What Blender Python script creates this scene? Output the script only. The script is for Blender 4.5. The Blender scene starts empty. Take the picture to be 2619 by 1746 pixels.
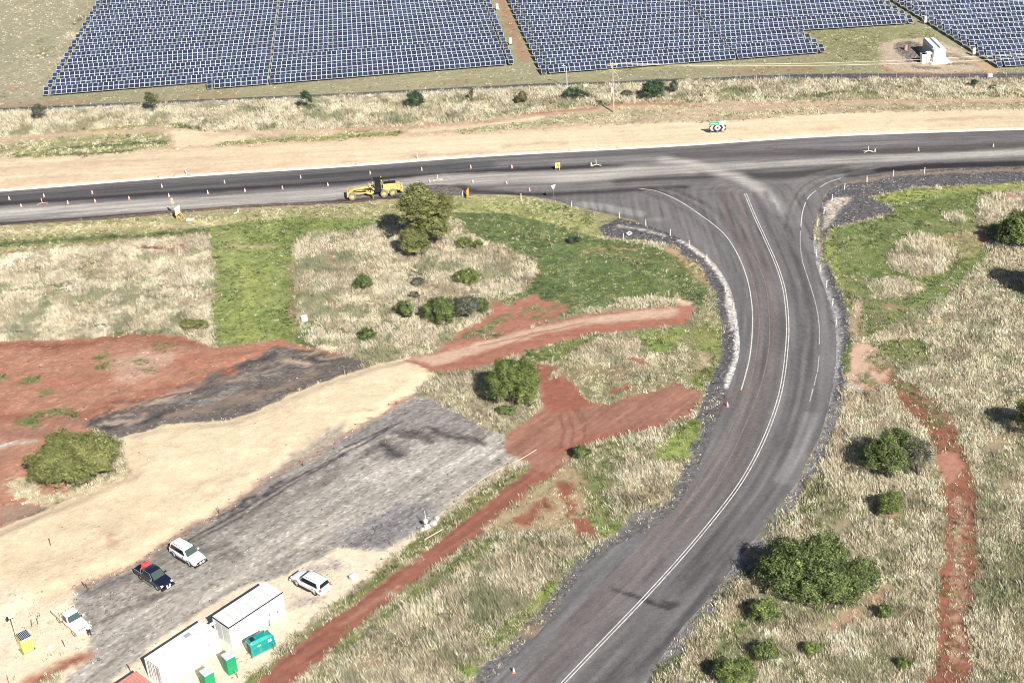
import bpy, bmesh, math, random
import numpy as np
from mathutils import Vector, Matrix
rnd = random.Random(7)
NR = np.random.RandomState(11)
S = bpy.context.scene
COL = S.collection

# ------------------------------------------------------------------ camera
H = 105.0
FPX, CX, CY = 3700.0, 1309.5, 873.0
PIT, ROL = math.radians(30.3), math.radians(-3.1)
fw = np.array([0, math.cos(PIT), -math.sin(PIT)]); rt = np.array([1.0, 0, 0]); up = np.cross(rt, fw)
rt2 = rt*math.cos(ROL)+up*math.sin(ROL); up2 = -rt*math.sin(ROL)+up*math.cos(ROL)
cam = bpy.data.cameras.new('camera'); camo = bpy.data.objects.new('camera', cam); COL.objects.link(camo)
M = Matrix(((rt2[0], up2[0], -fw[0], 0), (rt2[1], up2[1], -fw[1], 0), (rt2[2], up2[2], -fw[2], H), (0, 0, 0, 1)))
camo.matrix_world = M
cam.sensor_width = 36.0; cam.lens = 36.0*FPX/2619.0
cam.clip_start = 1.0; cam.clip_end = 9000.0
S.camera = camo

# ------------------------------------------------------------------ light
SUN_EL = math.radians(38.4); sun_dir = Vector((math.cos(SUN_EL)*math.cos(math.radians(-64)), math.cos(SUN_EL)*math.sin(math.radians(-64)), math.sin(SUN_EL)))
W = bpy.data.worlds.new('World'); S.world = W; W.use_nodes = True
nt = W.node_tree; nt.nodes.clear()
sky = nt.nodes.new('ShaderNodeTexSky'); sky.sky_type = 'NISHITA'; sky.sun_disc = False
sky.sun_elevation = SUN_EL; sky.sun_rotation = math.atan2(sun_dir.x, sun_dir.y)
bg = nt.nodes.new('ShaderNodeBackground'); bg.inputs[1].default_value = 0.05
wo = nt.nodes.new('ShaderNodeOutputWorld')
nt.links.new(sky.outputs[0], bg.inputs[0]); nt.links.new(bg.outputs[0], wo.inputs[0])
sl = bpy.data.lights.new('sun', 'SUN'); sl.energy = 5.0; sl.angle = math.radians(0.5); sl.color = (1.0, 0.95, 0.87)
so = bpy.data.objects.new('sun', sl); COL.objects.link(so); so.rotation_euler = sun_dir.to_track_quat('Z', 'Y').to_euler()
S.cycles.pixel_filter_type = 'BLACKMAN_HARRIS'; S.cycles.filter_width = 1.0
S.view_settings.view_transform = 'Standard'; S.view_settings.look = 'None'; S.view_settings.exposure = 0.62; S.view_settings.gamma = 1.0

# ------------------------------------------------------------------ surveying helper: photo pixel -> point on the ground (or on the level z)
def G(x, y, z=0.0):
    v = fw*FPX+rt2*(x-CX)-up2*(y-CY)
    t = (z-H)/v[2]
    return (float(v[0]*t), float(v[1]*t))
Kf = 2619.0/2352.0
def F(x, y): return G(x*Kf, y*Kf)
Z_ = {1: (0, 0), 2: (870, 0), 3: (1739, 0), 4: (0, 580), 5: (870, 580), 6: (1739, 580), 7: (0, 1156), 8: (870, 1156), 9: (1739, 1156)}
def zp(n, x, y): return (Z_[n][0]+x*880/2339.0, Z_[n][1]+y*880/2339.0)
def PF(*pts): return [F(*p) for p in pts]
def PZ(n, *pts): return [G(*zp(n, *p)) for p in pts]

# ------------------------------------------------------------------ noise
def _hash(ix, iy, s):
    n = (ix.astype(np.int64)*374761393+iy.astype(np.int64)*668265263+s*1442695041) & 0x7fffffff
    n = ((n ^ (n >> 13))*1274126177) & 0x7fffffff
    return ((n ^ (n >> 16)) & 0xffff)/65535.0
def vnoise(x, y, s=0):
    x0 = np.floor(x); y0 = np.floor(y); fx = x-x0; fy = y-y0
    fx = fx*fx*(3-2*fx); fy = fy*fy*(3-2*fy)
    a = _hash(x0, y0, s); b = _hash(x0+1, y0, s); c = _hash(x0, y0+1, s); d = _hash(x0+1, y0+1, s)
    return (a*(1-fx)+b*fx)*(1-fy)+(c*(1-fx)+d*fx)*fy
def fbm(x, y, s=0, o=4):
    r = 0; a = .5; t = 0
    for i in range(o):
        r = r+a*vnoise(x, y, s+i*7); t += a; a *= .55; x = x*2.03+11.3; y = y*2.03+5.7
    return r/t
def sdist(px, py, poly):                      # signed distance, inside positive
    P = np.array(poly); n = len(P); d = np.full(px.shape, 1e9); ins = np.zeros(px.shape, bool)
    for i in range(n):
        ax, ay = P[i]; bx, by = P[(i+1) % n]
        ex, ey = bx-ax, by-ay; L = ex*ex+ey*ey+1e-12
        t = np.clip(((px-ax)*ex+(py-ay)*ey)/L, 0, 1)
        d = np.minimum(d, (px-ax-t*ex)**2+(py-ay-t*ey)**2)
        if abs(ey) > 1e-12:
            c = ((ay > py) != (by > py)) & (px < (bx-ax)*(py-ay)/ey+ax); ins ^= c
    d = np.sqrt(d); return np.where(ins, d, -d)
def ldist(px, py, line):
    P = np.array(line); d = np.full(px.shape, 1e9)
    for i in range(len(P)-1):
        ax, ay = P[i]; bx, by = P[i+1]; ex, ey = bx-ax, by-ay; L = ex*ex+ey*ey+1e-12
        t = np.clip(((px-ax)*ex+(py-ay)*ey)/L, 0, 1)
        d = np.minimum(d, (px-ax-t*ex)**2+(py-ay-t*ey)**2)
    return np.sqrt(d)
def smooth(line, n=6):                        # Catmull-Rom
    P = [np.array(p, float) for p in line]; P = [2*P[0]-P[1]]+P+[2*P[-1]-P[-2]]; out = []
    for i in range(1, len(P)-2):
        for k in range(n):
            t = k/n; a, b, c, d = P[i-1:i+3]
            out.append(tuple(.5*((2*b)+(-a+c)*t+(2*a-5*b+4*c-d)*t*t+(-a+3*b-3*c+d)*t**3)))
    out.append(tuple(P[-2])); return out

# ------------------------------------------------------------------ objects
def tag(o, label=None, cat=None, group=None, kind=None):
    if label: o['label'] = label
    if cat: o['category'] = cat
    if group: o['group'] = group
    if kind: o['kind'] = kind
    return o
def thing(name, label, cat, loc=(0, 0, 0), rz=0, group=None):
    o = bpy.data.objects.new(name, None); COL.objects.link(o); o.empty_display_size = .3
    o.location = loc; o.rotation_euler = (0, 0, rz); return tag(o, label, cat, group)
def copytree(o, parent=None):
    c = o.copy(); COL.objects.link(c); c.parent = parent
    for ch in KIDS.get(o.name, []): 
        d = copytree(ch, c); 
    return c
KIDS = {}
class MB:
    def __init__(s): s.v = []; s.f = []; s.mi = []
    def add(s, vs, fs, mi=0, T=None):
        b = len(s.v)
        for p in vs:
            p = Vector(p); s.v.append(tuple(T @ p) if T else tuple(p))
        for f in fs: s.f.append(tuple(b+i for i in f)); s.mi.append(mi)
    def box(s, x0, x1, y0, y1, z0, z1, mi=0, T=None, tx=0, ty=0):
        vs = [(x0, y0, z0), (x1, y0, z0), (x1, y1, z0), (x0, y1, z0), (x0+tx, y0+ty, z1), (x1-tx, y0+ty, z1), (x1-tx, y1-ty, z1), (x0+tx, y1-ty, z1)]
        s.add(vs, [(0, 3, 2, 1), (4, 5, 6, 7), (0, 1, 5, 4), (1, 2, 6, 5), (2, 3, 7, 6), (3, 0, 4, 7)], mi, T)
    def cyl(s, a, b, r0, r1=None, n=12, mi=0, T=None, cap=True):
        a = Vector(a); b = Vector(b); r1 = r0 if r1 is None else r1
        d = (b-a).normalized(); u = d.orthogonal().normalized(); w = d.cross(u)
        vs = [a+(u*math.cos(2*math.pi*i/n)+w*math.sin(2*math.pi*i/n))*r0 for i in range(n)]+[b+(u*math.cos(2*math.pi*i/n)+w*math.sin(2*math.pi*i/n))*r1 for i in range(n)]
        fs = [(i, (i+1) % n, n+(i+1) % n, n+i) for i in range(n)]
        if cap: fs += [tuple(range(n))[::-1], tuple(range(n, 2*n))]
        s.add(vs, fs, mi, T)
    def tube(s, pts, r, n=6, mi=0, T=None):
        for a, b in zip(pts[:-1], pts[1:]): s.cyl(a, b, r, r, n, mi, T)
    def prism(s, poly, y0, y1, mi=0, T=None):          # polygon in XZ extruded along Y
        n = len(poly); vs = [(x, y0, z) for x, z in poly]+[(x, y1, z) for x, z in poly]
        fs = [tuple(range(n)), tuple(range(n, 2*n))[::-1]]+[(i, n+i, n+(i+1) % n, (i+1) % n) for i in range(n)]
        s.add(vs, fs, mi, T)
    def loft(s, rings, mi=0, T=None, cap=True):
        n = len(rings[0]); vs = [p for r in rings for p in r]; fs = []
        for k in range(len(rings)-1):
            for i in range(n): j = (i+1) % n; fs.append((k*n+i, k*n+j, (k+1)*n+j, (k+1)*n+i))
        if cap: fs += [tuple(range(n))[::-1], tuple((len(rings)-1)*n+i for i in range(n))]
        s.add(vs, fs, mi, T)
    def build(s, name, mats, parent=None, bevel=0, smooth_=False, label=None):
        me = bpy.data.meshes.new(name); me.from_pydata(s.v, [], s.f); mats = mats if isinstance(mats, (list, tuple)) else [mats]
        for m in mats: me.materials.append(m)
        me.polygons.foreach_set('material_index', s.mi)
        bm = bmesh.new(); bm.from_mesh(me); bmesh.ops.recalc_face_normals(bm, faces=bm.faces)
        if bevel:
            ed = [e for e in bm.edges if len(e.link_faces) == 2 and e.calc_face_angle(0) > .5]
            bmesh.ops.bevel(bm, geom=ed, offset=bevel, segments=2, profile=.6, affect='EDGES', clamp_overlap=True)
        bm.to_mesh(me); bm.free()
        if smooth_:
            me.polygons.foreach_set('use_smooth', [True]*len(me.polygons))
            try: me.set_sharp_from_angle(angle=.7)
            except Exception: pass
        o = bpy.data.objects.new(name, me); COL.objects.link(o); o.parent = parent
        if parent: KIDS.setdefault(parent.name, []).append(o)
        if label: o['label'] = label
        return o

# ------------------------------------------------------------------ materials
def mat(name, col, rough=.6, metal=0, noise=0, nscale=3, spec=.5, coat=0):
    m = bpy.data.materials.new(name); m.use_nodes = True; n = m.node_tree; b = n.nodes['Principled BSDF']
    b.inputs['Base Color'].default_value = (*col, 1); b.inputs['Roughness'].default_value = rough; b.inputs['Metallic'].default_value = metal
    b.inputs['Specular IOR Level'].default_value = spec
    if coat: b.inputs['Coat Weight'].default_value = coat; b.inputs['Coat Roughness'].default_value = .08
    if noise:
        tc = n.nodes.new('ShaderNodeTexCoord'); no = n.nodes.new('ShaderNodeTexNoise'); no.inputs['Scale'].default_value = nscale; no.inputs['Detail'].default_value = 6
        mr = n.nodes.new('ShaderNodeMapRange'); mr.inputs[1].default_value = .3; mr.inputs[2].default_value = .7; mr.inputs[3].default_value = 1-noise; mr.inputs[4].default_value = 1+noise
        mx = n.nodes.new('ShaderNodeVectorMath'); mx.operation = 'SCALE'; mx.inputs[0].default_value = col
        n.links.new(tc.outputs['Object'], no.inputs['Vector']); n.links.new(no.outputs[0], mr.inputs[0]); n.links.new(mr.outputs[0], mx.inputs['Scale']); n.links.new(mx.outputs[0], b.inputs['Base Color'])
    return m
WHITE = mat('white_paint', (.78, .78, .78), .35, coat=.4, noise=.04, nscale=2)
SHED = mat('shed_white', (.70, .70, .68), .5, noise=.13, nscale=.9)
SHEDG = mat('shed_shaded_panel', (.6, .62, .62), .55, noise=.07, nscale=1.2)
REDC = mat('faded_red_steel', (.55, .24, .19), .6, noise=.12, nscale=1.5)
BLACK = mat('black_plastic', (.02, .02, .022), .5, noise=.15)
RUB = mat('tyre_rubber', (.03, .029, .028), .8, noise=.2, nscale=6)
DUSTR = mat('dusty_tyre', (.22, .2, .15), .9, noise=.2, nscale=6)
GLASS = mat('tinted_glass', (.015, .02, .025), .06, spec=.7)
WIND = mat('windscreen_glass', (.06, .085, .08), .07, spec=.8)
NAVY = mat('dark_blue_paint', (.012, .014, .032), .22, coat=1, noise=.1)
STEEL = mat('galvanised_steel', (.45, .46, .46), .4, .7, noise=.1)
ALLOY = mat('alloy_wheel', (.55, .55, .55), .35, .6)
CREAM = mat('cream_tray', (.62, .56, .42), .5, noise=.12)
LAMP = mat('lamp_lens', (.75, .77, .8), .15, coat=.5)
REDL = mat('red_plastic', (.5, .03, .03), .35)
REDT = mat('red_tarp', (.75, .07, .09), .45, noise=.12)
CATY = mat('machine_yellow', (.62, .45, .17), .55, noise=.12, nscale=1.5)
YEL = mat('yellow_panel', (.72, .66, .13), .45, noise=.07)
TEAL = mat('teal_canopy', (.012, .3, .27), .35, noise=.12, coat=.3)
GRN = mat('green_plastic', (.01, .3, .13), .4, noise=.07)
GREYR = mat('light_grey_roof', (.55, .58, .6), .5, noise=.05)
ORANGE = mat('cone_orange', (.62, .25, .17), .5, noise=.08)
PALE = mat('cone_sleeve', (.8, .72, .68), .45)
SYEL = mat('sign_stand_yellow', (.75, .5, .14), .5, noise=.1)
TIMBER = mat('weathered_timber', (.42, .38, .3), .85, noise=.2, nscale=4)
BROWN = mat('brown_stake', (.16, .09, .06), .85, noise=.2, nscale=4)
CONC = mat('pale_concrete', (.62, .6, .55), .85, noise=.1, nscale=.6)
SGREEN = mat('sign_green', (.08, .30, .22), .4)
PIPE = mat('grey_pipe', (.5, .5, .48), .5)
SKIN = mat('skin', (.5, .3, .2), .6)
DENIM = mat('navy_cloth', (.03, .03, .09), .85)
SHIRT = mat('white_cloth', (.75, .75, .78), .85)
CABLE = mat('power_cable', (.7, .66, .6), .5)
FRAME = mat('panel_frame', (.50, .53, .58), .4)
BLUEG = mat('blue_grey_paint', (.3, .36, .42), .5)  # blue-grey for roof seams, stencils, hatch, side panel and tray load

def attr_mat(name, rough=.9, nz=(8, .35), nz2=(1.2, .15), bump=.35, transl=0, spec=.3, bscale=5):
    """colour from the mesh attribute 'Col' (what lies there), broken up by world-space grain"""
    m = bpy.data.materials.new(name); m.use_nodes = True; n = m.node_tree; b = n.nodes['Principled BSDF']
    L = n.links.new; at = n.nodes.new('ShaderNodeAttribute'); at.attribute_name = 'Col'
    geo = n.nodes.new('ShaderNodeNewGeometry'); col = at.outputs['Color']
    for sc, am in (nz, nz2):
        if am:
            no = n.nodes.new('ShaderNodeTexNoise'); no.inputs['Scale'].default_value = sc; no.inputs['Detail'].default_value = 5; no.inputs['Roughness'].default_value = .65
            mr = n.nodes.new('ShaderNodeMapRange'); mr.inputs[1].default_value = .32; mr.inputs[2].default_value = .68; mr.inputs[3].default_value = 1-am; mr.inputs[4].default_value = 1+am
            L(geo.outputs['Position'], no.inputs['Vector']); L(no.outputs[0], mr.inputs[0])
            mx = n.nodes.new('ShaderNodeVectorMath'); mx.operation = 'SCALE'; L(col, mx.inputs[0]); L(mr.outputs[0], mx.inputs['Scale']); col = mx.outputs[0]
    L(col, b.inputs['Base Color']); b.inputs['Roughness'].default_value = rough; b.inputs['Specular IOR Level'].default_value = spec
    if bump:
        nb = n.nodes.new('ShaderNodeTexNoise'); nb.inputs['Scale'].default_value = bscale; nb.inputs['Detail'].default_value = 6
        L(geo.outputs['Position'], nb.inputs['Vector'])
        bp = n.nodes.new('ShaderNodeBump'); bp.inputs['Strength'].default_value = bump; bp.inputs['Distance'].default_value = .2
        L(nb.outputs[0], bp.inputs['Height']); L(bp.outputs[0], b.inputs['Normal'])
    if transl:
        tr = n.nodes.new('ShaderNodeBsdfTranslucent'); L(col, tr.inputs[0]); ms = n.nodes.new('ShaderNodeMixShader'); ms.inputs[0].default_value = transl
        L(b.outputs[0], ms.inputs[1]); L(tr.outputs[0], ms.inputs[2]); L(ms.outputs[0], n.nodes['Material Output'].inputs[0])
    return m
GROUND = attr_mat('ground_soil', nz=(6, .13), nz2=(1.1, .07), bump=.22, bscale=2.2)
ASPH = attr_mat('asphalt', rough=.85, nz=(7, .2), nz2=(1.5, .1), bump=.2, bscale=12, spec=.2)
GRASS = attr_mat('grass_blades', rough=.7, nz=(1.2, .1), nz2=(.2, .12), bump=0, transl=.1)
LEAF = attr_mat('leaves', rough=.5, nz=(2, .12), nz2=(.4, 0), bump=0, transl=.05, spec=.3)
ROCK = attr_mat('rock', rough=.85, nz=(9, .2), nz2=(2, 0), bump=0)
PVG = attr_mat('solar_glass', rough=.22, nz=(.6, .12), nz2=(.08, .1), bump=0, spec=.5)

def np_mesh(name, V, faces, colors, material, parent=None):
    """V (n,3), faces (m,k) all with k corners, colors (n,3) per vertex"""
    me = bpy.data.meshes.new(name); n = len(V); m, k = faces.shape
    me.vertices.add(n); me.vertices.foreach_set('co', V.astype(np.float32).ravel())
    me.loops.add(m*k); me.loops.foreach_set('vertex_index', faces.astype(np.int32).ravel())
    me.polygons.add(m); me.polygons.foreach_set('loop_start', np.arange(0, m*k, k, dtype=np.int32)); me.polygons.foreach_set('loop_total', np.full(m, k, np.int32))
    me.update(calc_edges=True)
    if colors is not None:
        a = me.color_attributes.new('Col', 'FLOAT_COLOR', 'POINT'); c = np.ones((n, 4), np.float32); c[:, :3] = colors; a.data.foreach_set('color', c.ravel())
    me.materials.append(material); me.validate()
    o = bpy.data.objects.new(name, me); COL.objects.link(o); o.parent = parent
    if parent: KIDS.setdefault(parent.name, []).append(o)
    return o

# ------------------------------------------------------------------ outlines of the ground
kerb = smooth([F(-140, 447), F(0, 438.6), F(427, 405.5), F(790, 382.5), F(1119, 358.5), F(1562, 334.6), F(1900, 312.8), F(2352, 296.7), F(2560, 288)], 8)
road_low = [F(-140, 527), F(0, 517), F(304, 493), F(557, 475), F(790, 463), F(1000, 452), F(1085, 447), F(1197, 449), F(1273, 460), F(1312, 472), F(1423, 498), F(1474, 512),
            F(1562, 548), F(1585, 560), F(1626, 589), F(1655, 622), F(1679, 666), F(1690, 708), F(1697, 757), F(1699, 808), F(1686, 859), F(1672, 895), F(1648, 957), F(1614, 1048), F(1572, 1139), F(1508, 1205), F(1375, 1275),
            F(1325, 1335), F(1290, 1382), F(1256, 1430), F(1198, 1495), F(1120, 1568), F(1020, 1680)]
road_right = [F(1400, 1690), F(1480, 1568), F(1562, 1447), F(1595, 1410), F(1646, 1352), F(1703, 1274), F(1751, 1214), F(1798, 1149), F(1832, 1105), F(1859, 1048), F(1886, 994), F(1900, 943), F(1910, 903), F(1917, 859),
              F(1920, 825), F(1921, 778), F(1916, 737), F(1906, 697), F(1894, 663), F(1879, 622), F(1871, 582), F(1867, 541), F(1874, 507), F(1884, 473), F(1900, 441), F(1933, 422), F(1991, 409), F(2052, 398), F(2136, 389), F(2352, 383), F(2560, 377)]
road_poly = [tuple(k) for k in kerb]+smooth(road_right[::-1], 4)+smooth(road_low[::-1], 4)

SAND = (.62, .50, .345); SANDP = (.52, .38, .265); CREAMW = (.64, .54, .41); RED = (.235, .092, .058); REDLT = (.345, .175, .115); REDD = (.19, .07, .045)
OLIVE = (.27, .25, .155); DRYS = (.33, .28, .19); GRNS = (.10, .125, .055); YGRN = (.25, .25, .09); ROCKS = (.09, .088, .095); TAN = (.42, .33, .225); GREY = (.305, .28, .25); DGREY = (.085, .078, .078)
# name, outline, soil colour, edge softness m, edge wander m, dry grass 0-1, green grass 0-1, height m, rocks 0-1
LAY = []
def lay(poly, col, soft=.5, wob=.8, dry=0, grn=0, h=.4, rock=0, op=1.0, streak=0): LAY.append(('p', poly, col, soft, wob, dry, grn, h, rock, op, streak))
def stroke(line, w, col, soft=.6, wob=.5, dry=0, grn=0, h=.3, rock=0, op=1.0, streak=0): LAY.append(('l', line, col, soft, wob, dry, grn, h, rock, op, streak, w))

track = [F(-120, 259), F(0, 252), F(790, 218), F(1187, 198), F(1390, 191), F(1572, 183), F(1798, 173), F(1967, 171), F(2352, 170), F(2560, 170)]
lay(track+[(400, 620), (-400, 620)], OLIVE, .5, .6, dry=.04, grn=.10, h=.18)
lay(PF((-100, -100), (225, -100), (205, 10), (100, 215), (95, 240), (-100, 250)), (.29, .265, .185), 1, 1, dry=.10, grn=.06, h=.2)
# verge of tall straw between the track and the dirt trail
v_low = [F(2560, 222), F(2352, 225), F(1900, 230), F(1562, 235), F(1356, 241), F(1153, 267), F(1018, 287), F(790, 295), F(470, 299), F(389, 287), F(297, 290), F(189, 301), F(0, 318), F(-120, 325)]
lay(track+v_low, (.40, .34, .225), .4, .5, dry=.85, grn=.10, h=.65)
s_top = [F(-120, 372), F(0, 365), F(203, 351), F(405, 341), F(600, 334), F(790, 323), F(916, 314), F(1187, 303), F(1356, 290), F(1560, 280), F(1697, 276), F(1900, 260), F(2352, 250), F(2560, 248)]
lay(v_low[::-1]+s_top[::-1], TAN, .6, .6, dry=.16, grn=.05, h=.25)
lay(s_top+[tuple(k) for k in kerb[::-1]], SAND, .7, .6, streak=1)
for ln, w, c, op in [(s_top[:9], 2.2, SANDP, .8), (PF((-100, 400), (100, 385), (400, 370), (700, 355)), 3, SANDP, .5), (PF((-50, 432), (200, 405), (430, 392), (700, 372)), 2.5, (.50, .34, .24), .5), (PF((1300, 325), (1600, 318), (1760, 305)), 1.6, SANDP, .4)]:
    stroke(ln, w, c, 1.5, 1.2, op=op, streak=1)
# broken strips of soil, straw and weeds along the trail
rq_ = random.Random(5)
for k_ in range(110):
    x_ = rq_.uniform(-40, 2360); yt = np.interp(x_, [0, 470, 790, 1356, 1900, 2352], [325, 303, 298, 245, 234, 228]); yb = np.interp(x_, [0, 405, 790, 1187, 1697, 2352], [360, 336, 318, 298, 271, 246])
    y_ = yt+(yb-yt)*rq_.uniform(.1, 1); l_ = rq_.uniform(15, 90); ty = rq_.choice([0, 1, 2, 2, 3, 4]); sl_ = -.045
    c_ = [(.34, .20, .14), (.48, .36, .25), (.36, .31, .19), (.16, .16, .08), (.27, .22, .15)][ty]
    stroke(PF((x_, y_), (x_+l_, y_+l_*sl_)), rq_.uniform(.4, 1.3), c_, .6, .8, dry=(0, 0, .6, .1, .3)[ty], grn=(0, 0, .05, .6, .1)[ty], h=.3, op=rq_.uniform(.45, .9))
for k_ in range(45):
    x_ = rq_.uniform(-40, 2300); y_ = np.interp(x_, [0, 790, 1562, 2352], [365, 323, 281, 251])+rq_.uniform(4, 60); l_ = rq_.uniform(40, 220)
    stroke(PF((x_, y_), (x_+l_, y_-l_*.055)), rq_.uniform(.4, 1.4), rq_.choice([(.48, .33, .23), (.66, .55, .39), (.42, .31, .22), (.36, .27, .2)]), .9, .9, op=rq_.uniform(.25, .6), streak=1)
# trail and grass of the verge
stroke(PZ(1, (0, 945), (560, 905), (900, 880), (1180, 885)), 1.8, (.46, .34, .23), .8, .5)
lay(PZ(1, (0, 990), (500, 930), (1000, 905), (1150, 930), (1150, 990), (850, 1035), (300, 1065), (0, 1070)), (.32, .30, .15), .6, .7, dry=.35, grn=.5, h=.35)
stroke(PZ(1, (350, 1010), (700, 990), (1120, 960)), 1.4, GRNS, .8, .8, grn=.8, h=.3)
stroke(PZ(1, (100, 1060), (600, 1045), (900, 1025)), .9, GRNS, .8, .8, grn=.6, h=.3)
stroke(PZ(1, (560, 885), (800, 870), (1100, 855)), 1.0, YGRN, .8, .6, grn=.7, h=.3)
stroke(PZ(1, (1200, 850), (1330, 870)), 1.8, GRNS, .8, .6, grn=.9, h=.4)
lay(PZ(1, (1150, 890), (1400, 885), (1700, 920), (1700, 960), (1200, 1010)), SAND, .8, .8)
stroke(PZ(1, (1400, 915), (1800, 905), (2339, 890)), 1.3, SANDP, .8, .5, streak=1)
stroke(PZ(1, (1500, 980), (1900, 950), (2339, 935)), 1.6, YGRN, .8, .7, grn=.7, dry=.2, h=.3)
stroke(PZ(2, (0, 925), (200, 920), (400, 905)), 2.0, YGRN, .7, .7, grn=.8, h=.3)
stroke(PZ(2, (0, 880), (500, 860), (1000, 840), (1300, 790), (1700, 740), (1860, 725)), 1.8, (.42, .27, .19), .8, .5, streak=1)
stroke(PZ(2, (1250, 775), (1500, 755), (1750, 735)), .8, RED, .8, .5, streak=1, op=.7)
stroke(PZ(2, (500, 890), (1000, 850), (1350, 800)), 1.5, SAND, .8, .5, streak=1)
stroke(PZ(2, (850, 895), (1200, 860), (1650, 800), (1800, 780)), 2.2, (.33, .31, .17), .8, .7, dry=.3, grn=.4, h=.25)
stroke(PZ(2, (1850, 800), (2100, 760), (2339, 740)), 3.2, (.40, .34, .22), .8, .7, dry=.5, grn=.1, h=.3)
stroke(PZ(2, (1750, 715), (1900, 700)), 1.2, GRNS, .7, .5, grn=.8, h=.3)
stroke(PZ(2, (1850, 710), (2100, 705), (2339, 710)), 1.2, REDLT, .8, .5)
stroke(PZ(3, (0, 680), (60, 685)), 1.6, GRNS, .8, .6, grn=.9, h=.3)
stroke(PZ(3, (400, 735), (900, 700), (1500, 688), (2000, 680), (2339, 672)), 1.6, SANDP, 1.0, .8, streak=1, op=.8)
stroke(PZ(3, (450, 740), (760, 700), (1350, 690), (1800, 680)), .5, RED, .7, .6, streak=1, op=.45)
stroke(PZ(3, (200, 780), (700, 760), (980, 745)), 1.8, (.40, .35, .22), .8, .7, dry=.6, grn=.1, h=.4)
stroke(PZ(3, (1300, 730), (1800, 725), (2339, 715)), 1.8, (.38, .32, .2), .8, .7, dry=.35, grn=.15, h=.3)
stroke(PZ(3, (150, 655), (700, 660), (1000, 660)), 1.0, GRNS, .8, .9, grn=.5, dry=.2, h=.4)
stroke(PZ(3, (950, 650), (1150, 625), (1300, 640)), 2.2, GRNS, .8, .9, grn=.8, h=.4)
stroke(PZ(3, (1680, 650), (2000, 640), (2300, 645)), 1.6, GRNS, .8, .9, grn=.7, dry=.1, h=.4)
stroke(PF((0, 255), (300, 246), (790, 224), (1187, 203), (1560, 190)), 2.0, (.30, .28, .2), .8, .8, dry=.45, grn=.25, h=.4)
stroke(PF((30, 256), (200, 249), (450, 240), (790, 223), (1100, 209), (1300, 198)), .9, (.52, .49, .45), .4, .9, rock=.5, dry=.2, h=.3, op=.8)
# solar farm service track and worn red soil
stroke(PF((-120, 258), (0, 251), (790, 217), (1187, 197), (1390, 190), (1572, 183)), 1.3, (.075, .07, .075), .4, .3)
lay(PF((1500, 185), (1798, 171), (1967, 169), (2352, 168), (2560, 168), (2560, 181), (2352, 181), (2000, 181.5), (1800, 181), (1650, 186)), (.085, .08, .09), .3, .3)
for n, ln, w, op in [(1, ((0, 720), (350, 700), (600, 690)), 1.6, .6), (1, ((60, 605), (170, 600)), 1.4, .6), (1, ((1250, 655), (1600, 650)), 1.5, .5), (2, ((700, 560), (900, 550)), 1.5, .3), (3, ((300, 490), (600, 480), (900, 455)), 2.0, .6),
                     (3, ((1010, 350), (1080, 375)), 3.5, .8), (3, ((1150, 240), (1250, 245)), 3, .5), (3, ((1400, 470), (1600, 500), (2100, 480)), 2.5, .6)]:
    stroke(PZ(n, *ln), w, REDLT, 1.2, 1.5, op=op, streak=1)
stroke(PZ(2, (1080, 0), (1140, 110), (1200, 260), (1250, 400)), 1.6, REDLT, 1, 1.4, op=.85)
for ln in (((0, 600), (600, 550), (1300, 500)), ((0, 580), (700, 525), (1100, 500)), ((1200, 560), (1800, 500), (2339, 470))):
    stroke(PZ(2, *ln), .5, (.36, .32, .22), .4, .4, op=.6)
for n, ln in ((2, ((1750, 490), (2339, 450))), (3, ((0, 455), (700, 440), (1700, 430), (2050, 420)))):
    stroke(PZ(n, *ln), 1.1, (.36, .34, .16), .8, .6, grn=.35, dry=.05, h=.15)
lay(PZ(3, (860, 205), (1540, 180), (1700, 210), (1790, 260), (1500, 265), (1360, 300), (1350, 420), (1000, 430), (1000, 350)), (.24, .235, .12), .8, 1, grn=.35, dry=.1, h=.2)
lay(PZ(3, (1360, 300), (1480, 265), (1700, 260), (1900, 330), (2090, 430), (2150, 480), (1800, 500), (1500, 490), (1360, 440)), (.42, .34, .25), .6, .8, rock=.12)
lay(PZ(3, (1460, 300), (1560, 280), (1640, 300), (1640, 420), (1540, 420), (1480, 350)), (.17, .15, .13), .6, .7, rock=.8)
stroke(PZ(3, (1600, 455), (1750, 465)), 1.4, (.2, .17, .13), .6, .7, rock=.6)
stroke(PZ(3, (1830, 435), (2020, 440)), 1.2, (.2, .17, .13), .6, .7, rock=.6)
stroke(PZ(3, (1830, 370), (1960, 410)), 1.6, (.25, .2, .15), .6, .7, rock=.4)
stroke(PZ(3, (1980, 420), (2100, 450), (2120, 490)), 2.2, (.45, .30, .18), .8, .8)
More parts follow.
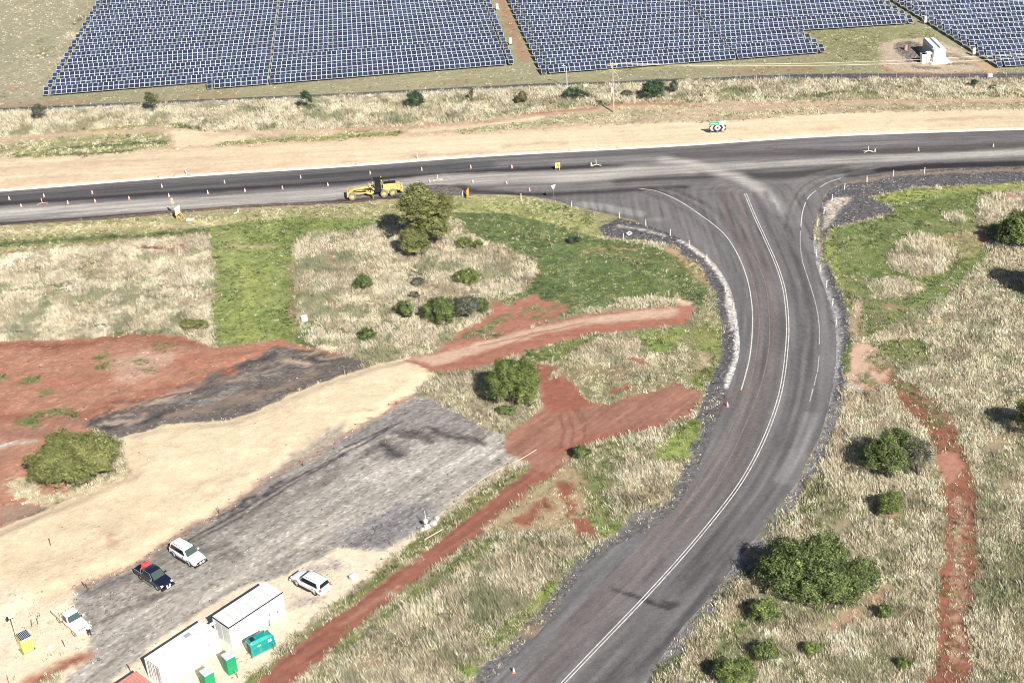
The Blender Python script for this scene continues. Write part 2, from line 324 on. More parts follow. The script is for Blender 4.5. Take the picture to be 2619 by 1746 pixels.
# south of the highway
lay(road_low[:12]+PF((1480, 555), (1300, 520), (1180, 500), (1000, 500), (870, 512), (700, 520), (480, 535), (330, 550), (130, 575), (0, 585), (-120, 592)), (.30, .28, .14), .4, .5, dry=.25, grn=.45, h=.25)
stroke(PF((-100, 545), (0, 536), (200, 522), (480, 512), (640, 505)), 2.0, (.42, .36, .20), .8, .6, dry=.5, grn=.2, h=.2)
stroke(PF((-100, 568), (0, 561), (150, 550), (330, 540), (480, 530)), 2.2, GRNS, .8, .7, grn=.95, h=.3)
stroke(PF((-100, 585), (0, 580), (130, 568), (300, 552), (400, 545)), 1.2, (.27, .19, .11), .8, .7, grn=.2, dry=.2, h=.2)
stroke(PF((-100, 530), (304, 498), (790, 468), (900, 462)), 1.3, (.30, .24, .16), .7, .6, dry=.1, grn=.15, h=.2)
lay(PF((1040, 465), (1160, 460), (1280, 470), (1360, 498), (1395, 540), (1370, 548), (1250, 512), (1150, 490), (1060, 488)), (.31, .32, .13), .6, .6, grn=.8, dry=.15, h=.25)
# left straw field
lay(PF((-120, 592), (0, 583), (130, 573), (330, 552), (470, 538), (488, 560), (496, 640), (487, 700), (495, 790), (473, 790), (422, 776), (338, 766), (270, 773), (0, 783), (-120, 786)), (.42, .37, .27), .3, .5, dry=.95, grn=.02, h=.55)
for ln, w in [(PZ(4, (570, 200), (450, 240), (430, 310), (500, 340), (780, 350), (1100, 330)), .5), (PZ(4, (600, 220), (540, 260), (560, 300), (800, 310)), .4), (PZ(4, (100, 430), (500, 380)), 1.6), (PZ(4, (850, 480), (1250, 470)), 1.5), (PZ(4, (1150, 400), (1420, 440)), .5)]:
    stroke(ln, w, (.22, .2, .13), .5, .6, dry=.5, grn=.25, h=.25)
stroke(PZ(4, (950, 135), (1150, 150)), 1.6, RED, .6, .8, dry=.25, h=.3)
stroke(PZ(4, (1240, 110), (1250, 150)), .8, RED, .6, .8, dry=.25, h=.3)
# mown green lane
lay(PF((480, 520), (560, 508), (690, 498), (870, 505), (905, 520), (850, 520), (830, 535), (760, 530), (700, 560), (678, 640), (680, 700), (688, 760), (700, 795), (640, 790), (500, 797), (487, 720), (497, 640), (484, 560)), (.20, .24, .08), .3, .5, grn=.95, dry=.04, h=.3)
stroke(PZ(4, (1600, 130), (1860, 130)), 1.0, (.38, .27, .19), .7, .5, grn=.3)
stroke(PZ(4, (1640, 260), (1750, 450), (1600, 640), (1750, 780)), 3.5, (.29, .31, .10), 1.5, 2, grn=.9, h=.25, op=.7)
stroke(PZ(4, (2000, 250), (1980, 500), (2040, 760)), .8, (.2, .15, .09), .7, .7, grn=.3)
# middle straw field
lay(PF((680, 565), (715, 532), (745, 535), (752, 562), (785, 572), (825, 528), (870, 516), (1000, 540), (1100, 545), (1160, 572), (1200, 588), (1232, 600), (1228, 640), (1180, 680), (1130, 698), (1135, 722), (1040, 780), (1000, 802), (950, 820), (870, 825), (780, 815), (720, 800), (695, 780), (690, 720), (680, 640)), (.40, .34, .235), .3, .6, dry=.9, grn=.04, h=.6)
for ln, w in [(PZ(5, (0, 280), (400, 290), (700, 390), (950, 430)), .6), (PZ(5, (550, 400), (900, 450)), 2.2), (PZ(5, (-350, 260), (-200, 380)), .9), (PZ(5, (620, 270), (400, 270)), .8)]:
    stroke(ln, w, (.27, .21, .14), .7, .9, dry=.35, grn=.12, h=.25)
stroke(PZ(4, (2240, 130), (2260, 250)), .8, (.3, .17, .11), .6, .7, dry=.3)
stroke(PZ(4, (2100, 640), (2040, 780), (2120, 800)), 1.2, GRNS, .7, 1, grn=.9, h=.4)
stroke(PZ(5, (250, 850), (550, 820)), 1.0, (.24, .24, .12), .7, .9, grn=.5, dry=.4, h=.4)
stroke(PZ(5, (580, 190), (680, 190)), 1.1, GRNS, .7, .9, grn=.7, dry=.2, h=.4)
# deep green verge east of the tree
lay(PF((1035, 490), (1070, 487), (1160, 490), (1250, 508), (1370, 545), (1480, 562), (1562, 588), (1606, 616), (1636, 664), (1658, 700), (1664, 757), (1663, 800), (1600, 760), (1600, 700), (1560, 692), (1480, 690), (1420, 698), (1300, 722), (1262, 715), (1225, 690), (1160, 698), (1150, 692), (1195, 672), (1232, 640), (1236, 605), (1170, 568), (1080, 535)), (.10, .14, .055), .3, .6, grn=.95, dry=.04, h=.3)
stroke(PZ(5, (1500, 100), (1800, 160), (2000, 230)), 2.5, (.17, .18, .07), 1.2, 1.5, grn=.8, dry=.2, h=.25, op=.6)
stroke(PZ(5, (1630, 190), (1800, 150)), .5, (.42, .26, .17), .5, .6, op=.8)
stroke(PZ(5, (1880, 145), (2040, 150)), .5, (.42, .26, .17), .5, .6, op=.8)
stroke(PZ(5, (2230, 160), (2339, 190)), .9, (.46, .27, .18), .5, .6)
stroke(PZ(6, (0, 200), (80, 280), (160, 350), (190, 400)), 1.4, (.38, .28, .15), .8, .8, grn=.4, dry=.2)
stroke(PZ(5, (2339, 300), (2000, 200), (1750, 180)), 1.6, (.2, .2, .08), 1, 1, grn=.8, dry=.2, h=.3, op=.6)
stroke(PZ(5, (1900, 500), (2000, 505), (2100, 490), (2300, 500)), 1.5, (.44, .36, .24), .6, .8, dry=.95, grn=.05, h=.7)
# red soil, left
lay(PF((-120, 786), (0, 783), (270, 773), (338, 765), (422, 775), (473, 789), (500, 798), (560, 790), (640, 778), (700, 795), (790, 812), (790, 850), (560, 900), (300, 960), (215, 990), (150, 1150), (100, 1178), (0, 1222), (-120, 1260)), REDLT, .4, .5, rock=.04, streak=1)
stroke(PZ(4, (0, 800), (400, 820), (900, 740), (1300, 790)), 2.4, RED, 1.2, 1.5, op=.8, streak=1)
stroke(PZ(4, (0, 1040), (500, 1060), (900, 1000), (1400, 900), (1900, 830)), 3.0, (.33, .14, .095), 1.6, 2, op=.7, streak=1)
stroke(PZ(4, (0, 1290), (500, 1300), (900, 1180), (1400, 1020)), 2.0, RED, 1.2, 1.5, op=.7, streak=1)
stroke(PZ(4, (0, 1400), (250, 1390), (500, 1330)), 2.2, (.25, .13, .1), 1.2, 1, op=.9, streak=1)
stroke(PZ(7, (0, 60), (120, 30)), 3, (.30, .16, .11), 1.2, 1, streak=1)
lay(PZ(4, (760, 900), (900, 870), (1150, 830), (1250, 840), (1150, 960), (900, 1060), (760, 1050)), (.44, .29, .22), 1, 1.4, rock=.15, op=.8)
for x, y, w in [(200, 1050, 2.0), (410, 1270, 2.0), (200, 1330, 2.2), (700, 950, 1.8), (700, 880, .8), (960, 930, 1.2), (1010, 980, .8), (320, 1140, 1.1), (1130, 810, .9), (8, 1050, 1), (290, 1295, 1.2), (460, 1290, .9), (810, 725, 1.0)]:
    stroke(PZ(4, (x-20, y), (x+20, y-6)), w, (.13, .16, .06), .8, 1.3, grn=.65, h=.35)
stroke(PZ(4, (0, 1500), (100, 1475)), 1.0, (.42, .40, .36), .6, .8)
stroke(PZ(4, (150, 1468), (230, 1450)), .6, (.42, .36, .3), .6, .8)
lay(PZ(7, (0, 380), (200, 350), (300, 400), (110, 490), (0, 520)), (.3, .2, .15), .6, .8, rock=.1, streak=1)
stroke(PZ(7, (150, 450), (400, 350), (600, 260), (850, 130)), .7, (.16, .13, .11), .5, .5, rock=.2)
# blackened band of millings
lay(PZ(4, (560, 1340), (800, 1250), (1000, 1190), (1150, 1140), (1350, 1080), (1420, 1010), (1560, 940), (1750, 900), (1870, 810), (2000, 830), (2339, 880), (2500, 900), (2480, 960), (2339, 1010), (2150, 1070), (2000, 1130), (1850, 1200), (1700, 1280), (1550, 1315), (1350, 1330), (1100, 1350), (950, 1400), (830, 1435), (700, 1400)), (.13, .11, .10), .4, .6, rock=.12, streak=1)
stroke(PZ(4, (600, 1350), (1000, 1200), (1400, 1080), (1700, 920), (1950, 860), (2250, 920)), .9, (.055, .05, .052), .6, .7, streak=1)
stroke(PZ(4, (700, 1370), (1000, 1310), (1150, 1260)), 1.0, (.05, .047, .05), .6, .7)
stroke(PZ(4, (1150, 1290), (1500, 1220), (1900, 1100), (2150, 1000)), 1.3, (.26, .19, .14), .9, 1, op=.7, streak=1)
stroke(PZ(4, (1150, 1190), (1450, 1180), (1600, 1100)), 1.2, (.22, .21, .19), .8, .8, op=.8)
stroke(PZ(4, (1950, 910), (2100, 930)), .9, (.5, .38, .28), .6, .7, op=.8)
lay(PZ(4, (1480, 990), (1560, 945), (1640, 975), (1560, 1010)), RED, .4, .4)
# pale haul pad of crushed stone
sand_low = [F(1001, 859), F(984, 872), F(950, 906), F(900, 936), F(849, 970), F(781, 1007), F(693, 1058), F(608, 1106), F(507, 1176), F(422, 1224), F(304, 1302), F(169, 1352)]
lay(PF((280, 1004), (330, 990), (372, 977), (524, 964), (580, 948), (625, 926), (676, 903), (730, 880), (790, 862), (870, 835), (940, 820), (985, 838))+sand_low+PF((150, 1410), (205, 1470), (190, 1505), (70, 1568), (-100, 1660), (-160, 1300), (-100, 1255), (0, 1213), (101, 1173), (180, 1140), (297, 1089), (292, 1040)), SAND, .3, .5, rock=.01)
lay(PZ(7, (0, 900), (300, 1000), (480, 960), (620, 1180), (600, 1300), (200, 1500), (100, 1568), (-200, 1700), (-300, 1000)), CREAMW, 1.2, 1, rock=.02, dry=.05, grn=.03, h=.25)
stroke(PZ(7, (300, 1000), (900, 760), (1300, 520), (1700, 260), (2050, 60)), 2.2, (.50, .36, .25), 1.4, 1.2, op=.45, rock=.12)
stroke(PZ(7, (860, 840), (1200, 580), (1500, 420)), .9, (.40, .26, .2), .8, .6, op=.6, rock=.3)
stroke(PZ(7, (760, 570), (780, 640)), .9, (.40, .24, .17), .8, 1, op=.7)
stroke(PZ(5, (350, 1210), (480, 1170)), .9, (.36, .18, .12), .7, .8)
lay(PZ(7, (60, 180), (160, 170), (330, 290), (600, 250), (860, 100), (860, 150), (600, 290), (350, 370), (220, 340), (80, 300)), (.5, .42, .28), .6, .8, dry=.35, h=.3)
lay(PF((40, 1680), (140, 1560), (190, 1440), (480, 1340), (700, 1260), (900, 1255), (780, 1380), (640, 1490), (520, 1660)), CREAMW, .6, .5, rock=.04)
# yard
yard = sand_low[1:]+PF((175, 1400), (210, 1450), (205, 1500), (150, 1568), (60, 1660), (200, 1660), (260, 1560), (320, 1515), (400, 1445), (480, 1395), (560, 1345), (640, 1325), (700, 1296), (790, 1262), (882, 1272), (984, 1208), (1068, 1137), (1136, 1086), (1220, 1042), (1166, 1050), (1160, 1020), (1163, 994), (1100, 985), (1050, 950), (1000, 915), (960, 910))
lay(yard, GREY, .3, .5, rock=.03, streak=2)
lay(PZ(8, (0, 540), (300, 380), (640, 330), (640, 430), (560, 500), (300, 680), (0, 650)), (.20, .19, .19), 1, 1.2, rock=.25, streak=2)
lay(PZ(7, (1000, 950), (1500, 600), (2339, 120), (2339, -200), (2000, 0), (1700, 250), (1300, 520), (900, 800), (560, 960), (600, 1050)), (.215, .195, .175), 1.2, 1, streak=2, op=.8)
lay(PZ(5, (600, 1170), (800, 1250), (1000, 1380), (900, 1440), (600, 1440), (300, 1420), (0, 1520), (0, 1450), (250, 1330), (450, 1180)), (.20, .185, .175), .8, .9, streak=2)
stroke(PZ(5, (270, 1500), (400, 1530)), 3.4, (.05, .045, .048), 1.6, 1.8, op=.95)
stroke(PZ(5, (620, 1370), (750, 1420), (950, 1460)), .9, (.07, .062, .062), .7, .8)
stroke(PZ(5, (400, 1400), (600, 1440)), 1.3, (.07, .06, .058), .8, 1.2, op=.85)
for ln in (PZ(7, (1260, 610), (1600, 420), (2000, 180), (2339, 10)), PZ(7, (1360, 590), (1700, 400), (2100, 150), (2339, 20)), PZ(5, (0, 1520), (250, 1400), (430, 1320)), PZ(5, (0, 1550), (150, 1480), (330, 1370))):
    stroke(ln, .32, (.055, .05, .052), .25, .25)
stroke(PZ(7, (1500, 440), (1750, 300), (1900, 210)), .8, (.07, .06, .062), .5, .9)
for k_ in range(26):
    u_ = rnd.uniform(0, 1); v_ = rnd.uniform(-60, 330); x_ = 620+u_*1650; y_ = 1010-u_*900+v_*.7
    stroke(PZ(7, (x_, y_), (x_+rnd.uniform(60, 200), y_-rnd.uniform(30, 110))), rnd.uniform(.25, .8), rnd.choice([(.12, .105, .095), (.15, .13, .115), (.34, .31, .275)]), .5, .8, op=rnd.uniform(.4, .8), streak=2)
for k_ in range(16):
    x_ = rnd.uniform(0, 900); y_ = rnd.uniform(1230, 1480); stroke(PZ(5, (x_, y_), (x_+rnd.uniform(60, 220), y_-rnd.uniform(-40, 60))), rnd.uniform(.25, .7), rnd.choice([(.10, .09, .085), (.13, .11, .1), (.30, .27, .25)]), .5, .9, op=rnd.uniform(.4, .8))
for k_ in range(60):
    u_ = rnd.uniform(0, 1); x_ = 640+u_*1650; y_ = 1330-u_*480+rnd.uniform(-90, 90); stroke(PZ(4, (x_, y_), (x_+rnd.uniform(60, 220), y_-rnd.uniform(10, 60))), rnd.uniform(.25, .7), rnd.choice([(.06, .052, .052), (.3, .2, .15), (.24, .22, .2), (.4, .31, .24)]), .5, .9, op=rnd.uniform(.4, .8))
# loose edge of stones along the sand pad
stroke(sand_low[2:], .8, (.30, .20, .155), .4, .9, rock=.5, op=.75)
for ln, w, c in [(PZ(7, (680, 1030), (960, 870)), .25, (.06, .055, .05)), (PZ(7, (1180, 1080), (1500, 930), (1900, 720), (2150, 590)), .3, (.13, .11, .10)), (PZ(7, (620, 1520), (980, 1260)), .3, (.15, .12, .11)), (PZ(7, (700, 1140), (1100, 980)), .9, (.13, .11, .10)),
                 (PZ(7, (1300, 700), (1560, 620)), .9, (.12, .105, .1)), (PZ(7, (950, 990), (1250, 940)), .8, (.12, .09, .08)), (PZ(7, (560, 960), (880, 830)), .9, (.13, .12, .12))]:
    stroke(ln, w, c, .4, .5, op=.8)
lay(PZ(7, (520, 980), (900, 900), (900, 1000), (760, 1100), (600, 1130)), (.30, .27, .24), .9, .9, rock=.5, op=.7)
stroke(PZ(8, (300, 200), (700, 60), (1100, 0)), 2.5, (.42, .39, .35), 1.6, 1.2, op=.85, streak=2)
stroke(PZ(7, (1100, 1100), (1900, 700), (2339, 470)), 3.6, (.38, .345, .30), 1.6, 1.2, op=.75, streak=2)
# cream apron round the sheds
lay(PZ(8, (0, 650), (300, 690), (560, 520), (640, 540), (480, 660), (350, 720), (200, 850), (100, 900), (0, 980), (-200, 1100))+PF((640, 1478), (560, 1560), (520, 1660), (200, 1660), (260, 1565), (400, 1450), (480, 1400), (640, 1335), (700, 1305)), CREAMW, .7, .8, rock=.04)
stroke(PZ(7, (2150, 800), (2280, 780)), 2.2, (.30, .27, .25), 1, 1, op=.8, rock=.3)
stroke(PZ(7, (2050, 1000), (2150, 990)), 1.5, (.28, .25, .25), 1, 1, op=.8, rock=.3)
stroke(PZ(7, (190, 1568), (380, 1470), (590, 1375)), 1.6, REDLT, .8, .8, streak=1)
stroke(PZ(7, (250, 1560), (540, 1390)), .6, RED, .6, .6, streak=1)
# grass bank between yard and red track
lay(PZ(8, (1380, 20), (1200, 130), (1000, 250), (700, 450), (560, 530), (400, 700), (100, 950), (0, 1020))+PF((700, 1462), (610, 1530), (560, 1568), (500, 1660), (590, 1640), (600, 1568), (640, 1518), (700, 1470))+PZ(8, (0, 1090), (200, 950), (500, 720), (800, 500), (1000, 340), (1300, 100)), (.17, .17, .07), .3, .5, grn=.75, dry=.2, h=.4)
stroke(PZ(8, (1330, 10), (1100, 130), (800, 330), (600, 520)), .8, (.50, .42, .32), .5, .6, rock=.3, dry=.2)
# red track
rt_up = [F(1300, 1040), F(1260, 1050)]+PZ(8, (1300, 100), (1000, 340), (800, 500), (500, 720), (200, 950), (0, 1090))+PF((640, 1512), (590, 1568), (500, 1655))
rt_lo = PF((600, 1655), (672, 1568), (710, 1535))+PZ(8, (0, 1290), (100, 1200), (400, 970), (700, 750), (950, 560), (1100, 420), (1300, 250), (1480, 160), (1540, 120), (1600, 30))
lay(rt_up+rt_lo, (.245, .10, .068), .3, .45, streak=3)
stroke(PZ(8, (0, 1180), (200, 1030), (400, 920)), .5, (.40, .22, .16), .6, .5, op=.7)
# ground under and beside the red junction
lay(PZ(5, (1130, 1400), (1280, 1310), (1370, 1240), (1340, 1080), (1330, 960), (1280, 925), (1480, 940), (1560, 1050), (1640, 1130), (1700, 1190), (1850, 1200), (2000, 1130), (2200, 1095), (2290, 1030), (2339, 1050))+PZ(6, (30, 1075), (130, 1105), (165, 1120), (110, 1250), (20, 1310))+PZ(5, (2339, 1305), (2200, 1360), (2000, 1400), (1800, 1450), (1650, 1500), (1600, 1568))+PZ(8, (1600, 40), (1500, 160), (1300, 110), (1230, 30), (1140, 10))+PZ(5, (1110, 1500)), (.28, .14, .10), .3, .5, streak=3)
lay(PZ(5, (1330, 940), (1500, 950), (1600, 1080), (1720, 1210), (1560, 1250), (1400, 1250), (1370, 1100)), (.26, .10, .07), .5, .5)
stroke(PZ(5, (1450, 1520), (1900, 1400), (2339, 1320)), 1.6, (.27, .105, .075), .9, .6, streak=3)
for ln in (PZ(5, (1490, 1250), (1520, 1380), (1500, 1500)), PZ(5, (1540, 1250), (1590, 1380), (1570, 1500)), PZ(5, (1590, 1240), (1660, 1350), (1670, 1420), (1640, 1480)), PZ(5, (1620, 1230), (1680, 1340))):
    stroke(ln, .3, (.19, .085, .06), .25, .25)
# upper red and sand trail
lay(PZ(5, (660, 840), (820, 705), (950, 640), (1030, 600), (1020, 510), (1100, 505), (1130, 550), (1200, 510), (1320, 458), (1400, 500), (1520, 520), (1560, 565), (1450, 625), (1200, 705), (950, 790), (700, 860)), (.33, .15, .105), .4, .6, rock=.03, streak=1)
for x, y, w in [(1060, 650, 1.2), (1140, 610, 1.0), (1300, 560, 1.2), (900, 740, 1.0), (760, 770, 1.0), (1440, 560, 1.0), (1000, 690, 1.0), (1350, 610, .8)]:
    stroke(PZ(5, (x-30, y+8), (x+30, y-8)), w, (.15, .16, .07), .8, 1, grn=.5, h=.3)
lay(PZ(5, (430, 910), (600, 865), (800, 800), (950, 765), (1200, 700), (1500, 630), (1700, 590), (2000, 560), (2200, 543), (2339, 528))+PZ(6, (30, 530), (100, 580), (70, 650), (0, 672))+PZ(5, (2100, 690), (1900, 712), (1700, 735), (1450, 800), (1300, 850), (1100, 910), (900, 965), (720, 990), (600, 985)), (.32, .14, .095), .4, .5, streak=1)
lay(PZ(5, (460, 905), (700, 850), (1000, 770), (1300, 690), (1700, 610), (2100, 565), (2339, 545), (2300, 610), (2000, 640), (1700, 660), (1400, 720), (1100, 810), (850, 880), (650, 950)), (.49, .34, .25), .7, .6, streak=1)
for ln in (PZ(5, (950, 810), (1300, 730), (1650, 655)), PZ(5, (1000, 860), (1350, 770), (1700, 690)), PZ(5, (620, 960), (900, 900), (1150, 800), (1300, 720))):
    stroke(ln, .3, (.28, .12, .085), .3, .3, op=.8)
lay(PZ(6, (0, 490), (60, 500), (110, 560), (60, 650), (0, 660)), (.36, .15, .11), .6, .6)
stroke(PZ(6, (0, 510), (60, 520)), 1.2, (.55, .42, .30), .6, .5)
# wedge between trail and junction
lay(PZ(5, (1250, 860), (1400, 805), (1700, 738), (2100, 693), (2339, 675))+PZ(6, (120, 600), (190, 420), (255, 500), (290, 640), (305, 800), (280, 900), (225, 1040), (165, 1115), (100, 1095), (20, 1070))+PZ(5, (2339, 1020), (2200, 1090), (2000, 1125), (1850, 1195), (1700, 1180), (1640, 1120), (1560, 1030), (1480, 930), (1300, 920)), (.25, .23, .13), .3, .6, dry=.4, grn=.35, h=.4)
lay(PZ(5, (1270, 860), (1500, 790), (1750, 730), (1900, 730), (1650, 820), (1500, 920), (1350, 920)), (.14, .17, .05), .5, .8, grn=.85, dry=.1, h=.35)
lay(PZ(5, (1640, 820), (1850, 740), (2080, 760), (2080, 860), (2250, 870), (2100, 960), (1800, 960), (1600, 900)), (.42, .36, .24), .5, .9, dry=.85, grn=.06, h=.6)
lay(PZ(5, (2020, 720), (2339, 690), (2339, 780), (2200, 850), (2090, 850)), (.20, .25, .07), .5, .9, grn=.9, dry=.1, h=.35)
lay(PZ(6, (60, 700), (200, 650), (290, 720), (300, 860), (240, 1000), (170, 1110), (60, 1060), (130, 900), (80, 800)), (.21, .24, .075), .5, .9, grn=.9, dry=.08, h=.35)
lay(PZ(6, (0, 800), (60, 830), (30, 950), (0, 960)), (.42, .36, .25), .5, .6, dry=.8, h=.5)
lay(PZ(6, (120, 850), (210, 850), (200, 950), (120, 980)), (.42, .34, .22), .5, .7, dry=.7, h=.4)
stroke(PZ(5, (1500, 980), (1850, 1010), (2000, 960)), 3.0, (.26, .19, .12), 1.2, 1.4, dry=.4, grn=.3, h=.3, op=.7)
stroke(PZ(5, (1860, 1110), (1970, 1080)), 1.3, RED, .6, .7)
stroke(PZ(5, (1990, 900), (2100, 930)), .8, (.3, .14, .1), .6, .7, dry=.2)
# between red track and side road
lay(rt_lo[3:][::-1]+PZ(5, (1600, 1568), (1650, 1500), (1800, 1450), (2000, 1400), (2200, 1360), (2339, 1305))+PZ(6, (60, 1315), (240, 1315), (250, 1330), (150, 1568))+PZ(9, (-10, 250))+PZ(8, (2339, 250), (2100, 450), (1760, 640), (1690, 800), (1530, 930), (1250, 1180), (900, 1560))+PF((900, 1660), (600, 1650)), (.27, .25, .15), .3, .5, dry=.6, grn=.3, h=.6)
lay(PZ(8, (1280, 960), (1000, 1230), (850, 1480), (700, 1600), (0, 1640), (0, 1480), (400, 1060), (820, 790), (1050, 620), (1500, 590), (1640, 690), (1620, 780), (1420, 880)), (.38, .33, .22), .6, .9, dry=.95, grn=.04, h=.8)
lay(PZ(8, (0, 1300), (400, 1010), (780, 730), (960, 600), (1110, 560), (1120, 600), (850, 770), (420, 1060), (0, 1400)), (.15, .17, .065), .5, .8, grn=.85, dry=.12, h=.4)
stroke(PZ(8, (250, 1350), (600, 1200), (700, 1100)), 3.0, (.20, .20, .11), 1.5, 2, dry=.45, grn=.4, h=.5, op=.8)
stroke(PZ(8, (1300, 700), (1250, 950), (1150, 1000)), 1.8, (.24, .20, .14), 1, 1.4, dry=.5, grn=.05, h=.5, op=.8)
for ln, w in [(((1690, 730), (1600, 800)), 1.6), (((1500, 780), (1560, 760)), 1.0), (((1450, 900), (1380, 980), (1250, 1080)), 1.4), (((1300, 1060), (1160, 1200), (1050, 1290)), 1.9), (((1000, 1250), (1050, 1300), (990, 1380)), 1.2), (((830, 1480), (920, 1490)), 1.5), (((1700, 400), (1780, 530), (1900, 500)), 2.0)]:
    stroke(PZ(8, *ln), w, (.20, .26, .065), .6, .8, grn=.95, h=.35)
lay(PZ(8, (1560, 80), (1660, 120), (1720, 330), (1700, 420), (1600, 440), (1500, 530), (1250, 530), (1000, 520), (1100, 420), (1300, 260), (1480, 150)), (.33, .25, .15), .6, .8, dry=.3, grn=.2, h=.2)
lay(PZ(8, (1470, 210), (1590, 200), (1600, 260), (1560, 300), (1600, 400), (1560, 430), (1480, 270)), RED, .5, .7, grn=.06)
lay(PZ(8, (1170, 490), (1190, 440), (1340, 340), (1390, 310), (1430, 400), (1340, 400), (1310, 490)), RED, .6, .9, grn=.06, dry=.05)
lay(PZ(8, (1560, 440), (1690, 430), (1700, 500), (1770, 570), (1590, 570), (1620, 520)), RED, .4, .6)
lay(PZ(8, (1150, 370), (1200, 300), (1260, 270), (1280, 300)), RED, .6, .8)
lay(PZ(5, (2140, 1568), (2300, 1350))+PZ(6, (60, 1315), (240, 1320), (180, 1450), (120, 1540))+PZ(8, (2270, 60), (2180, 40)), (.21, .26, .07), .5, .8, grn=.95, h=.35)
lay(PZ(5, (1620, 1560), (1780, 1470), (1850, 1430), (1950, 1500), (1900, 1568))+PZ(8, (1850, 150), (1700, 100)), (.18, .19, .09), .6, .9, grn=.6, dry=.3, h=.5)
lay(PZ(8, (1830, 260), (1960, 100), (2100, 60), (2250, 60), (2339, 150), (2200, 330), (2050, 360), (1930, 420)), (.42, .36, .23), .6, .9, dry=.9, grn=.1, h=.7)
lay(PZ(8, (1660, 130), (1850, 130), (1820, 280), (1900, 480), (1760, 560), (1700, 440)), (.16, .19, .07), .6, .9, grn=.8, dry=.15, h=.5)
lay(PZ(8, (1920, 480), (2000, 390), (2160, 370), (2060, 560), (1760, 680), (1640, 820), (1760, 800), (1680, 900), (1560, 900), (1340, 1150), (1130, 1420), (900, 1600), (870, 1540), (1130, 1330), (1400, 1060), (1530, 915), (1690, 790), (1760, 640)), (.17, .16, .15), .4, .6, rock=.35, dry=.08, h=.3)
# rock shoulders beside the side road
lay(PZ(5, (1760, 0), (1900, -60), (2339, 60))+PZ(6, (60, 130), (200, 230), (300, 360), (380, 520), (430, 700), (420, 880), (370, 1000), (340, 1130), (260, 1330), (100, 1310), (150, 1200), (190, 1085), (270, 900), (290, 700), (255, 500), (200, 390), (140, 260), (0, 185))+PZ(5, (2300, 140), (2050, 90), (1800, 70)), ROCKS, .3, .4, rock=.9)
stroke([F(1562, 553)]+PZ(6, (90, 150), (180, 225), (250, 290), (310, 400), (340, 500), (370, 620), (395, 740), (390, 850), (350, 980), (315, 1090)), .75, (.55, .53, .5), .3, .4, rock=.4)
stroke(PZ(6, (265, 310), (320, 440), (335, 560), (350, 700)), .5, (.5, .48, .45), .3, .4, rock=.3)
stroke(PZ(5, (1900, -10), (2000, 10), (2200, 60)), .7, (.4, .37, .34), .4, .5, rock=.5)
lay([F(1900, 438), F(1933, 420), F(1991, 407), F(2052, 396), F(2200, 386), F(2560, 376)]+PF((2560, 412), (2352, 419), (2160, 428), (2085, 434), (2030, 444), (1998, 453), (2040, 470), (2055, 488), (2010, 500), (1960, 512), (1905, 525), (1905, 556))+PZ(6, (990, 200), (1060, 345), (1120, 480), (1155, 640), (1165, 800), (1130, 1000), (1120, 1190), (1040, 1270), (990, 1330))+PF((1885, 985), (1870, 900), (1890, 600), (1880, 480)), ROCKS, .3, .4, rock=.9)
lay(PZ(3, (980, 1480), (1000, 1380), (1060, 1340), (1170, 1340), (1100, 1420), (1040, 1500), (980, 1560)), (.42, .37, .32), .6, .6, rock=.6)
stroke(PF((1905, 424), (2000, 411), (2052, 402), (2180, 395), (2352, 390), (2560, 384)), 1.2, (.22, .17, .13), .6, .5)
stroke(PZ(6, (910, 100), (930, 240), (990, 400), (1045, 560), (1070, 700), (1060, 900), (1020, 1100), (985, 1250), (900, 1450)), 1.1, (.30, .295, .30), .6, .4, rock=.1)
stroke(PZ(9, (800, 230), (620, 460), (400, 740), (250, 950), (80, 1150), (-150, 1450)), 1.0, (.25, .245, .25), .6, .4, rock=.1)
stroke(PZ(6, (1000, 1300), (900, 1500), (850, 1568)), .9, (.3, .28, .25), .6, .5, rock=.2)
stroke(PF((1660, 900), (1640, 960), (1608, 1048), (1565, 1135), (1500, 1200), (1372, 1270), (1318, 1330), (1284, 1380), (1248, 1430), (1188, 1495), (1110, 1568), (1010, 1680)), 2.6, (.12, .115, .115), .6, 1.0, rock=.5, dry=.08, h=.3)
# right-hand paddock
right_poly = PF((1905, 556), (1905, 525), (1960, 512), (2010, 500), (2055, 488), (2040, 470), (1998, 453), (2085, 434), (2352, 419), (2560, 411), (2560, 1680), (1490, 1680), (1500, 1568), (1575, 1450), (1660, 1352), (1720, 1280), (1768, 1216), (1850, 1110), (1880, 1050), (1905, 990), (1935, 926), (1944, 859), (1955, 791), (1953, 737), (1940, 683), (1920, 636))
lay(right_poly, (.30, .27, .18), .3, .5, dry=.75, grn=.14, h=.55)
lay(PF((1910, 555), (1907, 527), (2010, 502), (2058, 488), (2045, 470), (2000, 453), (2085, 435), (2352, 420), (2560, 412), (2560, 450), (2352, 448), (2260, 448), (2240, 490), (2250, 520), (2330, 500), (2330, 530), (2270, 560))+PZ(6, (2080, 200), (1900, 400), (1750, 530), (1600, 560), (1450, 540), (1320, 590), (1250, 700), (1220, 740), (1175, 600), (1165, 490), (1110, 400), (1060, 330), (985, 190)), (.14, .18, .065), .4, .6, grn=.9, dry=.05, h=.3)
lay(PF((2000, 453), (2085, 436), (2352, 421), (2560, 413), (2560, 428), (2352, 436), (2150, 448), (2060, 470), (2030, 462)), (.27, .30, .095), .6, .6, grn=.95, h=.25)
lay(PZ(6, (985, 190), (1060, 330), (1130, 470), (1170, 600), (1220, 560), (1160, 400), (1080, 260), (1060, 130), (1000, 60)), (.26, .29, .09), .6, .7, grn=.95, h=.3)
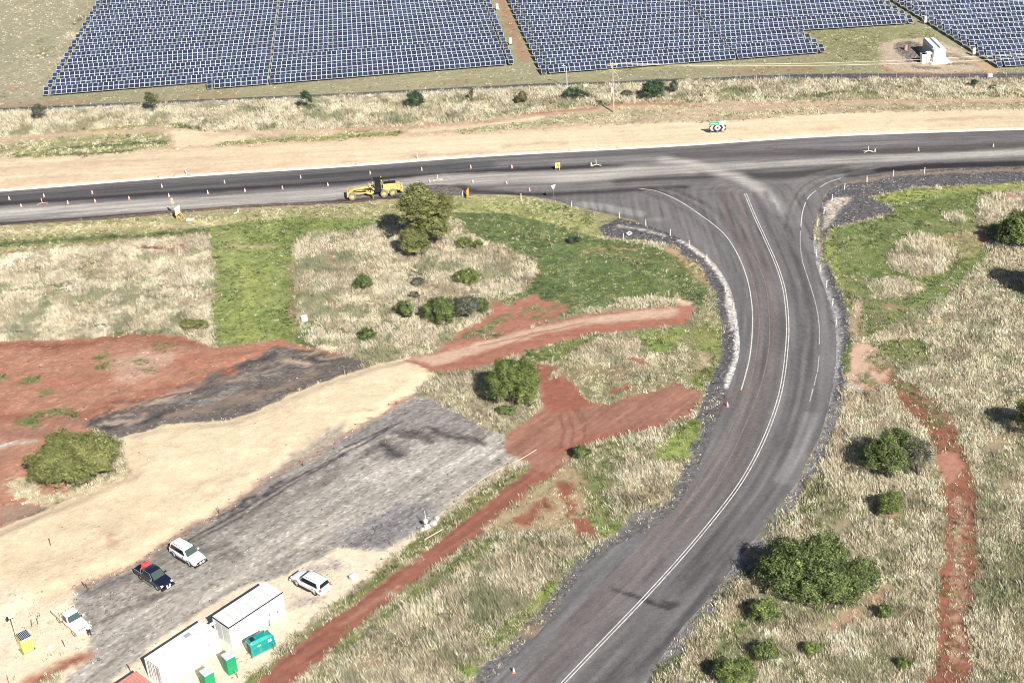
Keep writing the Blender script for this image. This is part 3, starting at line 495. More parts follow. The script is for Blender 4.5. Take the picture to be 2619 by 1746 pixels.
lay(PZ(3, (2040, 1420), (2060, 1340), (2339, 1280), (2500, 1280), (2500, 1420), (2339, 1420), (2200, 1500), (2080, 1490)), (.42, .34, .25), .5, .9, dry=.85, grn=.05, h=.6)
stroke(PZ(3, (2230, 1330), (2339, 1345)), 1.1, (.36, .17, .12), .6, .7, dry=.2)
lay(PZ(3, (1810, 1450), (1900, 1430), (1960, 1490), (1890, 1530), (1820, 1490)), (.42, .35, .24), .4, .7, dry=.95, h=.7)
lay(PZ(6, (1410, 205), (1470, 160), (1500, 120), (1570, 60), (1650, 50), (1800, 70), (1880, 220), (1800, 310), (1640, 335), (1450, 285)), (.48, .41, .28), .4, .6, dry=1, grn=0, h=.8)
lay(PZ(6, (1780, 60), (1960, 20), (2080, 0), (2085, 120), (1990, 200), (1880, 200)), (.30, .26, .12), .8, .9, dry=.4, grn=.4, h=.35)
stroke(PZ(6, (2050, 0), (2070, 110)), 1.4, (.34, .18, .12), .7, .6)
stroke(PZ(6, (1820, 75), (1960, 75)), .9, (.34, .18, .12), .7, .8, op=.8)
lay(PZ(6, (1290, 380), (1450, 330), (1600, 370), (1650, 430), (1560, 470), (1300, 500)), (.40, .35, .24), .5, .9, dry=.8, grn=.1, h=.5)
lay(PZ(6, (1170, 500), (1240, 470), (1250, 560), (1230, 640), (1220, 740), (1180, 800), (1170, 640)), (.42, .30, .21), .5, .6, dry=.15)
stroke(PZ(6, (1400, 540), (1560, 560)), .9, (.32, .17, .11), .6, .7, op=.8)
lay(PZ(6, (1230, 610), (1450, 560), (1620, 570), (1480, 650), (1330, 730), (1230, 745)), (.15, .17, .06), .5, .8, grn=.8, dry=.15, h=.35)
lay(PZ(6, (1280, 790), (1450, 760), (1700, 780), (1760, 850), (1660, 920), (1450, 925), (1340, 840)), (.15, .17, .06), .5, .9, grn=.8, dry=.15, h=.35)
lay(PZ(6, (1500, 640), (1800, 600), (1760, 760), (1400, 750), (1310, 745)), (.40, .35, .24), .6, 1, dry=.8, grn=.1, h=.55)
stroke(PZ(6, (1600, 650), (1790, 650)), .6, (.34, .18, .12), .5, .6, op=.8)
lay(PZ(6, (1160, 800), (1240, 775), (1330, 825), (1350, 880), (1440, 925), (1460, 1020), (1350, 1085), (1240, 1115), (1140, 1080), (1140, 960)), (.48, .33, .24), .4, .6, rock=.06)
stroke(PZ(6, (1310, 960), (1440, 960), (1430, 1040), (1260, 1110)), .9, (.38, .18, .12), .6, .6)
stroke(PZ(6, (1240, 1020), (1310, 1060)), 1.1, (.2, .2, .1), .7, .9, grn=.5)
stroke(PZ(6, (1140, 1070), (1200, 1100)), 1.2, (.33, .31, .28), .6, .6, rock=.3)
stroke(PZ(6, (1150, 780), (1130, 980)), .7, (.10, .13, .05), .4, .4, grn=.9)
lay(PZ(6, (1130, 1130), (1400, 1130), (1520, 1250), (1440, 1340), (1250, 1420), (1150, 1568), (900, 1560), (1000, 1330), (1100, 1200)), (.40, .34, .22), .6, .9, dry=.9, grn=.06, h=.65)
rtrack_up = PZ(6, (1430, 1010), (1500, 1030), (1620, 1100), (1750, 1180), (1840, 1300), (1900, 1430), (1960, 1568))+PZ(9, (1990, 150), (2030, 300), (2030, 480), (2010, 640), (2040, 740), (2000, 900), (1990, 1150), (1985, 1350), (1975, 1568))+PF((2225, 1660))
rtrack_lo = PF((2120, 1660))+PZ(9, (1690, 1568), (1715, 1400), (1740, 1150), (1760, 900), (1785, 700), (1800, 500), (1790, 300), (1770, 130), (1735, 0))+PZ(6, (1690, 1400), (1640, 1320), (1540, 1250), (1470, 1130))
lay(rtrack_up+rtrack_lo, (.225, .092, .06), .4, .8, dry=.07, grn=.22, h=.4)
lay(PZ(9, (1745, 0), (1880, 10), (1925, 100), (1900, 180), (1800, 230), (1760, 100)), (.38, .19, .13), .7, .7)
stroke(PZ(6, (1480, 1060), (1600, 1130), (1700, 1200), (1780, 1330)), 1.6, (.18, .14, .08), .8, 1, grn=.6, dry=.15, h=.4)
stroke(PZ(9, (1900, 330), (1880, 700), (1900, 1000), (1880, 1400)), .8, (.34, .22, .15), .7, .8, dry=.25, grn=.2, h=.3)
stroke(PZ(9, (2050, 740), (2010, 650)), 1.2, (.13, .14, .07), .7, .8, grn=.7)
for ln in (PZ(6, (1985, 420), (1978, 600), (1978, 860)), PZ(6, (1900, 480), (1900, 700))):
    stroke(ln, .3, (.14, .13, .085), .3, .4, dry=.15, h=.15)
lay(PZ(9, (2339, 500), (2200, 620), (2050, 900), (2020, 1150), (2500, 1300), (2500, 400)), (.22, .21, .13), .9, 1.5, dry=.6, grn=.4, h=.6)
lay(PZ(9, (1000, 1100), (1500, 1050), (1700, 1000), (1680, 1500), (900, 1560), (600, 1300), (700, 1150)), (.36, .31, .21), .8, 1, dry=.9, grn=.06, h=.6)
stroke(PZ(9, (1290, 1000), (1420, 930)), 1.2, (.36, .22, .15), .7, .8, dry=.2)
stroke(PZ(9, (1060, 1200), (1200, 1100)), 1.4, (.36, .22, .15), .7, .8, dry=.25)
stroke(PZ(9, (1380, 430), (1480, 435)), .8, (.36, .2, .14), .7, .8, dry=.25)
for ln, w in [(((950, 330), (1100, 260), (1080, 420)), 2.2), (((700, 330), (560, 560)), .9), (((850, 560), (950, 470)), 1.2), (((150, 1050), (60, 1200)), .9), (((600, 900), (700, 1000)), 1.6), (((250, 1150), (420, 1150), (300, 1350)), 2.0), (((250, 1400), (150, 1500)), 1.6), (((1500, 1380), (1560, 1440)), 1.5), (((1040, 1380), (900, 1350)), 1.2)]:
    stroke(PZ(9, *ln), w, (.14, .16, .07), .8, 1.2, grn=.65, dry=.25, h=.45)
lay(PZ(9, (1000, 0), (1200, 0), (1180, 200), (1000, 330), (850, 420), (740, 560), (700, 480), (820, 250), (900, 80)), (.42, .35, .21), .6, 1, dry=.95, grn=.03, h=.75)
lay(PZ(9, (440, 800), (520, 900), (420, 1060), (200, 1300), (-100, 1600), (-200, 1600), (0, 1300), (240, 950)), (.38, .32, .20), .6, 1, dry=.9, grn=.06, h=.7)

rq_ = random.Random(9)
stroke(PF((1925, 930), (1905, 985), (1880, 1050), (1850, 1108), (1770, 1216), (1718, 1282), (1662, 1358), (1590, 1440), (1500, 1560), (1420, 1680)), 1.6, (.16, .155, .155), .5, .8, rock=.35, dry=.1, h=.3)
for k_ in range(40):      # dark weeds crowding the edge of the seal
    u_ = rq_.uniform(0, 1); x_, y_ = np.interp(u_, [0, .3, .6, 1], [1890, 1790, 1650, 1480]), np.interp(u_, [0, .3, .6, 1], [1080, 1215, 1385, 1600]); x_ += rq_.uniform(6, 34)
    stroke(PF((x_, y_), (x_+rq_.uniform(-6, 14), y_-rq_.uniform(0, 16))), rq_.uniform(.7, 1.7), rq_.choice([(.09, .11, .05), (.14, .13, .09)]), .5, .9, grn=.7, dry=.2, h=.55)
for x0_, x1_, y0_, y1_, n_ in ((10, 480, 590, 770, 26), (700, 1210, 560, 800, 30), (1950, 2340, 600, 900, 22), (1600, 2080, 1180, 1560, 40), (2260, 2345, 900, 1560, 26), (820, 1330, 1260, 1520, 24), (1900, 2060, 930, 1100, 10), (0, 210, 20, 240, 14)):
    for k_ in range(n_):
        x_, y_ = rq_.uniform(x0_, x1_), rq_.uniform(y0_, y1_); ty = rq_.choice([0, 0, 1, 2, 3]); a_ = rq_.uniform(0, 3.1); l_ = rq_.uniform(6, 40)
        stroke(PF((x_, y_), (x_+l_*math.cos(a_), y_-l_*.5*math.sin(a_))), rq_.uniform(.5, 2.6), [(.15, .14, .09), (.14, .155, .075), (.30, .22, .15), (.42, .37, .27)][ty], .8, 1.6, dry=(.35, .3, .2, 1)[ty], grn=(.25, .6, .05, 0)[ty], h=(.3, .45, .25, .85)[ty], op=rq_.uniform(.5, .95))

# ------------------------------------------------------------------ evaluate the layers on any set of points
def paint(X, Y, base=(.30, .26, .17), layers=LAY, wobble=True):
    shp = X.shape; C = np.empty(shp+(3,), np.float32); C[:] = base
    A = {k: np.zeros(shp, np.float32) for k in ('dry', 'grn', 'h', 'rock')}; A['dry'][:] = .6; A['grn'][:] = .2; A['h'][:] = .5
    wx = (fbm(X*.45, Y*.45, 1, 4)-.5)*2; wy = (fbm(X*.45+50, Y*.45, 2, 4)-.5)*2
    wf = (fbm(X*2.1, Y*2.1, 9, 2)-.5)
    sA = fbm(X*.12, Y*1.6, 21, 4)-.5                      # streaks along the highway
    ca, sa = math.cos(math.radians(47)), math.sin(math.radians(47))
    sB = fbm((X*ca+Y*sa)*.10, (-X*sa+Y*ca)*1.3, 23, 4)-.5  # streaks along the yard
    sC = fbm((X*ca+Y*sa)*.16+9, (-X*sa+Y*ca)*2.2, 29, 4)-.5
    ST = [None, sA, sB, sC]
    for L in layers:
        kind, P, col, soft, wob, dry, grn, h, rock, op, streak = L[:11]; w = L[11]/2 if kind == 'l' else 0
        P_ = np.array(P); pad = w+soft+wob*1.5+1
        m = (X > P_[:, 0].min()-pad) & (X < P_[:, 0].max()+pad) & (Y > P_[:, 1].min()-pad) & (Y < P_[:, 1].max()+pad)
        if not m.any(): continue
        px, py = X[m]+wx[m]*wob, Y[m]+wy[m]*wob
        d = sdist(px, py, P) if kind == 'p' else w-ldist(px, py, P)
        d = d+wf[m]*min(wob, .8)*(1.0 if dry+grn < .3 else 2.6)
        k = np.clip(.5+d/(2*soft), 0, 1); k = k*k*(3-2*k)*op
        if streak: k = np.clip(k*(1+ST[streak][m]*(1.2 if kind == 'l' else 0)), 0, 1)
        cc = np.array(col, np.float32)[None, :]*np.ones((len(k), 1), np.float32)
        if streak: cc = cc*(1+ST[streak][m]*(.85, .30, .95, .7)[streak])[:, None]
        C[m] = C[m]*(1-k[:, None])+cc*k[:, None]
        for nm, val in (('dry', dry), ('grn', grn), ('h', h), ('rock', rock)): A[nm][m] = A[nm][m]*(1-k)+val*k
    return C, A
def grid(xs, ys):
    X, Y = np.meshgrid(xs, ys); nx, ny = len(xs), len(ys)
    i = np.arange(nx-1)[None, :]+np.arange(ny-1)[:, None]*nx
    f = np.stack([i, i+1, i+nx+1, i+nx], -1).reshape(-1, 4); return X, Y, f
far = lambda a, b, n: list(np.geomspace(a, b, n))
xs = np.array([-x for x in far(136, 3500, 12)][::-1]+list(np.arange(-135, 140, .27))+far(141, 3500, 12))
ys = np.concatenate([[-800, -200, 0, 60, 85], np.arange(95, 190, .24), np.arange(190, 260, .3), np.arange(260, 375, .42), far(377, 5000, 14)])
GX, GY, GF_ = grid(xs, ys)
GC, GA = paint(GX, GY)
big = fbm(GX*.05, GY*.05, 40, 4); med = fbm(GX*.6, GY*.6, 41, 4)
veg = np.clip(GA['dry']+GA['grn'], 0, 1)
GC *= (.88+.24*big)[..., None]*(1+(med-.5)*(.22+.5*veg))[..., None]
fine = fbm(GX*1.7, GY*1.7, 43, 3); redm = np.clip((GC[..., 0]/GC[..., 2]-2.1)/.8, 0, 1)*(1-veg)
GC *= (1+(fine-.5)*(.12+.75*veg+.30*redm))[..., None]
neu = np.clip((1.62-GC[..., 0]/GC[..., 2])/.25, 0, 1)*(1-veg)*(on_road < 0 if 'on_road' in globals() else 1)
f2 = fbm(GX*3.1, GY*3.1, 44, 2); f3 = fbm(GX*.9+7, GY*.9, 45, 4)
GC *= (1+neu*((f2-.5)*.55+(f3-.5)*.34))[..., None]; hg = _hash(np.round(GX*3.7), np.round(GY*4.1), 79); GC *= (1+neu*(.45*(hg > .93)-.4*(hg < .07)))[..., None]
pf = (_hash(np.round(GX*3.4), np.round(GY*3.4), 78) > .93)*redm*(GX < -28)*.8; GC = GC*(1-.35*pf[..., None])+np.array((.55, .38, .29))*(.35*pf[..., None])
GC *= (1-.24*np.clip(GA['dry']*GA['h']/.55, 0, 1))[..., None]  # shade under tall dry grass put into the soil colour
# loose stones and clods: scattered pale and dark grains in the soil
g1 = _hash(np.round(GX*3.7), np.round(GY*3.7), 77)
rk = np.clip(GA['rock']*2+.25, 0, 1); GC *= (1+rk*(.5*(g1 > .95)-.4*(g1 < .06)))[..., None]
relief = np.clip(GA['dry']+GA['grn']*.5, 0, 1)*.05*(fbm(GX*.8, GY*.8, 55, 3)-.5)
on_road = sdist(GX, GY, road_poly)
def heap(poly, edge, h0, amp, sc, sd):
    m = (GX > -140) & (GX < 20) & (GY < 215); out = np.zeros(GX.shape); d = sdist(GX[m], GY[m], poly); k = np.clip(d/edge, 0, 1); k = k*k*(3-2*k)
    out[m] = k*(h0+amp*(fbm(GX[m]*sc, GY[m]*sc, sd, 4)-.35)); return out
pad = PF((280, 1004), (372, 977), (524, 964), (625, 926), (730, 880), (870, 835), (940, 822), (985, 840))+sand_low+PF((60, 1400), (-100, 1480), (-100, 1255), (0, 1213), (101, 1173), (180, 1140), (297, 1089))
redp = PF((-120, 790), (0, 788), (270, 778), (420, 782), (560, 800), (640, 800), (480, 870), (300, 940), (215, 990), (60, 1000), (-120, 1000))
relief = relief+heap(pad, 2.6, .3, .55, .2, 71)+heap(redp, 2.5, .08, .5, .3, 72)
relief = np.where(on_road > -1.5, 0, relief)
GZ = relief; GZ = np.where(on_road > .6, -.05, GZ)
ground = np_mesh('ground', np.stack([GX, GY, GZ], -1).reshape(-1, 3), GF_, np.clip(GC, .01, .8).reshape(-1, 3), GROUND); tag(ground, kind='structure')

# ------------------------------------------------------------------ road
ROAD_Z = .03
RL = []
def rs(line, w, col, soft=.8, op=1.0): RL.append(('l', line, col, soft, .25, 0, 0, 0, 0, op, 0, w))
A0 = (.15, .142, .142)
rs(PF((-120, 458), (0, 448), (427, 414), (790, 391), (1119, 368), (1562, 343), (1900, 322), (2352, 306), (2560, 297)), 2.2, (.13, .125, .125), .8, .8)
rs(PZ(1, (-300, 1375), (0, 1350), (600, 1310), (1200, 1265), (2339, 1190))+PZ(2, (400, 1160), (1000, 1120)), 3.2, (.07, .067, .072), 1.2, .85)
rs(PZ(1, (-300, 1412), (0, 1388), (1000, 1322), (2339, 1237))+PZ(2, (400, 1205), (900, 1170), (1300, 1148), (1700, 1132), (1980, 1135)), 1.9, (.032, .029, .032), .8, .95)
rs(PZ(1, (-300, 1490), (0, 1458), (1000, 1400), (2339, 1315))+PZ(2, (300, 1270), (700, 1225), (1100, 1215), (1500, 1205), (2000, 1165), (2339, 1160)), 5.0, (.36, .335, .31), 1.1, .95)
rs(PZ(1, (-300, 1440), (0, 1412), (1000, 1352), (2339, 1272)), 1.2, (.17, .16, .16), .8, .7)
rs(PZ(1, (-300, 1548), (0, 1526), (500, 1495), (1000, 1455), (1600, 1415), (2339, 1372)), 1.7, (.045, .036, .034), .6, .95)
rs(PZ(2, (0, 1365), (400, 1340)), 1.6, (.06, .05, .045), .7, .9)
rs(PZ(2, (620, 1285), (720, 1290), (820, 1280)), 3.2, (.085, .075, .07), .8, .95)
rs(PZ(2, (850, 1295), (1200, 1320), (1400, 1325), (1800, 1305), (2150, 1280), (2339, 1275)), 1.5, (.04, .034, .033), .8, .9)
rs(PZ(2, (1100, 1265), (1500, 1260), (2000, 1240)), 2.2, (.21, .2, .19), 1, .7)
rs(PZ(2, (1900, 1235), (2150, 1210), (2339, 1205))+PZ(3, (200, 1210)), 2.4, (.055, .05, .05), 1.2, .8)
rs(PZ(2, (1500, 1110), (2000, 1080), (2339, 1100))+PZ(3, (150, 1135)), 2.4, (.23, .22, .215), 1.5, .75)
rs(PZ(3, (0, 1060), (500, 1045), (1200, 1035), (1800, 1010), (2400, 985)), 2.6, (.085, .075, .073), 1.2, .85)
rs(PZ(3, (300, 985), (900, 965), (1500, 950), (2339, 920)), 2.2, (.15, .14, .14), 1, .7)
rs(PZ(3, (100, 1140), (600, 1120), (1200, 1085), (1800, 1060), (2500, 1025)), 3.0, (.33, .31, .29), 1.0, .9)
rs(PZ(3, (600, 1010), (1400, 1040), (2000, 1020)), .8, (.05, .045, .045), .7, .5)
rs(PZ(3, (480, 1190), (700, 1195), (900, 1175), (1100, 1150)), 3.4, (.05, .045, .045), 1.3, .85)
rs(PZ(3, (1150, 1185), (1400, 1155), (1700, 1130), (2000, 1122), (2500, 1105)), 2.4, (.026, .022, .026), .6, .97)
rs(PZ(3, (-100, 1090), (60, 1110), (200, 1150), (380, 1200), (520, 1270), (620, 1350), (700, 1440)), 2.6, (.42, .395, .37), 1.3, .85)
rs(PZ(3, (250, 1230), (450, 1330), (650, 1420), (720, 1500)), 2.0, (.21, .2, .195), 1.6, .6)
rs(PZ(3, (-200, 1260), (0, 1290), (150, 1370), (260, 1480), (380, 1650)), .9, (.19, .175, .17), .8, .5)
rs(PZ(3, (-300, 1290), (-100, 1360), (60, 1450), (170, 1570)), .8, (.06, .055, .058), .8, .4)
rs(PZ(3, (750, 1380), (820, 1270), (980, 1210), (1300, 1165)), 1.0, (.2, .19, .185), .8, .5)
rs(PZ(2, (1650, 1390), (1800, 1410), (2030, 1455)), 2.4, (.24, .235, .225), .5, .9)
rs(PZ(2, (2130, 1495), (2180, 1490)), 1.6, (.22, .21, .2), .5, .8)
for k_ in range(13):      # sweeping tyre marks through the junction
    q = k_*14; rs(smooth(PZ(3, (-230+q, 1300-q*.2), (-60+q, 1340), (70+q*1.1, 1420), (150+q*1.2, 1500), (240+q*1.2, 1650)), 3), .35, rnd.choice([(.055, .05, .052), (.19, .18, .175)]), .3, rnd.uniform(.25, .6))
for k_ in range(8):
    q = k_*16; rs(smooth(PZ(3, (760-q, 1560), (800-q, 1400), (880-q, 1290-q*.3), (1050-q, 1210-q*.3), (1350, 1150-q*.5)), 3), .35, rnd.choice([(.05, .045, .047), (.2, .19, .185)]), .3, rnd.uniform(.25, .6))
# side road wheel paths, patches and a painted-in shadow bar
cl = [F(1712, 445), F(1735, 500), F(1758, 550), F(1785, 612), F(1802, 670), F(1809, 740), F(1807, 800), F(1797, 880), F(1778, 950), F(1745, 1030), F(1700, 1110), F(1640, 1190), F(1560, 1285), F(1475, 1378), F(1385, 1472), F(1295, 1566), F(1200, 1665)]
cls = smooth(cl, 6)
def offs(line, d):
    P = [np.array(p) for p in line]; out = []
    for i, p in enumerate(P):
        t = P[min(i+1, len(P)-1)]-P[max(i-1, 0)]; t = t/np.linalg.norm(t); out.append(tuple(p+np.array((-t[1], t[0]))*d))
    return out
for d, w, c, op in [(2.0, 1.2, (.145, .12, .118), .7), (4.2, 1.2, (.15, .125, .12), .6), (-1.6, 1.0, (.085, .08, .084), .7), (-3.4, 1.2, (.08, .075, .08), .6), (.9, .5, (.09, .085, .088), .5), (-5.6, 1.3, (.15, .147, .15), .6), (6.4, 1.4, (.14, .138, .142), .6), (3.1, .5, (.1, .085, .085), .5)]:
    rs(offs(cls, -d), w, c, .6, op)
rs(PZ(6, (880, 1290), (850, 1400), (790, 1568)), 2.0, (.22, .215, .215), .5, .8)
rs(PZ(9, (800, 0), (700, 190)), 2.0, (.23, .225, .225), .5, .85)
rs(PZ(6, (250, 1180), (310, 1160), (240, 1290)), .9, (.11, .06, .045), .7, .8)
rs(PZ(6, (330, 1125), (440, 1110)), 1.4, (.17, .12, .1), .9, .6)
rs(PZ(8, (1845, 930), (1990, 975), (2130, 1030), (2240, 1065)), .55, (.03, .028, .03), .25, .9)  # dark bar: shadow of something overhead, put into the asphalt colour
rs(PZ(8, (2230, 1030), (2270, 1035)), .9, (.04, .038, .04), .35, .85)  # blob near the bar's end, same shadow painted in
rs(PZ(8, (2190, 1010), (2250, 1040)), .4, (.045, .04, .042), .3, .85)  # short arm of the painted shadow bar
for ln, w in [(((1000, 1100+250), (1500, 1000)), .5), (((2060, 880), (2200, 720)), .4), (((1760, 1250), (1880, 1120)), .7), (((2000, 1500), (2300, 1200)), .6), (((1900, 1568), (2150, 1340)), .8)]:
    rs(PZ(8, *ln), w, (.07, .065, .068), .5, .6)
for ln, w in [(((0, 960), (180, 760)), .6), (((90, 900), (400, 600)), .4), (((0, 1150), (350, 700)), .5), (((-100, 1300), (250, 880)), .7)]:
    rs(PZ(9, *ln), w, (.065, .062, .066), .5, .6)
rs(PZ(8, (1250, 1568), (1600, 1150), (2000, 700), (2339, 380)), 1.8, (.135, .115, .11), 1.5, .6)
rs(PZ(8, (1130, 1568), (1400, 1250), (1700, 900), (2000, 620)), 1.8, (.17, .165, .17), .9, .6)
rx, ry = np.array(road_poly)[:, 0], np.array(road_poly)[:, 1]
gx = np.arange(rx.min()-1, rx.max()+1, .36); gy = np.arange(ry.min()-1, ry.max()+1, .36)
RX, RY, RF = grid(gx, gy); sd = sdist(RX, RY, road_poly).ravel()
fc = sd[RF].mean(1) > 0; RF = RF[fc]
used = np.unique(RF); remap = -np.ones(RX.size, int); remap[used] = np.arange(len(used)); RF = remap[RF]
VX, VY = RX.ravel()[used], RY.ravel()[used]
cnt = np.zeros(len(used), int); np.add.at(cnt, RF.ravel(), 1); edge = np.where(cnt < 4)[0]
rp = np.array(road_poly); rq = np.roll(rp, -1, 0)
for i in edge:
    p = np.array((VX[i], VY[i])); e = rq-rp; t = np.clip(((p-rp)*e).sum(1)/((e*e).sum(1)+1e-9), 0, 1); q = rp+e*t[:, None]
    j = ((q-p)**2).sum(1).argmin(); VX[i], VY[i] = q[j]
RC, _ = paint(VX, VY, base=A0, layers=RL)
# grain running with the traffic: along the highway, or along the side road
dh = ldist(VX, VY, [tuple(k) for k in kerb]); ds = ldist(VX, VY, cls); side_k = np.clip((dh-14)/10, 0, 1)
s1 = fbm(VX*.06, dh*2.2, 61, 4)-.5
arc = VY*.1
sgn = np.sign((VX-np.interp(VY, np.array(cls)[::-1, 1], np.array(cls)[::-1, 0])))
s2 = fbm(arc, (ds*sgn)*2.0+40, 62, 4)-.5
RC *= (1+(s1*(1-side_k)+s2*side_k)*1.05)[:, None]
RC *= (.9+.2*fbm(VX*.3, VY*.3, 63, 3))[:, None]
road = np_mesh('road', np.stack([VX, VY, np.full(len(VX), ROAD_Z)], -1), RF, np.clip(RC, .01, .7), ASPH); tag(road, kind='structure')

def ribbon(name, line, w, z, material, h=0, closed=False):
    P = [np.array(p) for p in line]; v = []; f = []
    for i, p in enumerate(P):
        t = P[min(i+1, len(P)-1)]-P[max(i-1, 0)]; t = t/(np.linalg.norm(t)+1e-9); n = np.array((-t[1], t[0]))*w/2
        a, b = p+n, p-n
        if h: v += [(a[0], a[1], -.05), (a[0], a[1], z+h), (b[0], b[1], z+h), (b[0], b[1], -.05)]
        else: v += [(a[0], a[1], z), (b[0], b[1], z)]
    k = 4 if h else 2
    for i in range(len(P)-1):
        for j in range(k-1): f.append((i*k+j, i*k+j+1, (i+1)*k+j+1, (i+1)*k+j))
    me = bpy.data.meshes.new(name); me.from_pydata(v, [], f); me.materials.append(material)
    bm = bmesh.new(); bm.from_mesh(me); bmesh.ops.recalc_face_normals(bm, faces=bm.faces)
    if not h and bm.faces and sum(fa.normal.z for fa in bm.faces) < 0: bmesh.ops.reverse_faces(bm, faces=bm.faces)
    bm.to_mesh(me); bm.free()
    o = bpy.data.objects.new(name, me); COL.objects.link(o); tag(o, kind='structure'); return o
PAINTW = mat('road_paint_white', (.56, .54, .52), .6, noise=.3, nscale=1.4)
PAINTF = mat('road_paint_faded', (.40, .385, .375), .7, noise=.35, nscale=1.0)
DUSTL = mat('faded_orange_line', (.20, .15, .13), .8, noise=.3, nscale=.8)
ribbon('kerb', offs([tuple(k) for k in kerb], .15), 1.05, 0, CONC, h=.12)
MZ = ROAD_Z+.004
ribbon('centre_line', offs(cls, .17), .13, MZ, PAINTW); ribbon('centre_line', offs(cls, -.17), .13, MZ, PAINTW)
le = smooth([F(1467, 433)]+[F(1510, 440), F(1560, 462), F(1606, 492), F(1660, 534), F(1693, 582), F(1716, 640), F(1727, 700), F(1728, 760), F(1722, 820), F(1710, 870), F(1702, 896)], 5)
ribbon('edge_line', le, .16, MZ, PAINTW)
re_ = [smooth(PZ(3, (1095, 1212), (1010, 1240), (950, 1275)), 4), smooth(PZ(3, (925, 1295), (885, 1330), (865, 1355)), 4), smooth(PZ(3, (855, 1375), (832, 1450), (820, 1568)), 4)]
for q in re_: ribbon('edge_line', q, .16, MZ, PAINTW)
ribbon('edge_line', smooth(PZ(6, (820, 0), (818, 120), (835, 240), (870, 350), (905, 460), (935, 580), (948, 700), (948, 800)), 4), .12, MZ, PAINTF)
for a, b in (((946, 880), (935, 990)), ((930, 1000), (912, 1080)), ((905, 1100), (882, 1190))): ribbon('edge_line', PZ(6, a, b), .13, MZ, PAINTF)
o1 = smooth(PZ(6, (470, 280), (510, 420), (535, 560), (537, 700), (520, 850), (490, 1010), (430, 1180), (330, 1400), (240, 1568)), 4)
o2 = smooth(PZ(6, (480, 180), (550, 300), (590, 430), (608, 620), (608, 780), (590, 920), (555, 1060), (500, 1220), (420, 1400), (340, 1568))+PZ(9, (210, 260), (40, 480)), 4)
ribbon('wheel_dust_line', o1, .14, MZ, DUSTL); ribbon('wheel_dust_line', o2, .14, MZ, DUSTL)
ribbon('wheel_dust_line', smooth(PZ(9, (210, 60), (60, 330), (-60, 500)), 3), .12, MZ, DUSTL)

# ------------------------------------------------------------------ grass, gravel
def lookup(A, x, y):
    ix = np.clip(np.searchsorted(xs, x), 0, len(xs)-1); iy = np.clip(np.searchsorted(ys, y), 0, len(ys)-1); return A[iy, ix]
X0, X1, Y0, Y1 = -131, 131, 98, 372
def in_view(x, y, pad=2.5):
    dz = -H; d = fw[1]*y+fw[2]*dz
    u = (rt2[0]*x+rt2[1]*y+rt2[2]*dz)/d*FPX; v = (up2[0]*x+up2[1]*y+up2[2]*dz)/d*FPX
    return (np.abs(u) < CX+pad*18) & (np.abs(v) < CY+pad*18)
def scatter(n, key, thin=True):
    x = NR.uniform(X0, X1, n); y = Y0+(Y1-Y0)*NR.uniform(0, 1, n)**1.25
    den = lookup(GA[key], x, y); clump = np.clip(-.25+2.3*fbm(x*.55, y*.55, 91+len(key), 4), .12, 1.3)
    keep = (NR.uniform(0, 1, n) < den*clump) & in_view(x, y) & (lookup(on_road, x, y) < -.3)
    return x[keep], y[keep]
def blades(name, key, n, nb, hmul, wid, cols, wts, label, leanamt=.45, hlo=.55):
    x, y = scatter(n, key); m = len(x); h = lookup(GA['h'], x, y)*hmul*NR.uniform(hlo, 1.25, m)*(.35+1.3*fbm(x*.75, y*.75, 97, 3))
    dist = np.hypot(y, H); wide = wid*(.65+.35*dist/150)
    ci = NR.choice(len(cols), m, p=wts); big_ = fbm(x*.12, y*.12, 95, 3)
    ci = np.where((big_ > .54) & (NR.uniform(0, 1, m) < .55), 0, ci); g_ = fbm(x*.22+31, y*.22, 98, 4); ci = np.where((g_ > .56) & (NR.uniform(0, 1, m) < (g_-.54)*7), len(cols)-1, ci); g2 = fbm(x*.3-31, y*.3, 99, 4); ci = np.where((g2 > .58) & (NR.uniform(0, 1, m) < .6), len(cols)-2, ci)
    base = np.array(cols)[ci]*(NR.uniform(.8, 1.18, m)*(.62+.76*fbm(x*.6, y*.6, 96, 3)))[:, None]
    sr = .10+.22*h
    X = np.repeat(x, nb)+NR.normal(0, 1, m*nb)*np.repeat(sr, nb); Y = np.repeat(y, nb)+NR.normal(0, 1, m*nb)*np.repeat(sr, nb)
    Hh = np.repeat(h, nb)*NR.uniform(.6, 1.1, m*nb); Wd = np.repeat(wide, nb)*NR.uniform(.7, 1.3, m*nb)
    th = NR.uniform(0, 2*np.pi, m*nb); la = NR.uniform(0, 2*np.pi, m*nb); ll = Hh*leanamt*NR.uniform(.1, 1, m*nb)
    wind = .18*Hh
    dx, dy = np.cos(th)*Wd/2, np.sin(th)*Wd/2
    lx, ly = np.cos(la)*ll-wind, np.sin(la)*ll+wind*.4
    z0 = np.full(m*nb, -.03)
    V = np.stack([np.stack([X-dx, Y-dy, z0], -1), np.stack([X+dx, Y+dy, z0], -1), np.stack([X+dx*.6+lx*.5, Y+dy*.6+ly*.5, Hh*.62], -1), np.stack([X+lx, Y+ly, Hh], -1)], 1).reshape(-1, 3)
    f = np.arange(m*nb*4).reshape(-1, 4)
    cc = np.repeat(np.repeat(base, nb, 0)*NR.uniform(.85, 1.15, (m*nb, 1)), 4, 0)
    V[:, 2] += np.repeat(np.maximum(0, lookup(GZ, X, Y)), 4)
    o = np_mesh(name, V, f, np.clip(cc, .01, .8), GRASS); tag(o, label, 'grass', kind='stuff'); return o
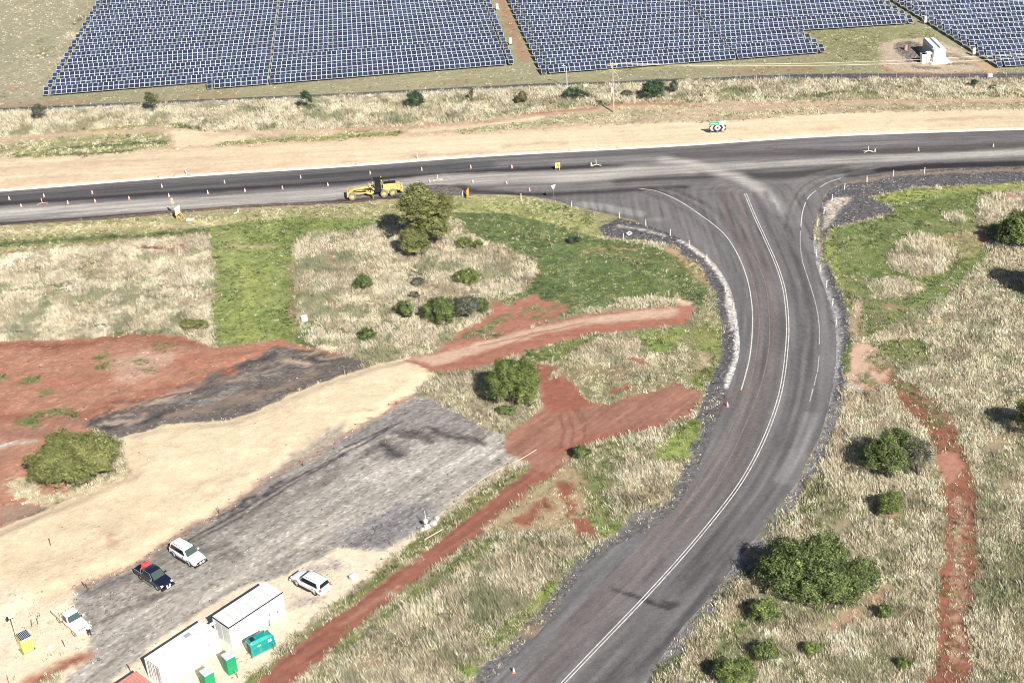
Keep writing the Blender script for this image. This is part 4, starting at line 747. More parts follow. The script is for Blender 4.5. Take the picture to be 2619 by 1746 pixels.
blades('dry_grass', 'dry', 820000, 8, 1.05, .056, [(.74, .66, .51), (.68, .60, .45), (.72, .65, .52), (.46, .39, .28), (.31, .32, .20)], [.38, .28, .18, .08, .08], 'straw coloured dry grass standing in tufts over the paddocks and verges')
blades('green_grass', 'grn', 560000, 7, .85, .065, [(.19, .23, .075), (.13, .18, .06), (.28, .31, .10), (.065, .095, .04), (.36, .35, .18)], [.26, .28, .18, .16, .12], 'low green grass and weeds on the verges, the mown lane and the banks', leanamt=.8)
# gravel
def gravel(name, n, label, s0, s1, cols, key='rock', mask=None):
    x = NR.uniform(X0, X1, n); y = Y0+(Y1-Y0)*NR.uniform(0, 1, n)**1.2
    keep = (NR.uniform(0, 1, n) < lookup(GA[key], x, y)) & in_view(x, y) & (lookup(on_road, x, y) < .1); x, y = x[keep], y[keep]; m = len(x)
    base = np.array([(1, 0, 0), (-1, 0, 0), (0, 1, 0), (0, -1, 0), (0, 0, 1), (0, 0, -1)], float)
    V = base[None]*NR.uniform(.55, 1.2, (m, 6, 1)); V *= NR.uniform(s0, s1, (m, 1, 1))*np.array([1, 1, .75])
    a = NR.uniform(0, 6.28, m); c, s = np.cos(a)[:, None], np.sin(a)[:, None]
    V = np.stack([V[..., 0]*c-V[..., 1]*s, V[..., 0]*s+V[..., 1]*c, V[..., 2]+V[..., 0]*.3], -1); V[..., 0] += x[:, None]; V[..., 1] += y[:, None]; V[..., 2] += s0*.35+np.maximum(0, lookup(GZ, x, y))[:, None]
    f0 = np.array([(0, 2, 4), (2, 1, 4), (1, 3, 4), (3, 0, 4), (2, 0, 5), (1, 2, 5), (3, 1, 5), (0, 3, 5)])
    f = (f0[None]+np.arange(m)[:, None, None]*6).reshape(-1, 3)
    loc = lookup(GC, x, y); pick = np.array(cols)[NR.randint(0, len(cols), m)]
    cc = (loc*.55+pick*.45)*NR.uniform(.6, 1.5, (m, 1)); cc = np.repeat(cc, 6, 0)
    o = np_mesh(name, V.reshape(-1, 3), f, np.clip(cc, .01, .75), ROCK); tag(o, label, 'gravel', kind='stuff')
gravel('gravel', 560000, 'loose crushed rock and stones on the road shoulders and yard edges', .06, .23, [(.12, .115, .12), (.24, .23, .225), (.05, .05, .055), (.45, .41, .37), (.2, .16, .14)])

# ------------------------------------------------------------------ shrubs and trees
def foliage(lobes, n, leaf, cols, seed, stretch=1.0):
    """leaf quads spread through and over a crown made of several ellipsoid lobes (x,y,z,rx,ry,rz), grouped in tufts"""
    n = int(n*1.9); leaf = leaf*.82
    R = np.random.RandomState(seed); vol = np.array([l[3]*l[4]*l[5] for l in lobes])**(2/3); pr = vol/vol.sum()
    nt_ = max(8, int(n/26)); li = R.choice(len(lobes), nt_, p=pr); L = np.array(lobes)[li]
    d = R.normal(0, 1, (nt_, 3)); d /= np.linalg.norm(d, axis=1)[:, None]; d[:, 2] = np.where(d[:, 2] < -.35, -d[:, 2], d[:, 2])
    r = R.uniform(.42, 1.1, nt_)**.55; lump = .66+.56*vnoise(d[:, 0]*2.3+seed+li*3, d[:, 1]*2.3+d[:, 2]*1.9, seed)
    c = L[:, :3]+d*L[:, 3:6]*(r*lump)[:, None]
    ax_ = 2.1/np.clip(L[:, 3:6].mean(1), .8, 1.8); ok = vnoise((c[:, 0]+c[:, 2]*.55)*ax_+seed*7, (c[:, 1]-c[:, 2]*.6)*ax_+seed*3, seed+200) > (.34 if len(lobes) < 6 or seed == 5 else .24)
    ok[:4] = True; c, d, L, li = c[ok], d[ok], L[ok], li[ok]; nt_ = len(c)
    k = 40; cs = .155*np.clip(L[:, 3:6].mean(1), .4, 2.2)**.75
    tc = np.array(cols)[R.randint(0, len(cols), nt_)]*R.uniform(.55, 1.3, (nt_, 1))*.95
    off = R.normal(0, 1, (nt_*k, 3)); off[:, 2] = np.abs(off[:, 2])*.9-.25; p = np.repeat(c, k, 0)+off*np.repeat(cs, k)[:, None]*np.array([1, 1, 1.15*stretch]); off = off/np.linalg.norm(off, axis=1)[:, None]
    p[:, 2] = np.maximum(p[:, 2], .03)
    nrm = np.repeat(d, k, 0)*.3+off*.9+R.normal(0, .45, (nt_*k, 3))+np.array([0, 0, .12]); nrm /= np.linalg.norm(nrm, axis=1)[:, None]
    t = np.cross(nrm, R.normal(0, 1, (nt_*k, 3))); t /= np.linalg.norm(t, axis=1)[:, None]; b = np.cross(nrm, t)
    s = leaf*R.uniform(.6, 1.3, (nt_*k, 1))
    V = np.stack([p-t*s, p-b*s*.5, p+t*s, p+b*s*.5], 1).reshape(-1, 3)
    cc = np.repeat(np.repeat(tc, k, 0)*R.uniform(.8, 1.25, (nt_*k, 1)), 4, 0)
    return V, np.arange(len(V)).reshape(-1, 4), np.clip(cc, .004, .6)
BARK = mat('bark', (.12, .09, .07), .9, noise=.25, nscale=4)
G_OL = [(.17, .19, .065), (.225, .24, .085), (.12, .14, .045), (.27, .28, .11)]
G_DK = [(.10, .14, .045), (.15, .20, .06), (.07, .10, .035), (.20, .25, .085)]
G_GY = [(.10, .12, .08), (.15, .17, .11), (.07, .085, .06), (.20, .19, .14)]
G_BR = [(.13, .175, .05), (.19, .245, .07), (.24, .29, .09), (.09, .12, .04)]
G_FAR = [(.05, .09, .05), (.07, .12, .06), (.035, .06, .04)]
def plant(name, label, cat, base, lobes, n, leaf, cols, seed, group=None, trunk=None, part='foliage', stems=3):
    big_ = max(l[3] for l in lobes) > 1.6; zs_ = (1.12 if trunk else 1.32) if big_ else 1.12; lobes = [(l[0], l[1], l[2]*zs_, l[3]*1.03, l[4], l[5]*zs_) for l in lobes]; n = int(n*(1.3 if big_ else 1))
    x, y = F(*base); t = thing(name, label, cat, (x, y, 0), 0, group)
    V, f, c = foliage(lobes, n, leaf, cols, seed); np_mesh(part, V, f, c, LEAF, t)
    m = MB(); r = random.Random(seed); top = max(l[2] for l in lobes)
    if trunk:
        m.cyl((0, 0, -.2), (.1, 0, top*.45), trunk, trunk*.75, 9)
        for l in lobes: m.cyl((.1, 0, top*.42), (l[0]*.8, l[1]*.8, l[2]), trunk*.6, trunk*.18, 7); 
        for i in range(5):
            l = lobes[i % len(lobes)]; a = r.uniform(0, 6.28); m.cyl((l[0]*.5, l[1]*.5, l[2]*.75), (l[0]+math.cos(a)*l[3]*.7, l[1]+math.sin(a)*l[4]*.7, l[2]+l[5]*.3), trunk*.3, trunk*.08, 5)
        m.build('trunk', BARK, t, smooth_=True)
    else:
        for i in range(stems+len(lobes)):
            l = lobes[i % len(lobes)]; a = r.uniform(0, 6.28); q = r.uniform(.2, .7)
            m.cyl((0, 0, -.1), (l[0]+math.cos(a)*l[3]*q, l[1]+math.sin(a)*l[4]*q, l[2]+l[5]*.4), .06+.015*top, .02, 5)
        m.build('stem', BARK, t)
    return t
plant('roadside_tree', 'tall olive-green tree with a leaning crown beside the parked grader', 'tree', (982, 572), [(.1, .3, 6.0, 3.7, 3.4, 3.4), (-1.9, .2, 7.0, 2.2, 2.2, 2.2), (1.6, .5, 5.0, 2.8, 2.6, 2.6), (.4, .2, 3.2, 2.6, 2.4, 2.4), (-1.0, .4, 8.3, 1.9, 1.9, 1.5), (2.0, 0, 3.4, 1.8, 1.8, 1.8)], 15000, .17, G_OL, 1, trunk=.3, part='crown')
plant('bush', 'olive-green bush at the foot of the tall tree by the grader', 'bush', (950, 590), [(0, 0, 1.8, 2.1, 1.9, 1.9), (.9, .3, 1.4, 1.6, 1.5, 1.4), (-.6, .3, 2.4, 1.3, 1.2, 1.1)], 4200, .15, G_OL, 2)
plant('bush', 'broad rounded olive bush on the edge of the pale sand pad', 'bush', (172, 1108), [(0, .6, 2.2, 4.6, 3.2, 2.5), (-2.6, .2, 1.8, 2.9, 2.5, 2.1), (2.8, .8, 2.1, 2.8, 2.6, 2.3), (.4, 1.6, 2.9, 3.6, 2.4, 2.0), (-1.0, -.8, 1.4, 3.4, 1.8, 1.6), (3.4, 1.8, 2.2, 2.2, 1.8, 1.7)], 21000, .15, G_OL, 3)
plant('bush', 'dark green bush between the grey yard and the red dirt junction', 'bush', (1180, 930), [(0, .4, 2.3, 2.9, 2.6, 2.5), (-1.4, .3, 2.0, 2.2, 2.2, 2.0), (1.4, .9, 2.4, 2.0, 2.2, 2.3), (1.9, -.4, 1.4, 1.5, 1.5, 1.5), (-.6, 1.2, 3.2, 2.0, 1.8, 1.5)], 12500, .15, [(.12, .16, .045), (.16, .21, .055), (.09, .12, .035), (.2, .25, .07)], 4)
plant('bush', 'largest dark bush on the slope right of the lower side road', 'bush', (1880, 1372), [(-1.2, 1.5, 2.0, 4.2, 3.4, 2.4), (-3.6, 2.0, 1.7, 2.6, 2.6, 2.1), (1.4, -.2, 1.7, 3.0, 2.6, 2.0), (.4, 2.6, 2.3, 3.4, 2.4, 2.1), (4.6, .9, 1.3, 2.3, 1.8, 1.5), (1.6, -1.8, 1.1, 2.2, 1.4, 1.3), (-1.2, -1.4, 1.2, 2.0, 1.4, 1.2)], 21000, .15, G_DK, 5)
plant('bush', 'airy dark green bush beside the red track at right', 'bush', (2045, 1098), [(-.4, .4, 1.9, 2.6, 2.3, 2.0), (-1.6, 1.2, 1.7, 1.7, 1.7, 1.6), (.8, 1.8, 2.4, 2.2, 1.9, 1.6)], 7500, .14, G_DK, 6)
plant('bush', 'thin grey-green bush growing against the airy dark bush', 'bush', (2110, 1090), [(0, .4, 1.6, 1.8, 1.6, 1.6), (-.6, 1.4, 2.0, 1.6, 1.3, 1.3)], 1500, .12, G_GY, 7, stems=8)
plant('bush', 'small bright green bush below the airy dark bush', 'bush', (2042, 1180), [(0, 0, 1.2, 1.4, 1.2, 1.3), (-.7, -.4, .7, .8, .8, .7)], 3000, .13, G_BR, 8)
plant('bush', 'dark bush cut by the right edge of the photo', 'bush', (2352, 572), [(-.6, .6, 2.0, 3.2, 2.6, 2.2), (1.5, .4, 2.6, 3.0, 2.6, 2.6), (-2.0, 1.0, 1.5, 1.7, 1.6, 1.5)], 11000, .16, G_DK, 9)
plant('tree', 'tree just outside the right edge whose shadow falls in the picture', 'tree', (2425, 690), [(0, 0, 4.0, 3.2, 3, 3.0), (-.8, .4, 5.2, 2.2, 2, 2)], 6000, .2, G_DK, 10, trunk=.25, part='crown')
plant('bush', 'dark bush at the right edge beside the long straw grass', 'bush', (2372, 1000), [(0, 0, 2.0, 2.2, 2.2, 2.0)], 4500, .15, G_DK, 11)
plant('bush', 'rounded green bush below left of the largest bush', 'bush', (1757, 1425), [(0, 0, 1.1, 1.4, 1.2, 1.2)], 3000, .13, G_BR, 12)
plant('bush', 'weedy green bush under the rounded bush near the road', 'bush', (1758, 1514), [(0, 0, .9, 1.3, 1.1, 1.0)], 2000, .13, G_DK, 13)
plant('bush', 'green bush cut by the bottom edge right of the road', 'bush', (1688, 1572), [(0, 0, 1.1, 1.8, 1.4, 1.2), (-.9, .6, 1.0, 1.0, .9, .9)], 3500, .13, G_BR, 14)
plant('bush', 'small green bush right below the largest bush', 'bush', (2030, 1418), [(0, 0, .6, .9, .8, .7)], 1100, .11, G_DK, 15)
plant('bush', 'small low weed bush near the bottom right of the road', 'bush', (1864, 1500), [(0, 0, .5, 1.0, .7, .6)], 1000, .11, G_BR, 16)
plant('bush', 'tiny weed bush left of the red track at bottom', 'bush', (2075, 1532), [(0, 0, .4, .8, .6, .5)], 700, .1, G_BR, 17)
plant('shrub', 'round shrub alone in the middle straw paddock', 'shrub', (836, 664), [(0, 0, .9, 1.4, 1.2, 1.1)], 2300, .13, G_DK, 20)
plant('shrub', 'bright green low shrub in the middle straw paddock', 'shrub', (1072, 652), [(0, 0, .8, 1.7, 1.3, 1.0)], 2400, .13, G_BR, 21)
plant('shrub', 'shrub left of the dark shrub thicket by the upper trail', 'shrub', (931, 726), [(0, 0, 1.0, 1.4, 1.2, 1.2), (.4, -.8, .6, .7, .7, .6)], 2400, .13, G_DK, 22)
plant('shrub', 'largest shrub of the thicket above the upper trail', 'shrub', (1012, 738), [(0, .2, 1.2, 2.4, 1.8, 1.5), (.6, -1.2, .8, 1.3, 1.0, .8)], 4300, .14, G_DK, 23)
plant('shrub', 'dark middle shrub of the thicket above the upper trail', 'shrub', (1070, 728), [(0, 0, 1.1, 1.9, 1.5, 1.3)], 2800, .14, G_GY, 24)
plant('shrub', 'right end shrub of the thicket above the upper trail', 'shrub', (1108, 716), [(0, 0, .8, 1.3, 1.1, 1.0)], 1600, .13, G_DK, 25)
plant('shrub', 'small sprawling shrub low in the middle paddock', 'shrub', (845, 780), [(0, 0, .7, 1.1, .9, .8), (-.9, -.1, .3, .5, .5, .4)], 1300, .12, G_DK, 26)
plant('shrub', 'low twin olive shrub at the corner of the left paddock', 'shrub', (449, 757), [(-1.0, 0, .7, 1.2, .9, .8), (1.0, 0, .6, 1.0, .8, .7)], 2200, .12, G_OL, 27)
plant('shrub', 'leafy weeds with red stems under the green verge', 'shrub', (1085, 572), [(-1.0, .5, .7, 1.4, 1.0, .9), (1.0, 0, .6, .9, .8, .7)], 1900, .13, G_BR, 28)
plant('shrub', 'small grey shrub right of the round shrub', 'shrub', (960, 655), [(0, 0, .5, 1.2, .7, .5)], 800, .12, G_GY, 29)
plant('shrub', 'tiny grey shrub between the round shrub and the thicket', 'shrub', (953, 684), [(0, 0, .4, .8, .6, .5)], 500, .12, G_GY, 30)
plant('shrub', 'dark low shrub alone on the deep green verge', 'shrub', (1320, 558), [(-.4, 0, .4, .8, .7, .5), (.5, 0, .4, .7, .6, .45)], 1300, .11, G_FAR, 31)
plant('shrub', 'small dark shrub at the top of the lower grass wedge', 'shrub', (1335, 1052), [(0, 0, .7, 1.0, .9, .8)], 1500, .12, G_DK, 32)
plant('shrub', 'low shrub below the dark green bush by the yard', 'shrub', (1162, 952), [(0, 0, .5, 1.0, .8, .6)], 1100, .12, G_DK, 33)
# row of saplings along the solar farm
sap = [('young_tree', 'grey-green sapling at far left of the solar farm verge', (94, 277), [(0, 0, 1.5, 1.4, 1.3, 1.5)], 1900, G_GY), ('young_tree', 'tall olive sapling second from left beyond the highway', (352, 259), [(0, 0, 2.0, 1.4, 1.3, 1.7), (-.3, 0, 3.1, .9, .9, 1.0)], 2100, [(.12, .13, .06), (.09, .10, .045), (.16, .17, .09)]),
       ('young_tree', 'dark pointed sapling third from left beyond the highway', (706, 254), [(0, 0, 1.8, 1.3, 1.2, 1.5), (0, 0, 2.9, .8, .8, 1.0)], 1700, G_FAR), ('shrub', 'rounded dark green shrub fourth along the far verge', (955, 248), [(0, 0, 1.2, 1.7, 1.5, 1.4)], 2100, G_FAR),
       ('shrub', 'brownish half-bare shrub left of the street light', (1198, 238), [(0, 0, 1.0, 1.3, 1.1, 1.1)], 1100, [(.2, .18, .09), (.15, .13, .08)]), ('shrub', 'thin bare sapling between the rounded and the brownish shrub', (1084, 232), [(0, 0, 1.2, .4, .4, 1.1)], 260, [(.15, .13, .08)]),
       ('shrub', 'low dark shrub between street light and power pole', (1320, 227), [(-.6, 0, .8, 1.8, 1.3, .9), (1.0, -.2, .6, 1.1, 1, .7)], 1700, G_FAR), ('shrub', 'bushy dark green shrub right of the power pole', (1500, 228), [(0, 0, 1.3, 2.1, 1.8, 1.5)], 2900, G_FAR),
       ('shrub', 'grey twiggy shrub right of the bushy green shrub', (1547, 214), [(0, 0, 1.1, 1.0, .9, 1.2)], 900, G_GY), ('shrub', 'low grey-green shrub just right of the power pole', (1440, 222), [(0, 0, .5, 1.2, .8, .6)], 700, G_GY),
       ('shrub', 'small dark shrub on the far verge under the inverter cabin', (2236, 202), [(0, 0, .7, .6, .6, .7)], 500, G_FAR), ('shrub', 'tiny shrub at the right end of the far verge', (2278, 206), [(0, 0, .4, .6, .5, .5)], 350, G_DK)]
for i, (n_, l_, b_, lo, k_, c_) in enumerate(sap): plant(n_, l_, n_.replace('_', ' '), b_, lo, k_, .13, c_, 50+i, 'shrubs and saplings on the far verge', trunk=.07 if n_ == 'young_tree' else None, part='crown' if n_ == 'young_tree' else 'foliage')

def ground_z(x, y): return float(lookup(GZ, np.array([x]), np.array([y]))[0])
# ------------------------------------------------------------------ solar farm
def nm(i): return ['front', 'second', 'third', 'fourth', 'fifth', 'sixth', 'seventh', 'eighth', 'ninth', 'tenth', 'eleventh', 'twelfth', 'thirteenth', 'fourteenth', 'fifteenth', 'sixteenth', 'seventeenth', 'eighteenth', 'nineteenth', 'twentieth'][i]
TL, TZ0, TZ1 = 2.46, .52, 1.56; TD = math.sqrt(TL*TL-(TZ1-TZ0)**2); PW = 1.09
ya = math.radians(3.9); UX = Vector((math.cos(ya), math.sin(ya), 0)); VX_ = Vector((-math.sin(ya), math.cos(ya), 0))
pcols = [(.026, .034, .062), (.036, .046, .084), (.03, .04, .06), (.036, .035, .066), (.038, .056, .095), (.031, .046, .068), (.046, .058, .105)]
PM = [mat('solar_cell_glass', c, .25, spec=.5, noise=.12, nscale=1.5) for c in pcols]
def panel_mesh(k):
    m = MB(); w, l = PW/2-.004, TL/4-.004
    m.box(-w, w, -l, l, -.035, 0, 1); b = .062; m.add([(-w+b, -l+b, .003), (w-b, -l+b, .003), (w-b, l-b, .003), (-w+b, l-b, .003)], [(0, 1, 2, 3)], 0)
    me = bpy.data.meshes.new('solar_panel'); me.from_pydata(m.v, [], m.f); me.materials.append(PM[k]); me.materials.append(FRAME); me.polygons.foreach_set('material_index', m.mi); return me
PMESH = [panel_mesh(k) for k in range(len(PM))]
def solar_table(A, B, label, group, individual):
    """A, B: ends of the top edge on the ground plane (u, v)"""
    a = UX*A[0]+VX_*A[1]; b = UX*B[0]+VX_*B[1]; d = b-a; n = max(1, int(round(d.length/PW))); yaw = math.atan2(d.y, d.x)
    t = thing('solar_table', label, 'solar table', a, yaw, group); st = d.length/n
    til = math.atan2(TZ1-TZ0, TD); R = Matrix.Translation((0, 0, TZ1)) @ Matrix.Rotation(til, 4, 'X')
    if individual:
        for i in range(n):
            for j in range(2):
                o = bpy.data.objects.new('solar_panel', PMESH[rnd.choice([0, 0, 1, 1, 2, 3, 4, 5, 6])]); COL.objects.link(o); o.parent = t
                o.matrix_local = R @ Matrix.Translation((st*(i+.5), -TL/4-j*TL/2, 0))
                KIDS.setdefault(t.name, []).append(o)
    else:
        fr = MB(); gl = []; gc = []
        fr.box(0, st*n, -TL, 0, -.035, 0, 0, R)
        b_ = .062
        for i in range(n):
            c0 = None
            for j in range(2):
                c = np.array(rnd.choice(pcols))*rnd.uniform(.9, 1.15)
                x0, x1, y0, y1 = st*i+b_, st*(i+1)-b_, -TL/2*(j+1)+b_, -TL/2*j-b_
                gl += [R @ Vector(p) for p in ((x0, y0, .004), (x1, y0, .004), (x1, y1, .004), (x0, y1, .004))]; gc += [c]*4
        deck = fr.build('panel_deck', FRAME, t)
        o = np_mesh('solar_panel', np.array([tuple(p) for p in gl]), np.arange(len(gl)).reshape(-1, 4), np.array(gc), PVG, t); o['kind'] = 'stuff'
    s = MB(); k = max(2, int(st*n/3.3)+1)
    for i in range(k):
        x = .3+(st*n-.6)*i/(k-1) if k > 1 else st*n/2
        s.box(x-.05, x+.05, -TD*.25-.05, -TD*.25+.05, -.1, TZ1-(TZ1-TZ0)*.25-.08); s.box(x-.05, x+.05, -TD*.8-.05, -TD*.8+.05, -.1, TZ0+(TZ1-TZ0)*.2-.08)
    for f_ in (.25, .8): s.box(0, st*n, -TD*f_-.05, -TD*f_+.05, TZ1-(TZ1-TZ0)*f_-.15, TZ1-(TZ1-TZ0)*f_-.07)
    for i in range(k):
        x = .3+(st*n-.6)*i/(k-1)
        s.add([(x-.04, -TD*.8, TZ0+(TZ1-TZ0)*.2-.16), (x+.04, -TD*.8, TZ0+(TZ1-TZ0)*.2-.16), (x+.04, -TD*.25, TZ1-(TZ1-TZ0)*.25-.16), (x-.04, -TD*.25, TZ1-(TZ1-TZ0)*.25-.16), (x-.04, -TD*.8, TZ0+(TZ1-TZ0)*.2-.1), (x+.04, -TD*.8, TZ0+(TZ1-TZ0)*.2-.1), (x+.04, -TD*.25, TZ1-(TZ1-TZ0)*.25-.1), (x-.04, -TD*.25, TZ1-(TZ1-TZ0)*.25-.1)], [(0, 3, 2, 1), (4, 5, 6, 7), (0, 1, 5, 4), (1, 2, 6, 5), (2, 3, 7, 6), (3, 0, 4, 7)])
    s.build('support_frame', STEEL, t); return t
def lerp(a, b, u): 
    k = (u-a[0])/(b[0]-a[0]); return (u, a[1]+(b[1]-a[1])*k)
def row(L_, R_, cuts, name, group, ind):
    """cuts: list of (u0,u1,desc)"""
    for u0, u1, desc in cuts:
        solar_table(lerp(L_, R_, u0), lerp(L_, R_, u1), f'{desc} of the {name}', group, ind)
for k in range(-1, 16):
    L_ = (-75.8+.12*k, 300.1+4.36*k); R_ = (23.7-.14*(k+1), 297.0+4.15*(k+1))
    if k == -1: L_ = (-75.8, 295.9)
    c1, c2 = -28.5-.02*k, -28.05-.02*k; e = R_[0]; s_ = L_[0] if k >= 0 else -41.2
    row(L_, R_, [(s_, s_+PW, 'single-column panel table at left end'), (s_+1.55, c1, 'long panel table left of the gap'), (c2, e-PW-.6, 'long panel table right of the gap'), (e-PW, e, 'single-column panel table at right end')], nm(k+1)+' row in the left solar field', 'solar tables of the left field', k < 1)
for k in range(0, 13):
    L_ = (28.8-.16*k, 289.7+4.22*k); R_ = (89.1-.45*k, 289.4+3.62*k); 
    if k >= 4: L2 = L_; R_ = (113-.4*(k-4), 303.5+3.72*(k-4)); 
    g = 70.0-.28*k; s_ = L_[0]; e = R_[0]
    row(L_, R_, [(s_, s_+PW, 'single-column panel table at left end'), (s_+1.6, g, 'long panel table left of the gap'), (g+.45, e-PW-.45, 'panel table right of the gap'), (e-PW, e, 'single-column panel table at right end')], nm(k)+' row in the middle solar field', 'solar tables of the middle field', k < 1)
for k in range(0, 15):
    L_ = (120.1-.49*k, 273.1+3.55*k); e = 142; R_ = (e, L_[1]-.075*(e-L_[0])); s_ = L_[0]
    row(L_, R_, [(s_, s_+PW, 'single-column panel table at left end'), (s_+1.6, e, 'long panel table')], nm(k)+' row in the right solar field', 'solar tables of the right field', k < 1)
def combiner(px, label):
    x, y = G(*px); t = thing('combiner_box', label, 'electrical box', (x, y, 0), .1, 'combiner boxes at the ends of the solar rows'); m = MB(); m.box(-.28, .28, -.2, .2, .4, 1.6); m.box(-.32, .32, -.24, .24, 1.6, 1.66); m.build('cabinet', WHITE, t, .02); s = MB(); s.box(-.3, -.22, -.1, .1, 0, .5); s.box(.22, .3, -.1, .1, 0, .5); s.build('stand', STEEL, t)
combiner((1306, 116), 'white electrical box at right edge of left solar field, lower one'); combiner((1272, 28), 'white electrical box at right edge of left solar field, upper one'); combiner((2366, 62), 'white electrical box upper left of the right solar field'); combiner((2490, 143), 'white electrical box on the left edge of the right solar field, by the inverter')

# ------------------------------------------------------------------ placing
def frame_from(c0, c1, z=0):
    a = Vector(G(*c0, z)); b = Vector(G(*c1, z)); d = b-a; return a, b, math.atan2(d.y, d.x), d.length
# site huts: near long edge of the roof from its left corner to its right corner
def hut(name, label, cat, pl, pr, h, width, wall, roof, ribs=False, seams=0, length=None, details=None):
    a, b, yaw, L = frame_from(pl, pr, h); 
    if length: L = length
    t = thing(name, label, cat, (a.x, a.y, 0), yaw)     # x along the near wall, y away from the camera
    m = MB()
    if ribs:
        n = int(L/.28)
        for k in range(n):
            x0, x1 = L*k/n, L*(k+1)/n; q = (x1-x0)
            for (ya_, s) in ((0, -1), (width, 1)):
                m.add([(x0, ya_, .15), (x0+q*.3, ya_, .15), (x0+q*.5, ya_-s*.035, .15), (x0+q*.8, ya_-s*.035, .15), (x1, ya_, .15), (x0, ya_, h-.1), (x0+q*.3, ya_, h-.1), (x0+q*.5, ya_-s*.035, h-.1), (x0+q*.8, ya_-s*.035, h-.1), (x1, ya_, h-.1)], [(0, 1, 6, 5), (1, 2, 7, 6), (2, 3, 8, 7), (3, 4, 9, 8)])
        for e_ in (0, L):
            nn = int(width/.28)
            for k in range(nn):
                y0, y1 = width*k/nn, width*(k+1)/nn; q = y1-y0; o_ = .035 if e_ == 0 else -.035
                m.add([(e_, y0, .15), (e_, y0+q*.3, .15), (e_+o_, y0+q*.5, .15), (e_+o_, y0+q*.8, .15), (e_, y1, .15), (e_, y0, h-.1), (e_, y0+q*.3, h-.1), (e_+o_, y0+q*.5, h-.1), (e_+o_, y0+q*.8, h-.1), (e_, y1, h-.1)], [(0, 1, 6, 5), (1, 2, 7, 6), (2, 3, 8, 7), (3, 4, 9, 8)])
    else: m.box(0, L, 0, width, .12, h-.08)
    m.build('wall', wall, t)
    fr = MB()
    for x in (0, L):
        for y in (0, width): fr.box(x-.07, x+.07, y-.07, y+.07, 0, h-.02)
    fr.box(-.05, L+.05, -.06, .06, 0, .16); fr.box(-.05, L+.05, width-.06, width+.06, 0, .16); fr.box(-.06, .06, .08, width-.08, 0, .15); fr.box(L-.06, L+.06, .08, width-.08, 0, .15)
    fr.build('corner_frame', wall, t, .01)
    r = MB()
    if ribs:
        n = int(L/.3)
        for k in range(n):
            x0, q = L*k/n, L/n
            r.add([(x0, .06, h-.02), (x0+q*.35, .06, h-.02), (x0+q*.5, .06, h+.02), (x0+q*.85, .06, h+.02), (x0+q, .06, h-.02), (x0, width-.06, h-.02), (x0+q*.35, width-.06, h-.02), (x0+q*.5, width-.06, h+.02), (x0+q*.85, width-.06, h+.02), (x0+q, width-.06, h-.02)], [(0, 1, 6, 5), (1, 2, 7, 6), (2, 3, 8, 7), (3, 4, 9, 8)])
        r.box(-.02, L+.02, -.06, .06, h-.1, h); r.box(-.02, L+.02, width-.06, width+.06, h-.1, h)
    else:
        r.box(-.04, L+.04, -.04, width+.04, h-.08, h)
    r.build('roof', roof, t)
    if seams:
        s = MB()
        for k in range(1, seams+1): x = L*k/(seams+1); s.box(x-.018, x+.018, .02, width-.02, h, h+.012)
        s.build('roof_seam', BLUEG, t)
        g = MB(); g.box(-.1, L+.1, -.12, -.04, h-.09, h+.01); g.box(-.12, -.04, -.12, width+.1, h-.09, h+.01); g.build('gutter', BLACK, t)
    return t, L
t, L = hut('site_hut', 'flat white site hut with dark seams across its roof', 'site hut', (585, 1603), (720, 1513.5), 2.96, 2.75, SHED, SHED, seams=5)
m = MB(); m.box(.3, 1.25, -.02, .02, .2, 2.2)
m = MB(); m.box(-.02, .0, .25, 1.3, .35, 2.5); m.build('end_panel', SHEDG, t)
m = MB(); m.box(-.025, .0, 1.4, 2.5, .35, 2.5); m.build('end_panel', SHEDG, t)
m = MB(); m.box(L, L+.5, 1.3, 2.2, 1.6, 2.4); m.build('air_conditioner', WHITE, t, .03)
m = MB(); m.box(-1.0, -.06, 2.3, 2.75, 2.25, 2.3); m.build('door_awning', SHED, t)
m = MB(); m.box(L*.72, L*.72+.12, -.03, 0, 1.0, 1.2); m.box(L*.86, L*.86+.12, -.03, 0, .7, .9); m.tube([(L*.73, -.03, 1), (L*.70, -.05, .2)], .015); m.build('power_socket', BLACK, t)
t, L = hut('shipping_container', 'white shipping container with ribbed roof behind the green toilets', 'container', (407, 1708), (553.5, 1610), 2.75, 2.44, SHED, SHED, ribs=True)
m = MB()
for x, z, w, h_ in [(1.15, 1.45, .1, .3), (1.3, 1.1, .25, .06), (3.1, 1.5, .08, .35), (3.0, .8, .3, .12), (4.6, 1.5, .06, .1), (6.1, 1.35, .1, .4), (6.0, .75, .3, .1), (6.2, 1.9, .05, .1)]: m.box(x, x+w, -.012, -.002, z, z+h_)
m.build('stencil_marks', BLUEG, t)
m = MB(); m.box(-.012, -.002, .7, .78, 1.4, 1.9); m.box(-.012, -.002, .95, 1.03, 1.35, 1.85); m.box(-.012, -.002, 1.2, 1.26, 1.4, 1.7); m.build('stencil_marks', BLUEG, t)
m = MB()
for y in (.4, .9, 1.5, 2.0): m.cyl((-.05, y, .2), (-.05, y, 2.6), .025, n=6)
m.build('door_bars', STEEL, t)
m = MB(); m.box(L*.62, L*.62+.7, 1.5, 2.0, 2.77, 2.81); m.build('roof_hatch', BLUEG, t)
t, L = hut('shipping_container', 'faded red container cut off by the bottom of the photo', 'container', (245, 1800), (398, 1748), 2.6, 2.44, REDC, REDC, ribs=True, length=6.06)
